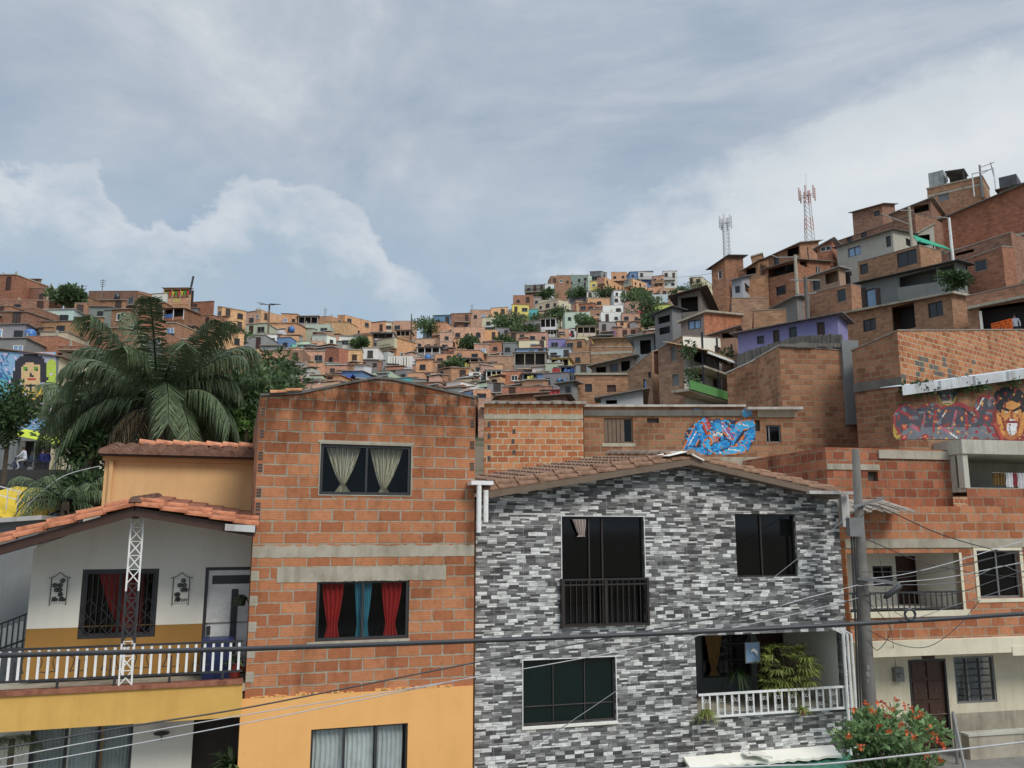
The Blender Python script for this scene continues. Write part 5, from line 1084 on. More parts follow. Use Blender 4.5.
# washing on the terrace
line = F.at(986, 473, U); t_ = tag(empty('clothesline', F.world(line[0], U - .2, line[1] - .6), F.a), 'clothesline with brown and white garments on the right house terrace', 'clothesline')
mb = MB(); mb.tube([(0, 0, .6), (1.5, 0, .57)], .008, 4); part(mb, 'line', 'cable_grey', t_)
for x0, w_, l_, cl in ((.02, .16, .32, (.20, .13, .05)), (.2, .17, .33, (.17, .11, .045)), (.42, .2, .38, (.7, .7, .72)), (.63, .12, .36, (.35, .08, .09)), (.78, .2, .4, (.68, .68, .7))):
    curtain(t_, x0, x0 + w_, .6 - l_, .6, 0, cl, None, folds=2, name='garment')
# sagging tin awning at the pole
a, b = F.at(845, 503, -.6), F.at(911, 500, -.6); t_ = tag(empty('tin_awning', F.world(a[0], 0, a[1] - .2), F.a), 'rusty crumpled tin awning behind the utility pole', 'awning'); mb = MB(); n_ = 12
for i in range(n_): x0, x1 = (b[0] - a[0]) * i / n_, (b[0] - a[0]) * (i + 1) / n_; d0, d1 = R.uniform(-.04, .04), R.uniform(-.04, .04); mb.hexa([(x0, -.75, .0 + d0), (x1, -.75, .0 + d1), (x1, .5, .3), (x0, .5, .3)], [(x0, -.75, .04 + d0), (x1, -.75, .04 + d1), (x1, .5, .34), (x0, .5, .34)])
part(mb, 'sheet', 'zinc', t_, (.33, .29, .24))
# terrace pavement in front of the right house
p_ = F.world(xl, T, 0); mb = MB(xf=lambda q: F.world(q[0], q[1], q[2]))
mb.box(xl - .2, xr + 3, -4.2, T + .2, -.1, zg - .02); o = mb.build('pavement', M['paving']); o['kind'] = 'structure'
t_ = tag(empty('low_wall', F.world(F.at(958, 735)[0], -.9, zg - .05), F.a), 'low grey rendered wall with pale coping below the barred ground floor window', 'wall'); c = F.rect(958, 728, 1060, 742, -.9)
mb = MB(); mb.box(.0, c[2] - c[0], .55, .8, 0, .55); part(mb, 'wall', 'concrete', t_); mb = MB(); mb.box(-.03, c[2] - c[0], .52, .83, .55, .6); part(mb, 'coping', 'grey_cream', t_)
a, b = F.at(953, 712, -.6), F.at(965, 770, -1.5); t_ = tag(empty('handrail', F.world(b[0], -1.5, 0), F.a), 'slanting grey handrail pipe beside the brown front door', 'railing'); mb = MB(); mb.tube([(a[0] - b[0], .9, a[1]), (0, 0, b[1])], .035, 8); mb.tube([(a[0] - b[0], .9, a[1]), (a[0] - b[0], .9, zg - .1)], .035, 8); part(mb, 'pipe', 'grey_metal', t_)

# ================================================================== pole, cables, flower bush
PD = 18.6; pt = at(855.5, 449, PD); pb = at(871, 735, PD)
t_ = tag(empty('utility_pole', (pb.x, PD, 0)), 'tapered grey concrete utility pole between the grey house and cream house', 'pole'); mb = MB()
mb.tube([(0.1, 0, -.2), (0, 0, pb.z), (pt.x - pb.x, 0, pt.z)], [.17, .152, .080], 12); part(mb, 'pole', 'concrete_dark', t_, smooth=True)
def on(x, y, D=PD, dy=0.0): p = at(x, y, D); return (p.x - pb.x, p.y - PD + dy, p.z)
mb = MB(); c = on(855, 527, PD - .2); mb.box(c[0] - .16, c[0] + .14, c[1] - .12, c[1] + .08, c[2] - .2, c[2] + .2); part(mb, 'junction_box', 'grey_metal', t_)
mb = MB(); a = on(861, 578, PD - .2); mb.beam(a, on(900, 584, PD - .5), .07); b = on(862, 502, PD - .15); mb.beam(on(853, 507, PD - .15), on(884, 498, PD - .15), .06); part(mb, 'bracket', 'grey_metal', t_)
mb = MB()
for x in (851, 853.5): mb.tube([on(x, 528, PD - .2), on(x + 4, 610, PD - .2), on(x + 9, 760, PD - .2)], .022, 5)
part(mb, 'riser_cable', 'cable', t_)
mb = MB()
for yy, segs in ((667, ((-.03, .05, .03, .05), (.03, .05, .03, 0), (.03, 0, -.03, 0), (.03, 0, .03, -.05), (-.03, -.05, .03, -.05))), (674, ((-.03, .05, .03, .05), (-.03, .05, -.03, 0), (-.03, 0, .03, 0), (.03, 0, .03, -.05), (-.03, -.05, .03, -.05))), (681, ((0, .05, 0, -.05),))):
    c = on(868, yy, PD - .19)
    for x0, z0, x1, z1 in segs: mb.beam((c[0] + x0 * .7, c[1], c[2] + z0 * .7), (c[0] + x1 * .7, c[1], c[2] + z1 * .7), .009)
part(mb, 'painted_number', 'cable_grey', t_)
def cable(label, pts, r=.012, mat='cable', group=None, name='cable'):
    """Wire hung through points (x, y, distance) of its sag."""
    P3 = [at(x, y, D) for x, y, D in pts]; o_ = Vector(P3[0]); fine = []
    for i in range(len(P3) - 1):
        p0, p1, p2, p3 = P3[max(i - 1, 0)], P3[i], P3[i + 1], P3[min(i + 2, len(P3) - 1)]
        for k_ in range(6):
            f = k_ / 6; fine.append(.5 * ((2 * p1) + (p2 - p0) * f + (2 * p0 - 5 * p1 + 4 * p2 - p3) * f * f + (3 * p1 - p0 - 3 * p2 + p3) * f ** 3) - o_)
    fine.append(P3[-1] - o_); mb = MB(); mb.tube(fine, r, 6); o = mb.build(name, M[mat], smooth=True, loc=o_); tag(o, label, 'cable', group); return o
cable('thick black bundled cable running right across the house fronts', [(-80, 659, 7.6), (0, 655.5, 7.7), (256, 648.5, 8.0), (486, 640.5, 8.3), (716, 631, 8.7), (916, 620.5, 9.1), (1024, 613.5, 9.4), (1120, 607, 9.7)], .024)
cable('thin dark cable rising from the yellow balcony to the grey house balcony door', [(-30, 754, 11), (132, 726, 12), (256, 706, 12.8), (473, 663, 14.2), (620, 636, 15.4), (716, 618, 16.2), (858, 592, 18.4)], .012)
cable('thin grey cable just below the darker one over the orange ground floor', [(-20, 763, 11), (100, 740, 11.8), (256, 713, 12.8), (400, 690, 13.7), (600, 655, 15.2), (760, 622, 16.8), (858, 598, 18.4)], .008, 'cable_grey')
cable('lowest thin pale cable crossing the yellow balcony underside', [(-20, 770, 11), (70, 756, 11.5), (256, 721, 12.7), (360, 700, 13.4), (520, 668, 14.8)], .008, 'cable_grey')
cable('pale drop wire slanting down over the green glazed window from the pole', [(490, 777, 13.5), (505, 766, 13.6), (615, 692, 15), (694, 638, 16.2), (782, 571, 17.4), (832, 530, 18.1), (862, 504, 18.5)], .0075, 'cable_mid')
cable('white cable crossing the flower bush low on the right', [(600, 772, 12), (760, 766, 12.4), (824, 764, 12.8), (900, 756, 13.3), (1024, 742, 14), (1100, 732, 14.4)], .014, 'cable_grey')
cable('black wire falling from pole top towards right house window', [(862, 506, 18.5), (880, 507, 18.9), (940, 534, 19.5), (1000, 551, 20), (1060, 560, 20.5)], .012)
cable('black wire leaving the pole box down to the right', [(858, 535, 18.5), (880, 545, 18.8), (925, 563, 19.2), (990, 575, 19.8), (1060, 578, 20.4)], .010)
for i, (y0, y1, lab) in enumerate(((579, 541, 'topmost taut wire from the pole past the right house balcony'), (582, 550, 'second taut wire from the pole past the balcony'), (586, 562, 'third taut wire passing the balcony railing'), (596, 571, 'slack wire sagging in front of the balcony railing'))):
    cable(lab, [(858, y0, 18.4), (900, y0 - 4, 18.7), (950, (y0 + y1) / 2 + 3 + (8 if i == 3 else 0), 19), (1024, y1, 19.5), (1100, y1 - 14, 20)], .010, 'cable' if i % 2 else 'cable_grey')
cable('wire with a splice running left of the pole over the stone tiles', [(742, 618, 16.9), (800, 600, 17.6), (858, 585, 18.3)], .01, 'cable_grey')
cable('loop of black wire hanging from the pole under the balcony', [(866, 600, 18.3), (890, 628, 18.4), (878, 650, 18.4), (868, 640, 18.35)], .008)
cable('slack black wire drooping over the cream band', [(868, 630, 18.3), (900, 645, 18.5), (930, 646, 18.7), (958, 626, 19), (980, 600, 19.3)], .008)
a = at(884, 598, 18.5); t_ = tag(empty('splice_closure', a), 'black cable splice closure hanging right of the utility pole', 'cable box'); mb = MB(); q = at(902, 585, 18.5) - a; mb.tube([(0, 0, 0), q * .15, q * .85, q], [.025, .06, .06, .025], 10); part(mb, 'body', 'cable', t_, smooth=True)
c = at(910, 614.5, 9.0); mb = MB(); mb.tube([(.055 * math.cos(k_ * .65), 0, .055 * math.sin(k_ * .65)) for k_ in range(11)], .014, 6); o = mb.build('cable_ring', M['cable'], loc=c); tag(o, 'black ring of coiled wire on the thick cable near the pole', 'cable')
for i, (lab, pts, r) in enumerate((('thin wire from pole box to the tin awning', [(858, 520, 18.4), (872, 508, 18.7), (890, 503, 19.3)], .006), ('wire dropping steeply beside the pole to the meter', [(866, 520, 18.4), (880, 560, 19.0), (890, 620, 20), (896, 668, 21.2)], .006), ('upper of two wires crossing the right house window', [(862, 572, 18.3), (930, 570, 18.8), (1000, 556, 19.4), (1080, 540, 20)], .007), ('wire rising from splice box across the right window', [(900, 585, 18.5), (960, 582, 18.8), (1000, 566, 19.2), (1024, 572, 19.5), (1080, 566, 20)], .008), ('short looping wire left of the pole over the stone tiles', [(800, 612, 17.7), (830, 598, 18), (858, 604, 18.3)], .006), ('wire from lower pole bracket to the cream band', [(863, 585, 18.3), (880, 600, 18.4), (910, 618, 18.8), (952, 606, 19.2), (1024, 584, 19.6), (1080, 570, 20)], .007))):
    cable(lab, pts, r, ('cable', 'cable_mid')[i % 2])
# flowering shrub
b = at(893, 790, 15.5); t_ = thing('flowering_shrub', 'green shrub with orange-red flower clusters at the foot of pole', 'shrub', (b.x, 15.5, 0)); mb = MB(); H = b.z
for i in range(9): a = i * .7; mb.tube([(0, 0, 0), (.2 * math.cos(a), .2 * math.sin(a), H * .6), (.7 * math.cos(a), .5 * math.sin(a), H + .6 + .3 * R.random())], [.04, .03, .01], 5)
part(mb, 'stems', 'bark', t_); mb = MB(); fl = MB()
for i in range(46):
    v = Vector((R.uniform(-1, 1), R.uniform(-1, 1), R.uniform(-.9, 1))); 
    if v.length > 1.05: continue
    x_, y_ = 893 + v.x * 48, 752 + -v.z * 40; p = at(x_, y_, 15.5 + v.y * .5); leaves(mb, (p.x - b.x, p.y - 15.5, p.z), (.26, .25, .2), 120, .075, bright=(.9, 2.2))
part(mb, 'foliage', 'leaf_tree', t_, label=None)
FX = ((848, 737), (861, 747), (872, 712), (884, 704), (891, 708), (868, 703), (905, 706), (916, 717), (921, 714), (901, 724), (907, 733), (913, 738), (887, 716), (934, 735), (938, 742), (944, 747), (879, 726), (854, 709), (925, 755), (940, 760), (930, 728), (890, 731), (878, 702), (896, 700), (912, 709))
for x_, y_ in FX:
    fl = MB(); p = at(x_, y_, 14.95 + R.uniform(-.15, .2)); q = Vector((p.x - b.x, p.y - 15.5, p.z))
    for j in range(10):
        d = Vector((R.gauss(0, 1), R.gauss(0, 1), R.gauss(0, 1))).normalized(); w_ = d.cross(Vector((.3, .8, .2))).normalized() * .019; c_ = q + d * R.uniform(.0, .06); fl.col = (R.uniform(.5, .72), R.uniform(.09, .2), R.uniform(.02, .07)); fl.face([c_ - w_, c_ + d * .04, c_ + w_, c_ - d * .02])
    part(fl, 'flower_cluster', 'mural', t_)

# ================================================================== the near hillside on the right
def RH(label, *a, **kw):
    kw.setdefault('group', GR); F, ro, L, W_, zC, zL = hh('hillside_house', label, *a, **kw); return F, ro, L, W_, zC, zL
def roofbox(F, ro, a, b, t0, t1, z0, z1, mat, tint, name): mb = MB(); mb.box(a, b, t0, t1, z0, z1); part(mb, name, mat, ro, tint)
# top of the hill, right to left, then downwards
F, ro, L, W_, zC, zL = RH('tall brick house on the right skyline with a grey sheet water box on its roof', 928, 983, 990, 189, 176.5, 214, 'b', 'f', D=84, yaw=-38, wins=[(938, 191, 949, 201, 'k')], band=[184], over=.05, rt=(.36, .17, .1))
t_ = tag(empty('water_tank', F.world(-L + 1.2, 1, zL + .3), F.a), 'grey sheet metal tank standing on the highest brick house', 'tank'); mb = MB(); mb.box(-1, .5, -.7, .9, 0, 1.6); part(mb, 'body', 'zinc', t_, (.36, .38, .38)); mb = MB(); mb.hexa([(.7, -1, 1.2), (2.6, -1, 1.0), (2.6, 1.4, 1.0), (.7, 1.4, 1.2)], [(.7, -1, 1.3), (2.6, -1, 1.1), (2.6, 1.4, 1.1), (.7, 1.4, 1.3)]); mb.box(.8, .9, -.9, -.8, .05, 1.2); mb.box(2.4, 2.5, -.9, -.8, .05, 1.0); mb.box(.8, 2.5, .9, 1.0, 0, 1.05); part(mb, 'shelter', 'zinc', t_, (.10, .10, .10))
RH('small gabled brick house on the skyline left of the tallest brick one', 853, 882, 896, 212, 204, 236, 'B', 's', D=86, yaw=-40, yR=206, wins=[(874, 211, 880, 216)], rt=(.22, .2, .19))
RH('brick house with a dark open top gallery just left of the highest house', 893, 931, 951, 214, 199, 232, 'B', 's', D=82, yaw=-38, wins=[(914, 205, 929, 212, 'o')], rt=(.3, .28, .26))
RH('long brown brick house under the skyline gable, with tiny windows', 826, 916, 952, 245, 214, 262, 'B', 'n', D=78, yaw=-55, wins=[(847, 236, 852, 242), (861, 232, 867, 239)], rt=(.26, .23, .2), yR=222)
RH('grey and cream house with sloping roof and bluish upper window', 838, 893, 919, 247, 230, 292, 'm', 's', D=72, yaw=-52, yR=236, wins=[(848, 247, 861, 256, 's'), (886, 236, 891, 247), (847, 271, 852, 277, 'w')], winsR=[(906, 239, 911, 246)], rt=(.16, .155, .15), tint=(.44, .42, .36))
F, ro, L, W_, zC, zL = RH('cream plastered house behind the bright green awning', 910, 934, 953, 238, 225, 255, 'c', 'f', D=74, yaw=-20, wins=[(915, 232, 930, 246, 'o')], tint=(.46, .44, .36), rt=(.2, .19, .17))
p = at(915, 234, 70); t_ = tag(empty('green_awning', p, math.radians(-15)), 'long bright green awning sloping down to the right below cream house', 'awning'); q = at(949, 247, 66) - p; mb = MB(); c, s_ = math.cos(math.radians(15)), math.sin(math.radians(15)); q = Vector((q.x * c - q.y * s_, q.x * s_ + q.y * c, q.z))
mb.hexa([(0, -.6, -.9), (q.x, q.y - .6, q.z - .5), (q.x, q.y + 1, q.z + .3), (0, 1, .2)], [(0, -.6, -.82), (q.x, q.y - .6, q.z - .42), (q.x, q.y + 1, q.z + .38), (0, 1, .28)]); part(mb, 'sheet', 'cloth', t_, (.06, .34, .21)); mb = MB()
for f in (.1, .5, .95): mb.box(q.x * f - .04, q.x * f + .04, q.y * f - .5, q.y * f - .42, q.z * f - 4, q.z * f - .6)
part(mb, 'post', 'dark_metal', t_)
RH('very wide reddish brick wall house below the right skyline', 944, 1046, 1060, 219, 176, 262, 'r', 's', D=70, yaw=-50, band=[228, 247], rt=(.2, .19, .18), tint=(.38, .16, .10))
F, ro, L, W_, zC, zL = RH('dark roofed house with rooftop tank and pipe frame at the right picture edge', 1000, 1040, 1060, 190, 180, 205, 'B', 's', D=80, yaw=-40, wins=[(1016, 191, 1026, 197)], rt=(.12, .12, .12))
roofbox(F, ro, -3.6, -2.0, .4, 3, zC - .5, zC + 1.4, 'zinc', (.10, .10, .11), 'roof_tank'); mb = MB(); mb.box(-6.0, -5.9, .2, .3, zL, zL + 2.6); mb.box(-6, -3.9, .2, .3, zL + 2.5, zL + 2.6); mb.box(-4.0, -3.9, .2, .3, zL, zL + 2.5); part(mb, 'pipe_frame', 'white_metal', ro)
RH('brown brick house with wide dark window, corner turned to the street', 859, 920, 943, 262, 245, 292, 'b', 'n', D=64, yaw=-56, yR=252, wins=[(897, 251, 917, 266), (860, 264, 868, 274)], rt=(.35, .31, .27))
RH('low brick strip house behind the grey windowed brick house', 938, 1012, 1030, 256, 232, 275, 'B', 'n', D=66, yaw=-52, wins=[(955, 251, 974, 254, 'o')], rt=(.45, .42, .38))
RH('brick house with a two-pane grey window below the wide red wall', 941, 1003, 1017, 269, 246, 298, 'r', 'n', D=58, yaw=-52, yR=249, wins=[(974, 260, 987, 271, 'g')], rt=(.4, .36, .32), tint=(.36, .17, .11))
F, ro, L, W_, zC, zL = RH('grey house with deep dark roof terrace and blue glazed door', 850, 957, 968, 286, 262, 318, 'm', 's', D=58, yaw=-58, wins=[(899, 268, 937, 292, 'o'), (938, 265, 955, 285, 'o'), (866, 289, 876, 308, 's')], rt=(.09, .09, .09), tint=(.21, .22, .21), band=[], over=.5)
mb = MB()
for x0, x1 in ((861.5, 866), (876.5, 880.5)): c = F.rect(x0, 288, x1, 309); mb.box(c[0], c[2], -.06, 0, c[1], c[3])
part(mb, 'shutter', 'wood', ro); mb = MB(); c = F.rect(899, 290, 957, 296); a = F.at(899, 301); b = F.at(957, 281); mb.hexa([(c[0], -.2, a[1]), (c[2], -.2, b[1] - .9), (c[2], -.05, b[1] - .9), (c[0], -.05, a[1])], [(c[0], -.2, a[1] + 1.0), (c[2], -.2, b[1] + .1), (c[2], -.05, b[1] + .1), (c[0], -.05, a[1] + 1.0)]); part(mb, 'parapet', 'paint', ro, (.26, .27, .25))
RH('brick house with teal open doorway bay and a dark square window', 845, 952, 970, 314, 294, 345, 'b', 'f', D=52, yaw=-58, yR=298, wins=[(863, 319, 876, 331), (892, 304, 915, 330, 'o'), (928, 302, 943, 317)], rt=(.10, .09, .09), over=.3)
F, ro, L, W_, zC, zL = RH('brick terrace house with the orange banner at the right picture edge', 968, 1052, 1066, 296, 278, 345, 'b', 'n', D=46, yaw=-40, wins=[(980, 303, 1046, 331, 'o')], rt=(.3, .27, .24))
mb = MB(); a, b = F.at(968, 310), F.at(1052, 293); mb.hexa([(a[0], -.25, a[1]), (0, -.25, b[1]), (0, 0, b[1]), (a[0], 0, a[1])], [(a[0], -.25, a[1] + .16), (0, -.25, b[1] + .16), (0, 0, b[1] + .16), (a[0], 0, a[1] + .16)]); part(mb, 'canopy_edge', 'concrete', ro); c = F.rect(980, 311, 982.5, 331); mb = MB(); mb.box(c[0], c[2], -.05, .1, c[1], c[3]); part(mb, 'column', 'white', ro)
a = F.at(992, 332.5, -.3); b = F.at(1013, 329, -.3); h = F.at(992, 323.5, -.3)[1] - a[1]; t_ = tag(empty('banner', F.world(a[0], -.3, a[1]), F.a), 'bright orange hand-lettered banner hung from the brick terrace parapet', 'banner'); w_ = b[0] - a[0]; r_ = b[1] - a[1]; mb = MB()
mb.hexa([(0, -.012, 0), (w_, -.012, r_), (w_, .012, r_), (0, .012, 0)], [(0, -.012, h), (w_, -.012, r_ + h * 1.2), (w_, .012, r_ + h * 1.2), (0, .012, h)]); part(mb, 'cloth', 'cloth', t_, (.80, .15, .03)); mb = MB()
for j in range(3):
    x_ = .08
    while x_ < w_ * .92:
        l_ = h * R.uniform(.1, .2); z_ = h * (.2 + .28 * j) + (r_ + .2 * h * (.3 + .3 * j)) * x_ / w_; mb.beam((x_, -.018, z_), (x_ + R.uniform(-.03, .05), -.018, z_ + l_), .03, .01); mb.beam((x_, -.018, z_ + l_ * R.random()), (x_ + .07, -.018, z_ + l_ * R.random()), .025, .01); x_ += R.uniform(.08, .2)
part(mb, 'lettering', 'dark_metal', t_)
s_, z_ = F.at(1016, 330, .35); person('person in a white shirt leaning on the terrace beside the orange banner', F.world(s_, .3, z_ - .75), F.a, {'lelb': (-.3, -.18, 1.2), 'lwri': (-.5, -.2, 1.22), 'lhan': (-.58, -.2, 1.22), 'hed': (0, -.05, 1.6), 'top': (0, -.05, 1.7)}, (.62, .63, .68), (.05, .05, .07))
# left part of the near hillside
RH('brick house with dark overhanging roof at the left end of near ridge', 712, 725, 744, 267, 258, 296, 'r', 's', D=84, yaw=-30, yR=259, wins=[(718, 270, 722, 279, 'w')], rt=(.13, .12, .115), over=.5, tint=(.36, .19, .12))
t = RH('stepped brown brick house on the ridge beside the dark roofed one', 744, 758, 772, 270, 261, 292, 'b', 's', D=83, yaw=-40, yR=258, rt=(.25, .2, .17), wins=[(746, 268, 756, 275, 'o')])
RH('small pinkish brick penthouse on the ridge between the two masts', 752, 762, 768, 257, 254, 275, 'o', 'f', D=87, yaw=-20, tint=(.42, .25, .16))
RH('brick house with dark open gallery below the red and white mast', 769, 800, 820, 257, 243, 285, 'b', 's', D=80, yaw=-52, yR=242, wins=[(787, 247, 799, 256, 'o'), (774, 257, 779, 266)], rt=(.36, .34, .31))
RH('brick house under the mast with a gallery window and white satellite dish', 818, 832, 842, 248, 240, 285, 'r', 's', D=77, yaw=-35, wins=[(820, 243, 831, 251, 'w')], rt=(.35, .33, .3))
RH('large red-brown brick house with black open top storey and barred window', 766, 797, 832, 269, 260, 312, 'r', 's', D=72, yaw=-48, yR=263, wins=[(768, 266, 795, 275, 'o'), (776, 286, 786, 295)], winsR=[(816, 267, 821, 274, 'w'), (800, 261, 807, 266, 'o')], rt=(.2, .18, .16), tint=(.36, .175, .11))
RH('house with a long white-edged open gallery, right of two street poles', 810, 839, 846, 278, 268, 300, 'm', 's', D=66, yaw=-58, wins=[(825, 272, 838, 283, 'o'), (813, 280, 820, 290)], rt=(.42, .41, .39), tint=(.36, .24, .17))
RH('brown brick house with grey barred window above the purple house', 808, 851, 862, 294, 284, 328, 'b', 'n', D=60, yaw=-58, wins=[(837, 289, 846, 302, 'g')], rt=(.35, .3, .26))
RH('small light grey house with two dark openings on the near slope', 732, 742, 752, 280, 277, 302, 'k', 's', D=72, yaw=-30, yR=276, wins=[(735, 286, 740, 293)], winsR=[(745, 285, 750, 293)], rt=(.2, .21, .22), tint=(.38, .39, .42))
RH('low orange brick house behind the grey small one', 748, 768, 771, 279, 275, 300, 'o', 'n', D=74, yaw=-10, tint=(.44, .24, .14), rt=(.4, .3, .22))
RH('plain brown brick box house left of the red-brown gallery house', 732, 767, 771, 298, 298, 322, 'B', 'n', D=64, yaw=-12, rt=(.35, .31, .25), tint=(.40, .25, .17))
RH('brown house with big dark rusted roof over an open terrace', 678, 700, 735, 296, 290, 324, 'm', 's', D=66, yaw=-20, yR=293, wins=[(681, 297, 698, 312, 'o')], winsR=[(703, 299, 731, 314, 'o')], rt=(.09, .07, .06), tint=(.2, .17, .15), over=.7)
RH('dark grey three storey house with rail balconies at left foot of slope', 655, 672, 682, 315, 308, 345, 'k', 's', D=64, yaw=-50, wins=[(658, 316, 670, 323, 'o'), (659, 327, 670, 334, 'o')], rt=(.1, .1, .11), tint=(.2, .2, .2))
RH('grey sheet gable shed house above the low brick box', 767, 797, 804, 312, 297, 318, 'k', 's', D=62, yaw=-55, rt=(.23, .22, .21), tint=(.2, .19, .18))
RH('low brick box house in front of the grey gable shed', 754, 786, 800, 311, 309, 330, 'b', 'n', D=58, yaw=-15, rt=(.3, .27, .22), tint=(.42, .25, .155))
RH('brick house with a bright blue window above the tiled porch', 681, 704, 752, 322, 313, 342, 'm', 'f', D=56, yaw=-30, yR=318, wins=[(688, 320, 701, 329, 's')], rt=(.3, .28, .25), tint=(.24, .19, .17), right_mat=('brick_hill', (.5, .21, .12)), over=.25)
RH('small brick gable house with dark attic opening behind the tiled porch', 700, 736, 745, 339, 328, 352, 'm', 's', D=54, yaw=-20, wins=[(722, 331, 736, 338, 'o')], rt=(.2, .18, .17), tint=(.34, .2, .14))
F, ro, L, W_, zC, zL = RH('long purple house with four dark openings and a rubble parapet', 738, 838, 848, 334, 315, 356, 'p', 's', D=48, yaw=-34, wins=[(757, 336, 764, 344), (773, 330, 779.5, 345, 't'), (789, 327, 797, 339), (817, 322, 825, 340, 't')], rt=(.20, .18, .17), tint=(.25, .235, .43), over=.4)
mb = MB(); a, b = F.at(738, 361, -1.6), F.at(800, 343, -1.6); e_ = F.at(842, 342, -1.6); n_ = 30
for p_, q_ in ((a, b), (b, e_)):
    for i in range(n_):
        s0 = p_[0] + (q_[0] - p_[0]) * i / n_; s1 = p_[0] + (q_[0] - p_[0]) * (i + 1) / n_; z0 = p_[1] + (q_[1] - p_[1]) * (i + .5) / n_; mb.box(s0 - .01, s1 + .01, -1.7 + R.uniform(-.05, .0), -1.4, z0 - 3.5, z0 + R.uniform(.36, .46))
part(mb, 'rubble_parapet', 'concrete_dark', ro)
# the house with the green balcony
F, ro, L, W_, zC, zL = RH('three storey house with tiled porch roof and bright green balcony', 659, 683, 738, 349, 336, 410, 'B', 'n', D=50, yaw=-38, yR=340, W=5, wins=[(671, 346, 676, 361, 'k'), (672, 374, 679, 386, 'k')], rt=(.3, .25, .2), tint=(.36, .23, .16), right_mat=('white', None), winsR=[(694, 348, 706, 363, 'd'), (715, 347, 723, 363, 't'), (726, 347, 733, 362, 'o'), (695, 371, 703, 380, 'd'), (713, 371, 721, 388, 't')])
F2 = Fr(0, 0, 52, F.zb, o=(F.o.x, F.o.y, 0)); xf = lambda p_: (-p_[1], p_[0], p_[2])
mb = MB(xf); a = F2.at(690, 392, -1.2); b = F2.at(734, 392, -1.2); z0, z1 = F2.at(710, 395, -1.2)[1], F2.at(710, 386.5, -1.2)[1]; mb.box(a[0], b[0], -1.25, -1.15, z0, z1); part(mb, 'green_balcony', 'plastic', ro, (.12, .30, .09))
mb = MB(xf); mb.box(a[0], b[0], -1.15, 0, z0 - .1, z0 + .05); zf = F2.at(700, 364, -1.2)[1]; mb.box(.1, b[0], -1.25, 0, zf - .12, zf); part(mb, 'balcony_slab', 'concrete', ro)
mb = MB(xf); zr = F2.at(700, 354, -1.2)[1]; mb.box(.1, b[0], -1.24, -1.2, zr, zr + .06)
for i in range(26): s = .1 + (b[0] - .1) * i / 25; mb.box(s - .012, s + .012, -1.23, -1.21, zf, zr)
for s in (.15, b[0] * .5, b[0] - .05): mb.box(s - .05, s + .05, -1.24, -1.14, z0, zC + .1)
part(mb, 'balcony_railing', 'dark_metal', ro)
mb = MB(xf); zr = F2.at(690, 345, -1.6)[1]; tiles(mb, (-.4, -1.7, zr), (1, 0, 0), (0, 1, .32), b[0] + 1.0, 3.0, .3, .45, .06); part(mb, 'porch_roof', 'tile_red', ro, (.42, .30, .18))
mb = MB(xf); mb.box(-.3, b[0] + 1.2, -1.75, -1.69, zr - .16, zr - .02); part(mb, 'porch_gutter', 'white_metal', ro)
for x, y, z_ in ((692, 378, 1.1), (688, 352, 1.0), (727, 358, .8)):
    s, z = F2.at(x, y, -.9); t_ = tag(empty('balcony_plant', F2.world(s, -.9, z - .4)), {692: 'tall leafy plant on the green balcony', 688: 'grey-green plant spilling over the upper porch rail', 727: 'small plant at the right end of upper porch rail'}[x], 'plant'); mb = MB(); leaves(mb, (0, 0, .5), (.45, .4, .6 * z_), 160, .13); part(mb, 'foliage', 'leaf', t_)
RH('brown brick house with orange door and white drain line beside the green balcony house', 628, 652, 661, 371, 352, 410, 'B', 'n', D=54, yaw=-42, yR=350, wins=[(643, 379, 646.5, 390, 's'), (648, 372, 651, 378)], winsR=[(654, 352, 659, 374, 't')], rt=(.4, .37, .33), tint=(.37, .235, .155))
RH('long flat brick house with three windows in a row, below dark shed', 576, 646, 655, 375, 375, 408, 'b', 'f', D=58, yaw=-4, wins=[(585, 384, 592, 392), (607, 385, 616, 392, 't'), (629, 385, 637, 391)], rt=(.22, .21, .2), tint=(.43, .25, .155))
F, ro, L, W_, zC, zL = RH('low white house with dark gable roof behind the graffiti brick row', 601, 643, 680, 398, 390.5, 420, 'w', 's', D=44, yaw=-8, yR=398, wins=[(606, 400, 617, 404, 'o')], rt=(.18, .17, .16), tint=(.48, .49, .48), right_mat=('brick_hill', (.45, .22, .13)))
RH('brown stepped brick house above the long dark shed', 591, 632, 640, 347, 347, 372, 'B', 'n', D=72, yaw=-10, rt=(.5, .42, .33), tint=(.39, .24, .15), band=[352])
RH('brown brick house topped by a thin sheet roof behind the stepped brick one', 595, 630, 638, 339, 338, 356, 'B', 's', D=80, yaw=-14, rt=(.36, .28, .2), tint=(.40, .25, .15))
RH('long dark timber shed house under a sloping tin roof', 592, 634, 645, 366, 356, 382, 'k', 's', D=66, yaw=-22, wins=[(596, 367, 606, 374, 'o'), (610, 364, 618, 372), (621, 361, 630, 371, 'o')], rt=(.3, .27, .24), tint=(.15, .12, .1))
RH('grey house with dark blue doorway and flat tin canopy', 634, 654, 668, 338, 335, 362, 'k', 's', D=66, yaw=-18, wins=[(640, 340, 651, 354, 'o')], rt=(.24, .26, .26), tint=(.27, .29, .29), over=.6)
RH('low rough brick house behind the left end of the orange block row', 540, 566, 572, 397, 395, 420, 'B', 's', D=52, yaw=-10, rt=(.24, .2, .17))
RH('rusty roofed low brick house between the gable and dull brick house', 500, 545, 552, 396, 393, 420, 'b', 's', D=56, yaw=8, rt=(.3, .24, .2), tint=(.38, .19, .12))
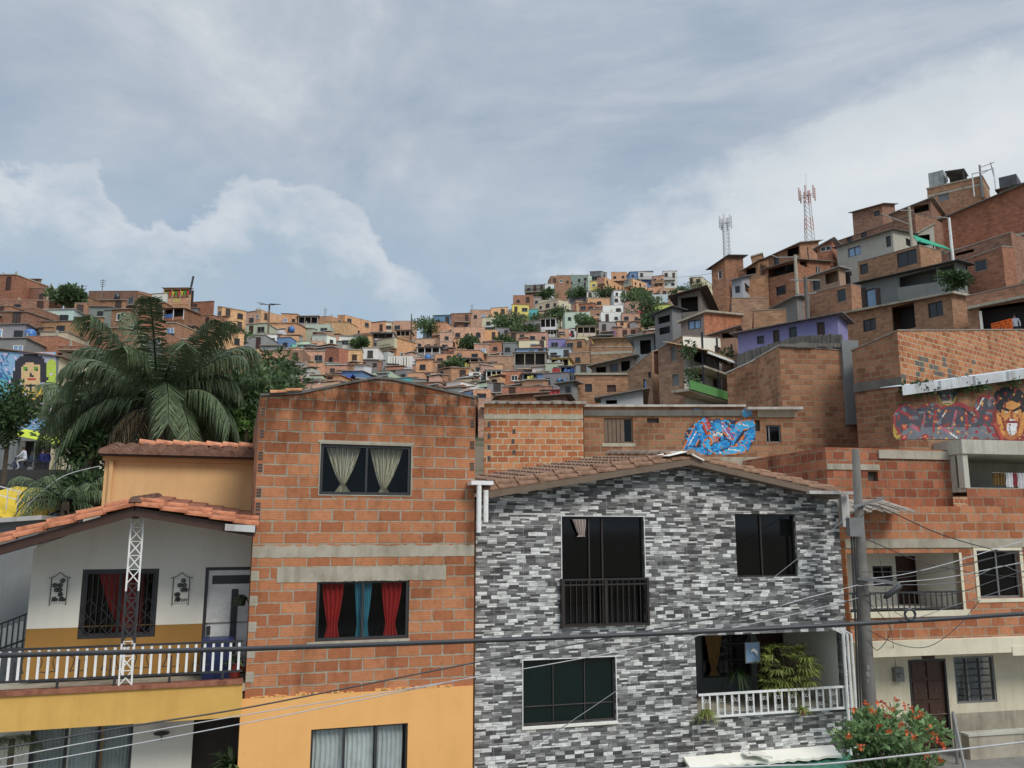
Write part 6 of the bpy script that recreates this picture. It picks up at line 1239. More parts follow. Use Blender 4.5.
RH('grey shack with white door frame left of the three-window brick house', 560, 573, 578, 384, 382, 410, 'k', 's', D=57, yaw=-25, wins=[(565, 386, 571, 398, 'g')], rt=(.25, .25, .25))
# poles, masts and trees of this slope
for x, y0, y1, w0, w1, n_, D, lab in ((728, 219, 262, .36, .32, 15, 100, 'slim white lattice telecom mast behind the left end of ridge'), (811, 191, 244, .5, .26, 13, 95, 'red and white lattice telecom mast with antenna head on the ridge')):
    b = at(x, y1 + 14, D); H = at(x, y0, D).z - b.z; ro = tag(empty('telecom_mast', b), lab, 'mast')
    h_ = H * .5
    if x < 800: lattice_mast(ro, w0, w1, H, n_, 'metal', (.5, .52, .54), .035)
    else:
        for i in range(5):
            mb = MB(); nn = 3
            for j in range(nn):
                z0, z1 = H * (i * nn + j) / 15, H * (i * nn + j + 1) / 15; a, c = w0 + (w1 - w0) * z0 / H, w0 + (w1 - w0) * z1 / H
                for sx, sy in ((-1, -1), (1, -1), (1, 1), (-1, 1)): mb.beam((sx * a, sy * a, z0), (sx * c, sy * c, z1), .08); mb.beam((sx * a, sy * a, z0), (-sy * c, sx * c, z1), .05)
            part(mb, 'mast_section', 'metal', ro, (.50, .28, .25) if i % 2 == 0 else (.62, .62, .62))
    mb = MB()
    for a in range(6): an = a * 1.047; r = .75 if x < 800 else .95; mb.box(r * math.cos(an) - .07, r * math.cos(an) + .07, r * math.sin(an) - .07, r * math.sin(an) + .07, H - 1.2, H + .4); mb.beam((0, 0, H - .6), (r * math.cos(an), r * math.sin(an), H - .6), .06)
    mb.beam((0, 0, H - .5), (0, 0, H + (.7 if x < 800 else 2.2)), .03); part(mb, 'antennas', 'metal', ro, (.6, .6, .6) if x < 800 else (.5, .36, .34))
def pole(label, x, y0, y1, D, r=.1, arm=None, mat='concrete', name='street_pole'):
    b = at(x, y1, D); H = at(x, y0, D).z - b.z; ro = tag(empty(name, (b.x, b.y, b.z - 2)), label, 'pole'); mb = MB(); mb.tube([(0, 0, 0), (0, 0, H + 2)], [r * 1.3, r], 8); part(mb, 'pole', mat, ro)
    if arm:
        mb = MB()
        for a in arm: mb.beam((a[0], 0, H + 2 + a[1]), (a[2], 0, H + 2 + a[3]), .07)
        part(mb, 'crossarm', 'grey_metal', ro)
    return ro
pole('pale street pole in front of the red-brown gallery house', 798.5, 255, 312, 64, .13, ((-1.4, -.2, .3, -.15), (-1.4, -.2, -1.9, .0)))
pole('dark pole with transformer can standing before the purple house', 809.5, 277, 345, 50, .12, ((-.9, -.2, .9, -.2), (-.7, -1.2, .6, -1.0), (.1, -2.2, .1, -1.2)), 'concrete_dark')
pole('grey street pole with lamp arm before the cream house', 913, 207, 255, 68, .12, ((0, -1.6, -2.4, -.6), (-.8, -.3, .3, -.3)))
pole('pole with two wire brackets on the right skyline', 981, 165, 180, 84, .1, ((0, -.3, 1.6, .3), (.2, -1.0, 1.4, -.3), (1.2, .3, 1.5, -2.0)), 'grey_metal')
pole('white bent pole above the green awning', 952, 218, 250, 66, .1, ((0, 0, -1.0, .1),), 'white_metal')
for lab, x, y, D, H, rr in (('round green bush on the roof terrace of the grey terrace house', 953, 287, 55, 2.2, 1.0), ('dark green tree behind the left end of the near ridge', 697, 297, 150, 4.6, 2.6), ('dark tree below the ridge at the right picture edge', 1012, 212, 78, 3.5, 1.8)):
    b = at(x, y, D); tree('bush' if H < 5 else 'tree', lab, 'bush' if H < 5 else 'tree', (b.x, b.y, b.z - 1), H, (rr, rr, rr * .8), .16 if H < 5 else .5, nleaf=900, trunk_r=.1)
cable('high wire strung from the near ridge towards the far hill', [(660, 279, 150), (700, 275, 110), (745, 268, 85)], .03, 'cable_grey')

# ================================================================== trees, mural house and stairs on the left
def fpalm(label, x, y, D, L, n, ll, dead=0, trunk=.22, name='palm_tree', matl='leaf_palm', nl=58, up=1.0, leafb=1.0):
    c = at(x, y, D); g = min(gz(c.x, D), c.z - 1); ro = tag(empty(name, (c.x, D, g - .3)), label, 'palm'); h = c.z - g + .3
    mb = MB(); mb.tube([(0, 0, 0), (.05, 0, h * .5), (0, 0, h * .92), (0, 0, h)], [trunk * 1.25, trunk, trunk * 1.05, trunk * .7], 10); part(mb, 'trunk', 'bark', ro, smooth=True)
    mb, mr = MB(), MB()
    for i in range(n):
        yaw = i * 2.399 + R.uniform(-.2, .2); f = i / n
        if dead and f > .4 and math.sin(yaw) < -.35 and R.random() < .5: continue
        rise = (1.1 - .78 * f) * up + R.uniform(-.1, .1); frond(mb, (0, 0, h - .1), yaw, L * R.uniform(.8, 1.1), rise, .5 + .45 * f + R.uniform(-.08, .1), nl, ll, mr, .9, b=leafb * R.uniform(.7, 1.2))
    part(mb, 'fronds', matl, ro); part(mr, 'midribs', 'thatch', ro)
    if dead:
        mb, mr = MB(), MB()
        for i in range(dead): frond(mb, (0, 0, h - .3), i * 2.399 + .5, L * R.uniform(.6, .95), -.05 + R.uniform(-.1, .25), 1.05 + R.uniform(-.1, .2), 34, ll * .55, mr, 1.0, 1.6)
        part(mb, 'dead_fronds', 'thatch', ro); part(mr, 'dead_midribs', 'thatch', ro)
    return ro
fpalm('tall feathery palm with brown dead fronds behind the peach upper room', 158, 400, 27, 3.3, 40, .8, 15, nl=120, up=1.3)
fpalm('smaller dark feathery palm left of the tall palm', 98, 412, 29, 2.3, 26, .7, 6, .16, nl=64)
fpalm('low bushy palm between the colourful stairs and the peach room', 66, 500, 24, 1.6, 26, .42, 3, .14, nl=36, leafb=1.5)
fpalm('half hidden grey-green palm right of the tall palm', 215, 410, 30, 2.4, 26, .7, 3, .16, nl=64)
for lab, x, y, D, H, rr, nl_, m in (('broad dark green tree filling the gap right of the palms', 236, 476, 31, 4.9, (2.5, 2.2, 2.3), 11000, 'leaf_tree'), ('tall loose green tree filling in behind the tall palm', 165, 485, 37, 5.6, (2.6, 2.0, 2.6), 9000, 'leaf'), ('darker green tree just left of the two-tone brick house', 268, 470, 37, 4.4, (1.9, 1.8, 1.8), 6000, 'leaf_tree'), ('loose grey-green tree behind the palms on the left', 92, 475, 38, 5.0, (2.2, 2.0, 2.4), 7000, 'leaf_tree'), ('dark green tree at the left picture edge before the mural', 4, 475, 44, 4.6, (1.6, 1.4, 1.5), 4000, 'leaf'), ('bright lime green shrub beside the brick house roofline', 246, 447, 29, 1.3, (.9, .7, .5), 900, 'leaf_lime'), ('green undergrowth shrub below the small palm', 95, 520, 25, 1.6, (1.3, .9, .7), 1500, 'leaf'), ('leafy shrub behind the peach room gutter', 88, 470, 27, 1.4, (.9, .7, .7), 1200, 'leaf')):
    b = at(x, y, D); tree('shrub' if H < 2 else 'tree', lab, 'shrub' if H < 2 else 'tree', (b.x, D, b.z), H, rr, .13 if m != 'leaf_lime' else .11, m, nl_, .1, clumps=14)
# mural house
F = Fr(28, 62, 4); z0 = F.at(28, 450)[1]; ro = tag(empty('mural_house', F), 'house with a painted pixel portrait of a dark-haired woman on its end wall', 'house')
sL, sR = F.at(-30, 390)[0], F.at(56.5, 390)[0]; zt = F.at(28, 353)[1]; tp = [(sL, F.at(-30, 346)[1]), (sR, F.at(56, 357)[1])]; mb = MB(); sf = F.rect(16, 441, 55, 471); holed(mb, tp, z0 - 4, [sf], rev=.4); part(mb, 'wall', 'grey_wall', ro); mb = MB(); mb.box(sf[0] - .2, sf[2] + .2, 1.6, 1.7, sf[1] - .3, sf[3] + .2); part(mb, 'shop_front', 'dark', ro)
mb = MB(xf=lambda p_: (sR - p_[1], p_[0], p_[2])); mb.xf = None; mb.face([(sR, 0, z0 - 2), (sR, 6, z0 - 2), (sR, 6, tp[1][1]), (sR, 0, tp[1][1])]); mb.face([(sR, 6, z0 - 2), (sL, 6, z0 - 2), (sL, 6, tp[0][1]), (sR, 6, tp[1][1])]); part(mb, 'side_wall', 'cream', ro)
mb = MB(); mb.hexa([(sL, -.2, tp[0][1]), (sR + .3, -.2, tp[1][1]), (sR + .3, 6.2, tp[1][1]), (sL, 6.2, tp[0][1])], [(sL, -.2, tp[0][1] + .08), (sR + .3, -.2, tp[1][1] + .08), (sR + .3, 6.2, tp[1][1] + .08), (sL, 6.2, tp[0][1] + .08)]); part(mb, 'roof', 'zinc', ro, (.3, .2, .15))
PX = ["......KKKKKKK.....", "....KKKKKKKKKKK...", "...KKKKKKKKKKKKK..", "..KKKKKKKKKKKKKK..", "..KKKKKSSSSKKKKKK.", "..KKKKSSSSSSSSKKK.", "..KKKSGGSSSGGSKKK.", "..KKKSGKSSSGKSKKK.", ".KKKKSSSSSSSSSKKK.", ".KKKKSSSSKSSSSKKK.", ".KKKKSSSSKKSSSKKK.", ".KKKKSSSSSSSSSKKKK", "KKKKKSSSRRRRSSKKKK", "KKKKKSSSSSSSSSKKK.", ".KKK.SSSSSSSSS....", "....KSSKKKKKSK....", "....KYSSSKSSSYY...", "...YYYYSSKSSYYYY..", "..YYYYYYYYYYYYYYY."]
shp = [('r', -30, 350, 57, 430, (.50, .52, .66)), ('n', .08, .08, 2.0, .05, (.16, .50, .66)), ('n', .1, .1, 7.0, .12, (.62, .50, .70)), ('e', 8, 362, 16, 12, (.30, .52, .76)), ('e', 4, 388, 13, 14, (.14, .5, .62)), ('e', 52, 375, 7, 16, (.55, .72, .10)), ('e', 36, 397, 12, 6, (.80, .50, .10)), ('e', 42, 408, 14, 8, (.6, .48, .66)), ('e', 30, 425, 30, 7, (.22, .42, .66)), ('r', 33, 405, 44, 411, (.7, .45, .36)), ('r', 34, 412, 43, 415, (.45, .25, .3)), ('n', .25, .25, 15.0, .38, (.75, .6, .8))]
for i in range(14): a, b = R.uniform(-5, 14), R.uniform(353, 385); shp += [('l', a, b, a + R.uniform(-5, 5), b + R.uniform(-6, 6), .8, (.05, .16, .4))]
cols = {'K': (.035, .035, .05), 'S': (.80, .55, .28), 'G': (.16, .40, .05), 'R': (.55, .06, .05), 'Y': (.80, .60, .06)}
for j, row in enumerate(PX):
    for i, ch in enumerate(row):
        if ch in cols: shp.append(('r', 10.5 + i * 2.1, 354.5 + j * 2.02, 10.5 + (i + 1) * 2.1, 354.5 + (j + 1) * 2.02, cols[ch]))
mb = MB(); paint_cells(mb, F, -28, 352, 56.2, 430, 1.05, shp); part(mb, 'mural', 'mural', ro)
F = Fr(70, 63.5, 4); c = F.rect(57, 356, 84, 440); ro = tag(empty('cream_house', F), 'cream three storey house half hidden between the mural wall and palms', 'house'); wl = [F.rect(60, 366, 74, 380), F.rect(61, 398, 72, 414)]
tp = [(c[0] + .1, c[3] + .3), (c[2] + 2, c[3] - .3)]; mb = MB(); holed(mb, tp, c[1] - 3, wl, rev=.15); shell(mb, tp, c[1] - 3, 5); part(mb, 'wall', 'cream', ro)
for w_ in wl: window(ro, w_, .08, 'dark_metal', 'pane_dark')
mb = MB(); mb.box(c[0], c[2] + 2, -.7, 0, F.at(60, 392)[1], F.at(60, 388)[1]); mb.box(c[0], c[2] + 2.2, -.9, 5, c[3] + .3, c[3] + .36); part(mb, 'floor_slab', 'concrete', ro)
p = at(20, 430, 57); q = at(66, 440, 56); t_ = tag(empty('shop_awning', p), 'yellow-green shop awning below the mural', 'awning'); d = q - p; mb = MB(); mb.hexa([(0, -.9, -.45), (d.x, d.y - .9, d.z - .4), (d.x, d.y + .6, d.z + .15), (0, .6, .1)], [(0, -.9, -.40), (d.x, d.y - .9, d.z - .35), (d.x, d.y + .6, d.z + .2), (0, .6, .15)]); part(mb, 'canopy', 'cloth', t_, (.46, .52, .06))
for f in (.05, .5, .95): mb = MB(); mb.beam((d.x * f, d.y * f - .8, d.z * f - 3), (d.x * f, d.y * f - .8, d.z * f - .4), .05); part(mb, 'post', 'grey_metal', t_)
p = at(66, 440, 50); t_ = tag(empty('tin_roof', (p.x, 50, p.z - 2.6)), 'flat grey tin shelter roof with bunting right of the shop awning', 'shelter'); mb = MB(); mb.hexa([(0, -1, 2.55), (3.4, -1, 2.5), (3.4, 2, 2.9), (0, 2, 2.95)], [(0, -1, 2.6), (3.4, -1, 2.55), (3.4, 2, 2.95), (0, 2, 3.0)]); part(mb, 'sheet', 'zinc', t_, (.34, .34, .33)); mb = MB()
for x_ in (.1, 2.0): mb.box(x_, x_ + .06, -.9, -.84, 0, 2.52)
part(mb, 'post', 'wood', t_); mb = MB()
for i in range(9): mb.face([(1.2 + i * .11, -1.01, 2.5), (1.28 + i * .11, -1.01, 2.5), (1.24 + i * .11, -1.01, 2.42)])
part(mb, 'bunting', 'cloth', t_, (.7, .66, .5))
# street with motorbike and people
g_ = lambda x, y, D: at(x, y, D)
b = g_(20, 474, 54); mb = MB(); mb.box(-12, 6, -4, 6.5, -3.5, 0); o = mb.build('side_street', M['asphalt'], loc=(b.x, 54, b.z)); o['kind'] = 'structure'
t_ = tag(empty('motorbike', (g_(19, 474, 53.5).x, 53.5, b.z), math.radians(12)), 'small motorbike parked at the street edge under the white-shirted rider', 'motorbike'); 
for x_ in (-.6, .6): mb = MB(); mb.tube([(x_ + .27 * math.cos(k_ * .524), 0, .29 + .27 * math.sin(k_ * .524)) for k_ in range(13)], .05, 6); wh = part(mb, 'wheel', 'cable', t_); mb = MB(); mb.tube([(x_, -.05, .29), (x_, .05, .29)], .16, 10); part(mb, 'hub', 'grey_metal', wh)
mb = MB(); mb.tube([(-.6, 0, .3), (-.35, 0, .75), (-.3, 0, .98)], .04, 6); mb.tube([(-.3, -.3, 1.0), (-.25, 0, .98), (-.3, .3, 1.0)], .02, 5); mb.hexa([(-.3, -.12, .3), (.25, -.12, .3), (.25, .12, .3), (-.3, .12, .3)], [(-.35, -.13, .72), (.1, -.13, .72), (.1, .13, .72), (-.35, .13, .72)]); mb.beam((.1, 0, .5), (.6, 0, .3), .06); part(mb, 'frame', 'plastic', t_, (.04, .05, .08)); mb = MB(); mb.hexa([(-.1, -.13, .74), (.75, -.11, .78), (.75, .11, .78), (-.1, .13, .74)], [(-.1, -.11, .82), (.75, -.1, .86), (.75, .1, .86), (-.1, .11, .82)]); part(mb, 'seat', 'cable', t_)
sit = {'pel': (.1, 0, .9), 'che': (.02, 0, 1.27), 'nek': (-.02, 0, 1.45), 'hed': (-.05, 0, 1.59), 'top': (-.05, 0, 1.69), 'lhip': (.1, -.1, .87), 'rhip': (.1, .1, .87), 'lkne': (-.3, -.2, .75), 'rkne': (-.3, .2, .75), 'lank': (-.15, -.2, .33), 'rank': (-.15, .2, .33), 'ltoe': (-.3, -.2, .28), 'rtoe': (-.3, .2, .28), 'lsho': (.0, -.18, 1.4), 'rsho': (0, .18, 1.4), 'lelb': (-.12, -.26, 1.15), 'relb': (-.12, .26, 1.15), 'lwri': (-.27, -.28, 1.05), 'rwri': (-.27, .28, 1.05), 'lhan': (-.32, -.28, 1.03), 'rhan': (-.32, .28, 1.03)}
p = g_(22, 474, 53.5); person('person in a white shirt sitting on the small motorbike', (p.x, 53.5, b.z), math.radians(12), sit, (.55, .56, .60), (.45, .45, .44))
for x, D, sh, tr, lab in ((41, 55.5, (.012, .02, .10), (.02, .02, .03), 'person in dark blue standing under the shop awning'), (46, 56, (.02, .025, .12), (.03, .03, .05), 'person in dark blue with a white cap under the awning'), (69, 54.6, (.5, .5, .48), (.06, .06, .07), 'person in a pale top standing under the tin shelter'), (31, 56.4, (.05, .06, .1), (.04, .04, .05), 'person in dark grey left of the blue-clad pair')):
    p = g_(x, 472, D); zf = b.z; person(lab, (p.x, D, zf), R.uniform(-.5, .5), {}, sh, tr)
# bright stairs
p = at(20, 530, 27); ro = thing('painted_stairs', 'yellow walled stairs with blue and red painted steps beside the small palm', 'stairs', (p.x, 27, p.z)); mb = MB(); mr = MB(); mu = MB()
for i in range(7): m_ = (mr, mu)[i > 3]; m_.box(-.3 + .13 * i, 1.1 + .05 * i, .3 * i, .3 * i + .3, -.3, .14 * i)
part(mr, 'red_steps', 'paint', ro, (.34, .05, .045)); part(mu, 'blue_steps', 'paint', ro, (.06, .16, .34)); mb.hexa([(-1.6, -.1, -1), (-.35, -.1, -1), (.4, 2.3, -1), (-1.6, 2.3, -1)], [(-1.6, -.1, 1.0), (-.35, -.1, .3), (.4, 2.3, 1.3), (-1.6, 2.3, 1.5)]); part(mb, 'side_wall', 'paint', ro, (.68, .48, .05)); mb = MB(); mb.box(1.15, 1.2, -.1, 2.3, -.4, .9); part(mb, 'gate', 'dark_metal', ro); mb = MB(); mb.box(.3, 1.4, 2.4, 2.6, .5, 1.5); part(mb, 'end_wall', 'paint', ro, (.5, .14, .05))
mb = MB()
for i in range(6): mb.beam((-1.5 + .35 * i, -.1, 1.0 - .12 * i), (-1.5 + .35 * i, -.1, 1.6 - .1 * i), .025)
mb.beam((-1.6, -.1, 1.6), (.3, -.1, 1.1), .03); mb.beam((-1.6, -.1, 1.3), (.3, -.1, .85), .03); part(mb, 'handrail', 'white_metal', ro)
cable('pale guy wire running up past the small palm', [(20, 512, 23), (60, 478, 23.4), (100, 466, 23.8)], .014, 'cable_grey')
# ================================================================== the far hillside, house by house
# xL, corner, xR, top, visible foot, colour, roof   (picture columns and rows of each front)
FH = """
-12 16 16 275 289 r f|16 40 41 279 290 b s|-12 50 64 288 301 b n|-12 48 49 300 309 b n|12 37 37 308 320 B n|-8 11 12 306 315 b s|33 74 74 309 321 a s|74 88 89 303 318 b n
88 138 152 291 309 b n|65 87 87 296 304 b s|88 112 112 307 318 k s|70 103 104 317 330 b s|27 73 73 321 333 b s|-10 27 27 312 325 B s|-10 26 26 324 335 k s|27 52 53 327 337 b s|70 126 126 328 349 b s
24 57 57 336 350 r n|40 68 68 332 342 c s|50 88 88 346 360 r n|-10 26 26 338 352 k s|122 147 147 315 337 r n|146 167 168 293 305 w s|163 190 191 288 308 o o|190 213 214 301 314 r s|178 198 199 308 322 k s
198 213 213 315 329 b s|197 225 225 316 331 b s|217 222 246 307 330 o f|246 255 256 311 330 s s|208 216 244 328 351 o s|255 261 281 310 324 o n|281 297 297 314 326 o s|246 266 266 323 335 g s|266 297 297 323 337 o s
244 265 265 335 350 k s|265 277 278 334 347 w s|277 290 290 337 350 u s|237 261 262 349 362 o n|262 287 287 350 364 s s|285 303 303 350 366 B n|281 304 304 363 378 k n|303 325 325 351 365 s f|304 324 325 363 378 o n
297 320 321 379 394 w o|298 318 318 316 330 k o|305 330 330 324 338 g n|317 332 332 316 326 o n|325 348 348 322 339 o s|337 345 371 315 335 o n|371 385 386 321 335 o s|312 327 336 335 348 w f|308 324 324 341 353 s n
291 308 308 341 352 g s|339 358 358 336 350 w s|325 339 348 348 372 r n|348 362 363 350 372 o f|358 372 372 335 347 o s|362 378 378 348 364 w f|371 393 393 332 343 w o|362 381 382 361 373 B s|342 362 362 371 384 u s
371 390 390 371 383 g s|385 393 393 322 334 c s|393 416 417 321 333 s n|396 410 410 330 339 o o|379 397 416 338 359 o s|388 412 412 356 367 w n|423 432 432 324 338 a f|432 446 446 322 338 o s|433 451 452 315 328 u s
451 471 473 313 330 B s|470 489 489 311 322 s n|452 485 485 327 344 s n|415 441 441 338 350 s s|440 453 454 332 351 s f|417 440 440 347 357 k o|435 454 454 354 366 o n|454 480 480 350 360 o s|416 433 434 359 374 o s
454 479 479 358 372 k o|432 451 451 361 373 s s|385 410 410 369 379 k s|410 436 436 372 382 s s|451 470 470 368 380 o s|469 481 481 372 382 w n|395 415 415 377 387 t s|404 440 440 382 395 B s|446 461 477 381 396 w s
482 504 504 316 330 c s|471 491 491 310 318 o s|491 508 508 307 316 o s|495 510 511 328 340 k s|486 502 502 341 356 b s|503 516 516 343 355 k s|487 513 514 356 371 s f|514 546 546 352 373 k o|486 502 502 370 383 w o
502 523 523 371 383 r s|523 542 542 373 386 k o|516 546 546 348 357 u s|527 548 548 332 342 s s|519 546 546 340 348 c s|548 570 571 339 349 p f|549 570 570 348 358 a s|551 569 569 358 370 y o|543 569 569 372 384 k s
502 552 552 386 398 r s|487 503 503 383 395 k s|513 533 533 295 308 B n|525 545 545 285 299 B n|545 554 554 284 299 w f|551 571 571 276 288 B n|557 588 592 275 288 g n|590 601 607 271 284 k s|512 529 529 305 315 y s
529 538 538 309 319 t f|538 560 571 300 316 c n|565 590 590 312 326 g n|587 600 600 291 301 w s|588 610 610 298 310 o s|570 588 588 288 300 k s|590 599 599 281 291 y f|532 541 541 297 308 m s|557 569 569 329 339 s n
547 557 557 330 341 k o|598 605 624 277 294 o n|611 627 627 272 283 o n|630 653 653 271 287 u s|625 633 647 279 293 o n|653 664 664 275 290 s s|663 677 678 271 290 w f|660 678 678 288 298 s n|652 671 671 294 306 a n
654 671 671 304 317 l s|627 632 643 291 305 o n|614 626 626 290 304 w s|603 623 623 305 316 w n|601 622 622 312 324 w n|690 702 713 277 292 c f|618 640 641 328 340 s n|671 680 680 294 310 s s|622 640 640 313 324 s s|648 662 662 286 298 o s
100 125 126 300 312 b s|106 130 130 309 322 b s|147 166 166 303 316 b s|577 596 596 326 338 c o|599 615 615 322 334 m s|566 584 584 339 350 b s|570 590 590 352 364 B s|576 594 594 364 376 k s|560 578 578 366 378 k o
455 478 478 338 350 o s|480 498 498 330 342 o n|474 490 490 344 357 s s|470 488 488 362 374 s s|525 541 541 320 333 k s|540 556 556 318 332 w o|597 612 612 335 346 k o
"""
LMK = [('red and white mast', 811, 225), ('slim white mast', 728, 245), ('long purple house', 795, 330), ('green awning', 932, 238), ('orange banner', 1002, 326), ('blue glazed terrace house', 872, 298), ('highest brick house', 960, 188), ('green balcony house', 712, 375), ('tall feathery palm', 158, 375), ('pixel portrait mural', 28, 372), ('rooftop gallery with coloured flags', 176, 293), ('black skyline pole', 81, 293), ('roof panel pole', 268, 322), ('two-tone brick house gable', 375, 380), ('skyline antenna pole', 411, 325),
       ('blue skyline house', 442, 320), ('striped white sheet house', 400, 361), ('blank grey wall', 292, 370), ('big dark hillside tree', 510, 322), ('yellow gabled house', 520, 309), ('purple balcony house', 559, 343), ('long pale green house', 574, 281), ('white two storey tower house', 670, 280),
       ('mint green block house', 578, 318), ('green tarpaulin', 647, 328), ('lime green house', 662, 310), ('teal house', 533, 313), ('white balcony house', 612, 310)]
CN = {'b': 'brown brick', 'B': 'dull brown brick', 'r': 'red brick', 'o': 'orange brick', 's': 'pinkish brick', 'w': 'white painted', 'c': 'cream painted', 'g': 'pale green painted', 'l': 'lime green painted', 'y': 'yellow painted', 't': 'teal painted', 'u': 'blue painted', 'p': 'purple painted', 'k': 'grey', 'a': 'pale blue painted', 'm': 'beige'}
RN = {'f': 'flat slab roof', 'n': 'no visible roof', 's': 'sheet roof', 'o': 'dark open top storey', 't': 'tiled roof'}
def bearing(x, y, lx, ly):
    dx_, dy_ = x - lx, y - ly; h = '' if abs(dx_) < abs(dy_) * .5 else ('right' if dx_ > 0 else 'left'); v = '' if abs(dy_) * 2.2 < abs(dx_) else ('below' if dy_ > 0 else 'above')
    d = math.hypot(dx_, dy_ * 1.5); near = 'just ' if d < 24 else ('' if d < 60 else 'well ')
    if v and h: return near + v + ' and ' + h + ' of'
    return near + (v if v else h + ' of')
def far_label(xm, ym, w, h, c, roof, nw):
    size = 'tall ' if h > w * .95 else ('wide ' if w > 27 else ('small ' if w < 17 else ''))
    pos = sorted(LMK, key=lambda l: math.hypot(l[1] - xm, (l[2] - ym) * 1.4))
    win = {0: 'blank', 1: 'one-windowed', 2: 'two-windowed', 3: 'three-windowed'}.get(nw, 'many-windowed')
    for l in pos[:6]:
        for f in (f"{size}{CN[c]} house {bearing(xm, ym, l[1], l[2])} the {l[0]}", f"{size}{CN[c]} house with {RN[roof]} {bearing(xm, ym, l[1], l[2])} the {l[0]}", f"{win} {size}{CN[c]} house {bearing(xm, ym, l[1], l[2])} the {l[0]}"):
            if f.lower() not in USED and len(f.split()) <= 16: return f
    f = f"{size}{CN[c]} house {bearing(xm, ym, pos[0][1], pos[0][2])} the {pos[0][0]}, {bearing(xm, ym, pos[1][1], pos[1][2])} the {pos[1][0]}"
    return f
def proto(fr, pn, w=.9, h=1.0, door=False):
    mb = MB(); mb.ring(-w / 2, 0, w / 2, h, -.06, .02, .07, 0); mb.box(-w / 2 + .07, w / 2 - .07, -.02, .02, .07, h - .07, 1)
    if not door: mb.box(-.03, .03, -.05, -.02, .07, h - .07, 0); mb.box(-w / 2 - .08, w / 2 + .08, -.1, .0, -.08, -.002, 0)
    me_o = mb.build('window', [M[fr], M[pn]]); me = me_o.data; bpy.data.objects.remove(me_o); return me
PW = [proto('dark_metal', 'pane_far'), proto('white_metal', 'pane_far'), proto('grey_metal', 'pane_far', 1.3, 1.1), proto('dark_metal', 'pane_far', .7, .8), proto('wood', 'pane_far', 1.1, 1.0), proto('white_metal', 'pane_sky', 1.0, .9), proto('wood', 'dark', .9, 1.5)]
PWW = [PW[i] for i in (0, 0, 0, 1, 2, 3, 3, 3, 4, 4, 5, 6, 6)]
PD_ = proto('wood', 'wood', .85, 2.0, True)
def put(me, name, ro, loc, rz=0, sc=(1, 1, 1)):
    o = bpy.data.objects.new(name, me); COL.objects.link(o); o.parent = ro; o.location = loc; o.rotation_euler = (0, 0, rz); o.scale = sc; return o
ROOFT = [(.46, .44, .41), (.36, .33, .3), (.48, .34, .25), (.54, .53, .5), (.26, .24, .23), (.42, .29, .21)]
NB = [0]
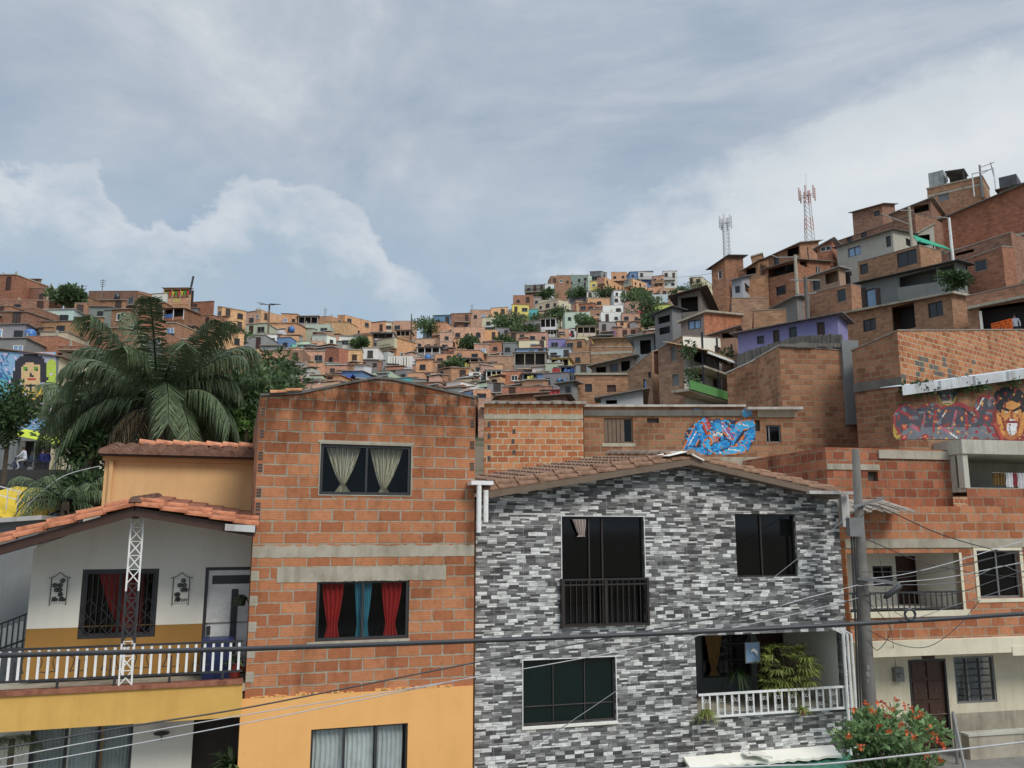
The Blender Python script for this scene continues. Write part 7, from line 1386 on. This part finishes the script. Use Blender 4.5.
def far_house(xL, xC, xR, yt, yb, c, roof, D=None, group='houses packed on the hillside'):
    w = xR - xL if xR > xC + 2 else xC - xL; xm = (xL + max(xC, xR)) / 2; two = xR > xC + 2
    yaw = R.uniform(-48, -30) if two else R.uniform(-16, 8)
    sl_ = R.uniform(-.6, 1.6) if roof == 's' else R.uniform(0, .5); h = yb - yt
    D = D or dep(xC, yb); hm = h / FOC * D * 1.0; rows = max(1, round(hm / 2.7)); wm = (xC - xL) / FOC * D
    cells = []; ncol = max(1, round(wm / 2.3)); gal = roof == 'o'
    sh = hm / rows
    for r_ in range(rows):
        if gal and r_ == 0: continue
        for q in range(ncol):
            if R.random() < .8: cells.append((r_, q))
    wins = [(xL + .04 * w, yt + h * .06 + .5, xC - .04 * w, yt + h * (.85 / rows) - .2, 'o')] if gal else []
    lab = far_label(xm, (yt + yb) / 2, w, h, c, roof, len(cells))
    F, ro, L, W_, zC, zL = hh('hillside_house', lab, xL, xC, xR, yt + sl_, yt, yb, c, 's' if gal else roof, D=D, yaw=yaw, wins=wins, W=R.uniform(4.5, 6.5), rt=R.choice(ROOFT), group=group, drop=6.0, over=R.uniform(.08, .28) if roof in 's' else None, tint=jit(tuple(v * (1.14 if xL > 190 and xL < 700 else .95) for v in TINT[c]), .16))
    up_t = 0.0
    if rows > 1 and not gal and R.random() < (.5 if xL > 200 else .2):
        up_t = -R.uniform(.35, .8); a, b = (-L, 0) if R.random() < .6 else ((-L, -L * R.uniform(.2, .4)) if R.random() < .5 else (-L * R.uniform(.6, .8), 0)); zt_ = min(zC, zL) - .03; c2 = R.choice([c, c, c, 'b', 'o', 's', 'w', 'c', 'k'])
        mb = MB(); mb.box(a, b, up_t, -.001, zt_ - sh, zt_); part(mb, 'upper_storey', wallmat(c2), ro, jit(TINT[c2], .15))
        mb = MB(); mb.box(a - .08, b + .08, up_t - .08, -.02, zt_ + .01, zt_ + .1); part(mb, 'upper_roof', 'zinc', ro, R.choice(ROOFT))
        mb = MB(); mb.box(a - .03, b + .03, up_t - .03, -.002, zt_ - sh - .14, zt_ - sh - .002); part(mb, 'upper_slab', 'concrete', ro)
        up_r = (a, b)
    for r_, q in cells:
        s = -L + L * (q + .5 + R.uniform(-.15, .15)) / ncol; z = min(zC, zL) - sh * r_ - sh * .30 - 1.0
        tw = -.012 + (up_t if up_t and r_ == 0 and up_r[0] < s - .3 and s + .3 < up_r[1] else 0)
        if R.random() < .14: put(PD_, 'door', ro, (s, tw, z - .6))
        else: put(R.choice(PWW), 'window', ro, (s, tw, z), 0, (min(1.2, L / ncol * .55), 1, R.uniform(.8, 1.1)))
    if two:
        nc = max(1, round(W_ / 2.6))
        for r_ in range(rows):
            for q in range(nc):
                if R.random() < .7: put(R.choice(PWW), 'window', ro, (.012, W_ * (q + .5) / nc, zC - sh * r_ - sh * .3 - 1.0), math.pi / 2)
    if R.random() < .45 and L > 2.5 and rows > 1:         # balcony with rail across the front
        z = min(zC, zL) - sh * R.choice(range(1, rows)) - .05; mb = MB(); t0 = -R.uniform(.7, 1.1); a, b = -L * R.uniform(.8, 1), -L * R.uniform(0, .2)
        mb.box(a, b, t0, -.01, z - .15, z); bo = part(mb, 'balcony', 'concrete', ro); mb = MB()
        if R.random() < .5:
            mb.box(a, b, t0, t0 + .05, z + .85, z + .92)
            for i in range(int((b - a) / .45) + 1): mb.box(a + i * .45, a + i * .45 + .04, t0, t0 + .04, z, z + .86)
            part(mb, 'balcony_rail', 'dark_metal', bo)
        else: mb.box(a, b, t0, t0 + .1, z + .001, z + .9); part(mb, 'balcony_rail', R.choice(['paint', 'brick_hill']), bo, jit(TINT[R.choice('wcaksbog')], .1))
    elif rows > 1 and R.random() < .6:
        z = min(zC, zL) - sh; mb = MB(); mb.box(-L - .03, .03, -.07, -.002, z - .1, z + .12); part(mb, 'floor_beam', 'concrete', ro)
    if roof in 'fn' and R.random() < .5:                   # unfinished roof: columns with rods, or a low parapet
        for s_ in (-L + .2, -L / 2, -.2): zz_ = zC + (zC - zL) * s_ / L; mb = MB(); mb.box(s_ - .1, s_ + .1, .1, .3, zz_ - .2, zz_ + R.uniform(.3, .8)); part(mb, 'roof_column', 'concrete', ro)
    elif R.random() < .3:
        mb = MB(); mb.hexa([(-L * .9, -1.2, zC - sh * .9), (-.1, -1.2, zC - sh * .9), (-.1, .0, zC - sh * .8), (-L * .9, 0, zC - sh * .8)], [(-L * .9, -1.2, zC - sh * .9 + .05), (-.1, -1.2, zC - sh * .9 + .05), (-.1, .0, zC - sh * .8 + .05), (-L * .9, 0, zC - sh * .8 + .05)]); part(mb, 'canopy', 'zinc', ro, R.choice(ROOFT + [(.08, .2, .4), (.1, .3, .2)]))
    if gal:                                               # posts and a waist wall in the open storey
        h_ = F.rect(*wins[0][:4]); mb = MB(); mb.box(max(h_[0], -L), min(h_[2], 0), -.05, .05, h_[1], h_[1] + (h_[3] - h_[1]) * R.uniform(.25, .45)); part(mb, 'gallery_wall', wallmat(c), ro, jit(TINT[c], .2)); pm_ = R.choice(['white_metal', 'dark_metal', 'concrete'])
        for f in (.0, .33, .66, 1.0): s = -L + .1 + (L - .2) * f; mb = MB(); mb.box(s - .07, s + .07, -.06, .06, h_[1], min(zC, zL)); part(mb, 'gallery_post', pm_, ro)
        if R.random() < .6:
            s = -L * R.uniform(.45, .9); mb = MB()
            for _ in range(3): mb.box(s, s + .45, -.09, -.07, h_[1] + .5, h_[1] + R.uniform(1.0, 1.4)); s += .55
            part(mb, 'washing', 'cloth', ro, jit(R.choice([(.6, .6, .6), (.1, .2, .5), (.5, .1, .1), (.6, .5, .15)]), .2))
    NB[0] += 1; return F, ro, L, zC
rects = []
for ent in FH.replace('\n', '|').split('|'):
    e_ = ent.split()
    if len(e_) == 7: rects.append(tuple(float(v) for v in e_[:5]) + (e_[5], e_[6]))
for q in rects:
    F, ro, L, zC = far_house(*q)
    if q[0] == 163:
        mb = MB(); pts = []
        for i in range(9):
            s = -L + L * (i + .5) / 9; mb.col = [(.6, .5, .02), (.05, .3, .05), (.6, .05, .03)][i % 3]; mb.face([(s - .3, -.12, zC - .6), (s + .3, -.12, zC - .6), (s, -.12, zC - 1.7)])
        part(mb, 'flags', 'mural', ro, label='row of yellow, green and red pennants')
    if q[0] == 388:
        mb = MB()
        for i in range(9): s = -L + L * i / 9; mb.box(s + .05, s + L / 9 - .12, -.12, -.06, zC - 2.2, zC - .1)
        part(mb, 'sheet_strips', 'white', ro)
# further houses filling the slope between those
def sky_y(x):
    ks = ((-40, 283), (60, 300), (140, 300), (200, 312), (300, 326), (420, 334), (480, 318), (520, 304), (560, 288), (600, 284), (700, 290))
    for (a, ya), (b, yb_) in zip(ks, ks[1:]):
        if a <= x <= b: return ya + (yb_ - ya) * (x - a) / (b - a)
    return 290
cand = []
yy = 292.0
while yy < 412:
    x = -30.0
    while x < 705: cand.append((x + R.uniform(-6, 6), yy + R.uniform(-2, 2))); x += 13
    yy += 6.5
R.shuffle(cand); fills = []
rr_ = []                                 # what already stands on the right slope, as (left, corner, right, top, foot)
for x0, x1, x2, y0, y1 in ((928, 983, 990, 176, 214), (853, 882, 896, 204, 236), (893, 931, 951, 199, 232), (826, 916, 952, 218, 262), (838, 893, 919, 234, 292), (910, 934, 953, 225, 255), (944, 1046, 1060, 178, 262), (859, 920, 943, 246, 292), (938, 1012, 1030, 236, 275), (941, 1003, 1017, 250, 298), (850, 957, 968, 266, 318), (845, 952, 970, 296, 345), (968, 1052, 1066, 280, 345), (712, 725, 744, 258, 296), (744, 758, 772, 261, 292), (769, 800, 820, 245, 285), (818, 832, 842, 240, 285), (766, 797, 832, 262, 312), (810, 839, 846, 270, 300), (808, 851, 862, 286, 328), (732, 742, 752, 277, 302), (748, 768, 771, 275, 300), (732, 767, 771, 298, 322), (678, 700, 735, 290, 324), (655, 672, 682, 308, 345), (767, 797, 804, 298, 318), (754, 786, 800, 309, 330), (681, 704, 752, 313, 342), (738, 838, 848, 318, 356), (659, 683, 738, 338, 410), (628, 652, 661, 352, 410), (576, 646, 655, 375, 408)): rr_.append((x0, x1, x2, y0, y1))
nr = 0
for x, y in [(700 + R.random() * 330, 215 + R.random() * 120) for _ in range(700)]:
    if nr >= 20: break
    if y - 14 < 285 - (x - 700) * .36 + 6 or y > 345 - max(0, x - 850) * .05: continue
    w, h = R.uniform(24, 36), R.uniform(13, 18); cov = 0
    for a, c_, b, t_, u_ in rr_:
        ox = min(x + w / 2, max(b, c_)) - max(x - w / 2, a); oy = min(y, u_) - max(y - h, t_)
        if ox > 0 and oy > 0: cov += ox * oy
    if cov > .38 * w * h: continue
    rr_.append((x - w / 2, x + w * .2, x + w / 2, y - h, y)); fills.append((x - w / 2, x + w * .2, x + w / 2, y - h, y, R.choice('bbBBrrbmk'), R.choice('ssno'))); nr += 1
for x, y in cand:
    if NB[0] + len(fills) >= 252: break
    if y - 11 < sky_y(x) + 3: continue
    if x > 560 and y > 345: continue
    if x > 640 and y > 305: continue
    if 60 < x < 250 and y > 352 or x < 62 and y > 345 or x < 300 and y > 400: continue
    s = 20 if x > 180 else 30; w = R.uniform(.7, 1.15) * s; h = R.uniform(10, 13) if x > 180 else R.uniform(11, 15)
    cov = 0
    for a, c_, b, t_, u_, *_ in rects + fills:
        ox = min(x + w / 2, max(b, c_)) - max(x - w / 2, a); oy = min(y, u_) - max(y - h, t_)
        if ox > 0 and oy > 0: cov += ox * oy
    if cov > .42 * w * h: continue
    fills.append((x - w / 2, x + w / 2, x + w / 2, y - h, y, R.choice('bbBrroooossswckga' if x > 180 else 'bbbBBrrrok'), R.choice('ssssfnno')))
for q in fills: far_house(*q)

def mass():
    mb = MB(); n_ = 0
    for _ in range(6000):
        if n_ > 300: break
        x = R.uniform(-20, 690); y = R.uniform(285, 405)
        if x < 700 and y - 7 < sky_y(x) + 5 or x >= 700 and y - 10 < 285 - (x - 700) * .36 + 12: continue
        if x < 62 and y > 345 or 60 < x < 250 and y > 350 or x < 260: continue
        if 560 < x < 700 and y > 350: continue
        D = dep(x, y) + R.uniform(2.5, 6); p = at(x, y, D); w, h, d = R.uniform(1.6, 3.6), R.uniform(1.6, 2.9), R.uniform(2, 3); a = R.uniform(-.5, .2); ca, sa = math.cos(a), math.sin(a); z0 = p.z - .3
        X = lambda s, t, z: (p.x + s * ca - t * sa, D + s * sa + t * ca, z0 + z); mb.xf = lambda q: X(*q)
        mb.col = jit(TINT[R.choice('bbBoossswwckkmrgu')], .2); mb.box(-w / 2, w / 2, 0, d, -6, h)
        mb.col = R.choice(ROOFT); s_ = R.uniform(-.3, .4); o = R.uniform(.1, .3)
        mb.hexa([(-w / 2 - o, -o, h + .02), (w / 2 + o, -o, h + .02 + s_), (w / 2 + o, d, h + .3 + s_), (-w / 2 - o, d, h + .3)], [(-w / 2 - o, -o, h + .1), (w / 2 + o, -o, h + .1 + s_), (w / 2 + o, d, h + .38 + s_), (-w / 2 - o, d, h + .38)])
        for q in range(R.randint(0, 2)):
            mb.col = R.choice([(.02, .02, .022), (.03, .03, .035), (.05, .035, .03)]); s = R.uniform(-w * .35, w * .35); z = R.uniform(.3, h - 1.0); mb.box(s - .4, s + .4, -.03, 0, z, z + R.uniform(.6, .95))
        if R.random() < .3:
            mb.col = R.choice([(.03, .12, .35), (.5, .5, .5), (.4, .05, .05), (.06, .3, .2), (.5, .4, .08), (.3, .15, .35)]); s = R.uniform(-w / 2, 0); mb.box(s, s + R.uniform(.4, 1.4), -.5, -.46, h * .25, h * R.uniform(.45, .8))
        n_ += 1
    mb.xf = None; mb.col = None
    o = part(mb, 'shacks', 'mural', None); o['kind'] = 'stuff'; o['label'] = 'mass of small lean-tos, sheet roofs and washing between the hillside houses'
mass()

# ---- trees, poles, tanks and tarpaulins among the far houses
FT_ = ((510, 336, 6.5, 4.6, 'big dark green tree between the orange and cream hillside houses'), (523, 338, 4.5, 3.2, 'smaller dark tree at the right foot of big hillside tree'), (541, 330, 4, 3, 'grey-green tree below the teal house'), (428, 338, 5.5, 3.2, 'dark tree on the skyline left of the blue house'), (606, 302, 5, 3.6, 'green tree beside the orange corner house on the far hill'), (634, 309, 6, 4.2, 'green tree in the gully left of lime green house'), (645, 322, 7, 4.4, 'lower green tree in the gully above the green tarpaulin'),
       (640, 300, 4, 3, 'small tree at the top of the gully'), (655, 335, 5, 3, 'tree below the green tarpaulin'), (577, 300, 4, 3.2, 'shrubby tree under the long pale green house'), (548, 300, 3.5, 3, 'bushy tree above the cream balcony house'), (585, 330, 4, 3, 'low tree below the mint green block house'), (560, 322, 4, 2.6, 'small tree left of the mint green block house'), (470, 352, 3.5, 2.4, 'small tree amid pinkish brick houses on the middle slope'), (72, 306, 3, 2.4, 'small green tree by the black skyline pole'), (230, 349, 4, 3, 'light green tree over the orange brick houses near the palms'),
       (505, 352, 3.5, 2.4, 'small tree left of the dark roofed galleries'), (676, 300, 5, 3.4, 'dark tree right of the white two storey tower house'), (360, 350, 3, 2, 'small tree between brick houses above the two-tone gable'), (455, 372, 3, 2, 'small bush tree low on the middle slope'))
for x, y, H, r_, lab in FT_:
    D = dep(x, y); b = at(x, y, D); tree('tree', lab, 'tree', (b.x, D - 1, b.z - .5), H, (r_, r_, H * .42), .42, 'leaf_tree', nleaf=1100, trunk_r=.16, group='trees between the hillside houses', clumps=12)
pole('black pole on the left skyline beside a small tree', 81, 285, 300, dep(81, 304), .14, ((-.8, -.2, .8, -.2),), 'dark_metal')
pole('tall thin antenna pole on the middle skyline', 411, 314, 336, dep(411, 340), .12, None, 'dark_metal')
pole('brown pole carrying flat roof panels above the orange houses', 268, 305, 334, dep(268, 340), .16, None, 'wood_grey')
c = at(268, 304.5, dep(268, 340)); t_ = tag(empty('roof_panels', c), 'flat dark panels fixed on top of the brown hillside pole', 'panel'); mb = MB()
for x_, z_, w_ in ((-1.9, .1, 1.0), (-.6, -.2, 1.6), (.5, -.1, 1.8)): mb.hexa([(x_, -.8, z_), (x_ + w_, -.8, z_ - .1), (x_ + w_, .8, z_ + .25), (x_, .8, z_ + .35)], [(x_, -.8, z_ + .1), (x_ + w_, -.8, z_), (x_ + w_, .8, z_ + .35), (x_, .8, z_ + .45)])
mb.beam((-1.6, 0, 0), (2.1, 0, 0), .1); part(mb, 'panels', 'zinc', t_, (.1, .1, .1))
for x, y, lab in ((102, 291, 'branched aerial on the brick house under the left skyline'), (190, 288, 'dark slanting rod beside the flagged rooftop gallery'), (325, 316, 'small aerial on the orange skyline house'), (472, 311, 'box aerial on the pinkish skyline house')):
    D = dep(x, y + 12); p = at(x, y + 1, D); t_ = tag(empty('aerial', p), lab, 'aerial'); mb = MB(); q = 2.2 if x != 190 else 2.6; mb.beam((0, 0, -1), (.5 if x == 190 else 0, 0, q), .1 if x != 190 else .3)
    if x != 190:
        for i in range(4): mb.beam((-.5 + .06 * i, 0, q - .2 - .35 * i), (.5 - .06 * i, 0, q - .2 - .35 * i), .07)
    part(mb, 'rod', 'dark_metal' if x == 190 else 'grey_metal', t_)
for x, y, w_, h_, tn, lab in ((648, 324, 11, 8, (.03, .40, .24), 'bright green tarpaulin draped over a roof below the gully trees'), (533, 379, 14, 5, (.03, .25, .55), 'bright blue tarpaulin stretched over a gallery on lower slope'), (562, 377, 10, 6, (.06, .30, .55), 'pale blue tarpaulin above the long flat brick house'), (640, 312, 8, 6, (.45, .04, .06), 'red cloth hung out beside the gully trees'), (299, 345, 14, 4, (.15, .45, .28), 'green sheet roof canopy left of the pinkish brick house'), (286, 342, 9, 4, (.05, .2, .42), 'blue plastic cover on the slope under the roof panels'), (202, 359, 7, 5, (.5, .35, .5), 'pink and white cloth hanging beside the palms'), (347, 375, 14, 3, (.06, .1, .36), 'dark blue awning just above the two-tone gable')):
    D = dep(x, y + h_) - 3; p = at(x, y, D); k_ = D / FOC; t_ = tag(empty('tarpaulin', p), lab, 'tarpaulin'); W2, H2 = w_ * k_ / 2, h_ * k_ / 2; mb = MB(); nn = 6; g = []
    for j in range(nn + 1): g.append([mb.vt((W2 * (2 * i / nn - 1), 1.6 * (j / nn - .5), H2 * (j / nn * 1.6 - .8) - .25 * math.sin(i * 1.7 + j) - .3 * math.sin(math.pi * i / nn))) for i in range(nn + 1)])
    for j in range(nn):
        for i in range(nn): mb.idx([g[j][i], g[j][i + 1], g[j + 1][i + 1], g[j + 1][i]])
    part(mb, 'sheet', 'cloth', t_, tn)
for i, (x, y, bl) in enumerate(((292, 327, 0), (344, 321, 1), (466, 315, 1), (476, 343, 0), (503, 319, 1), (553, 286, 0), (605, 279, 1), (640, 280, 1), (322, 352, 0), (428, 355, 0), (459, 354, 1), (230, 309, 1), (118, 294, 1), (31, 330, 0))):
    D = dep(x, y + 10) - .5; p = at(x, y, D); l = min(LMK, key=lambda l: math.hypot(l[1] - x, l[2] - y)); lab = f"{'black' if bl else 'blue'} water tank on a roof {bearing(x, y, l[1], l[2])} the {l[0]}"
    if lab.lower() in USED: lab = lab.replace('water', 'small water')
    lab = lab.replace('round plastic water tank', 'round water tank')
    t_ = tag(empty('water_tank', p), lab, 'tank', 'water tanks on the hillside roofs'); mb = MB(); mb.lathe((0, 0, -1.2), [(.55, 0), (.6, .5), (.6, 1.0), (.35, 1.25)], 10); part(mb, 'body', 'plastic', t_, (.03, .03, .035) if bl else (.05, .16, .42), True); mb = MB(); mb.lathe((0, 0, .05), [(.3, 0), (.3, .1), (.1, .14)], 8); part(mb, 'lid', 'plastic', t_, (.02, .02, .02))
for o in list(bpy.data.objects): cleanup(o)
dups = [l for l, n in USED.items() if len(n) > 1]
print('LABEL DUPES', len(dups), dups[:10], 'HOUSES', NB, 'OBJ', len(bpy.data.objects))
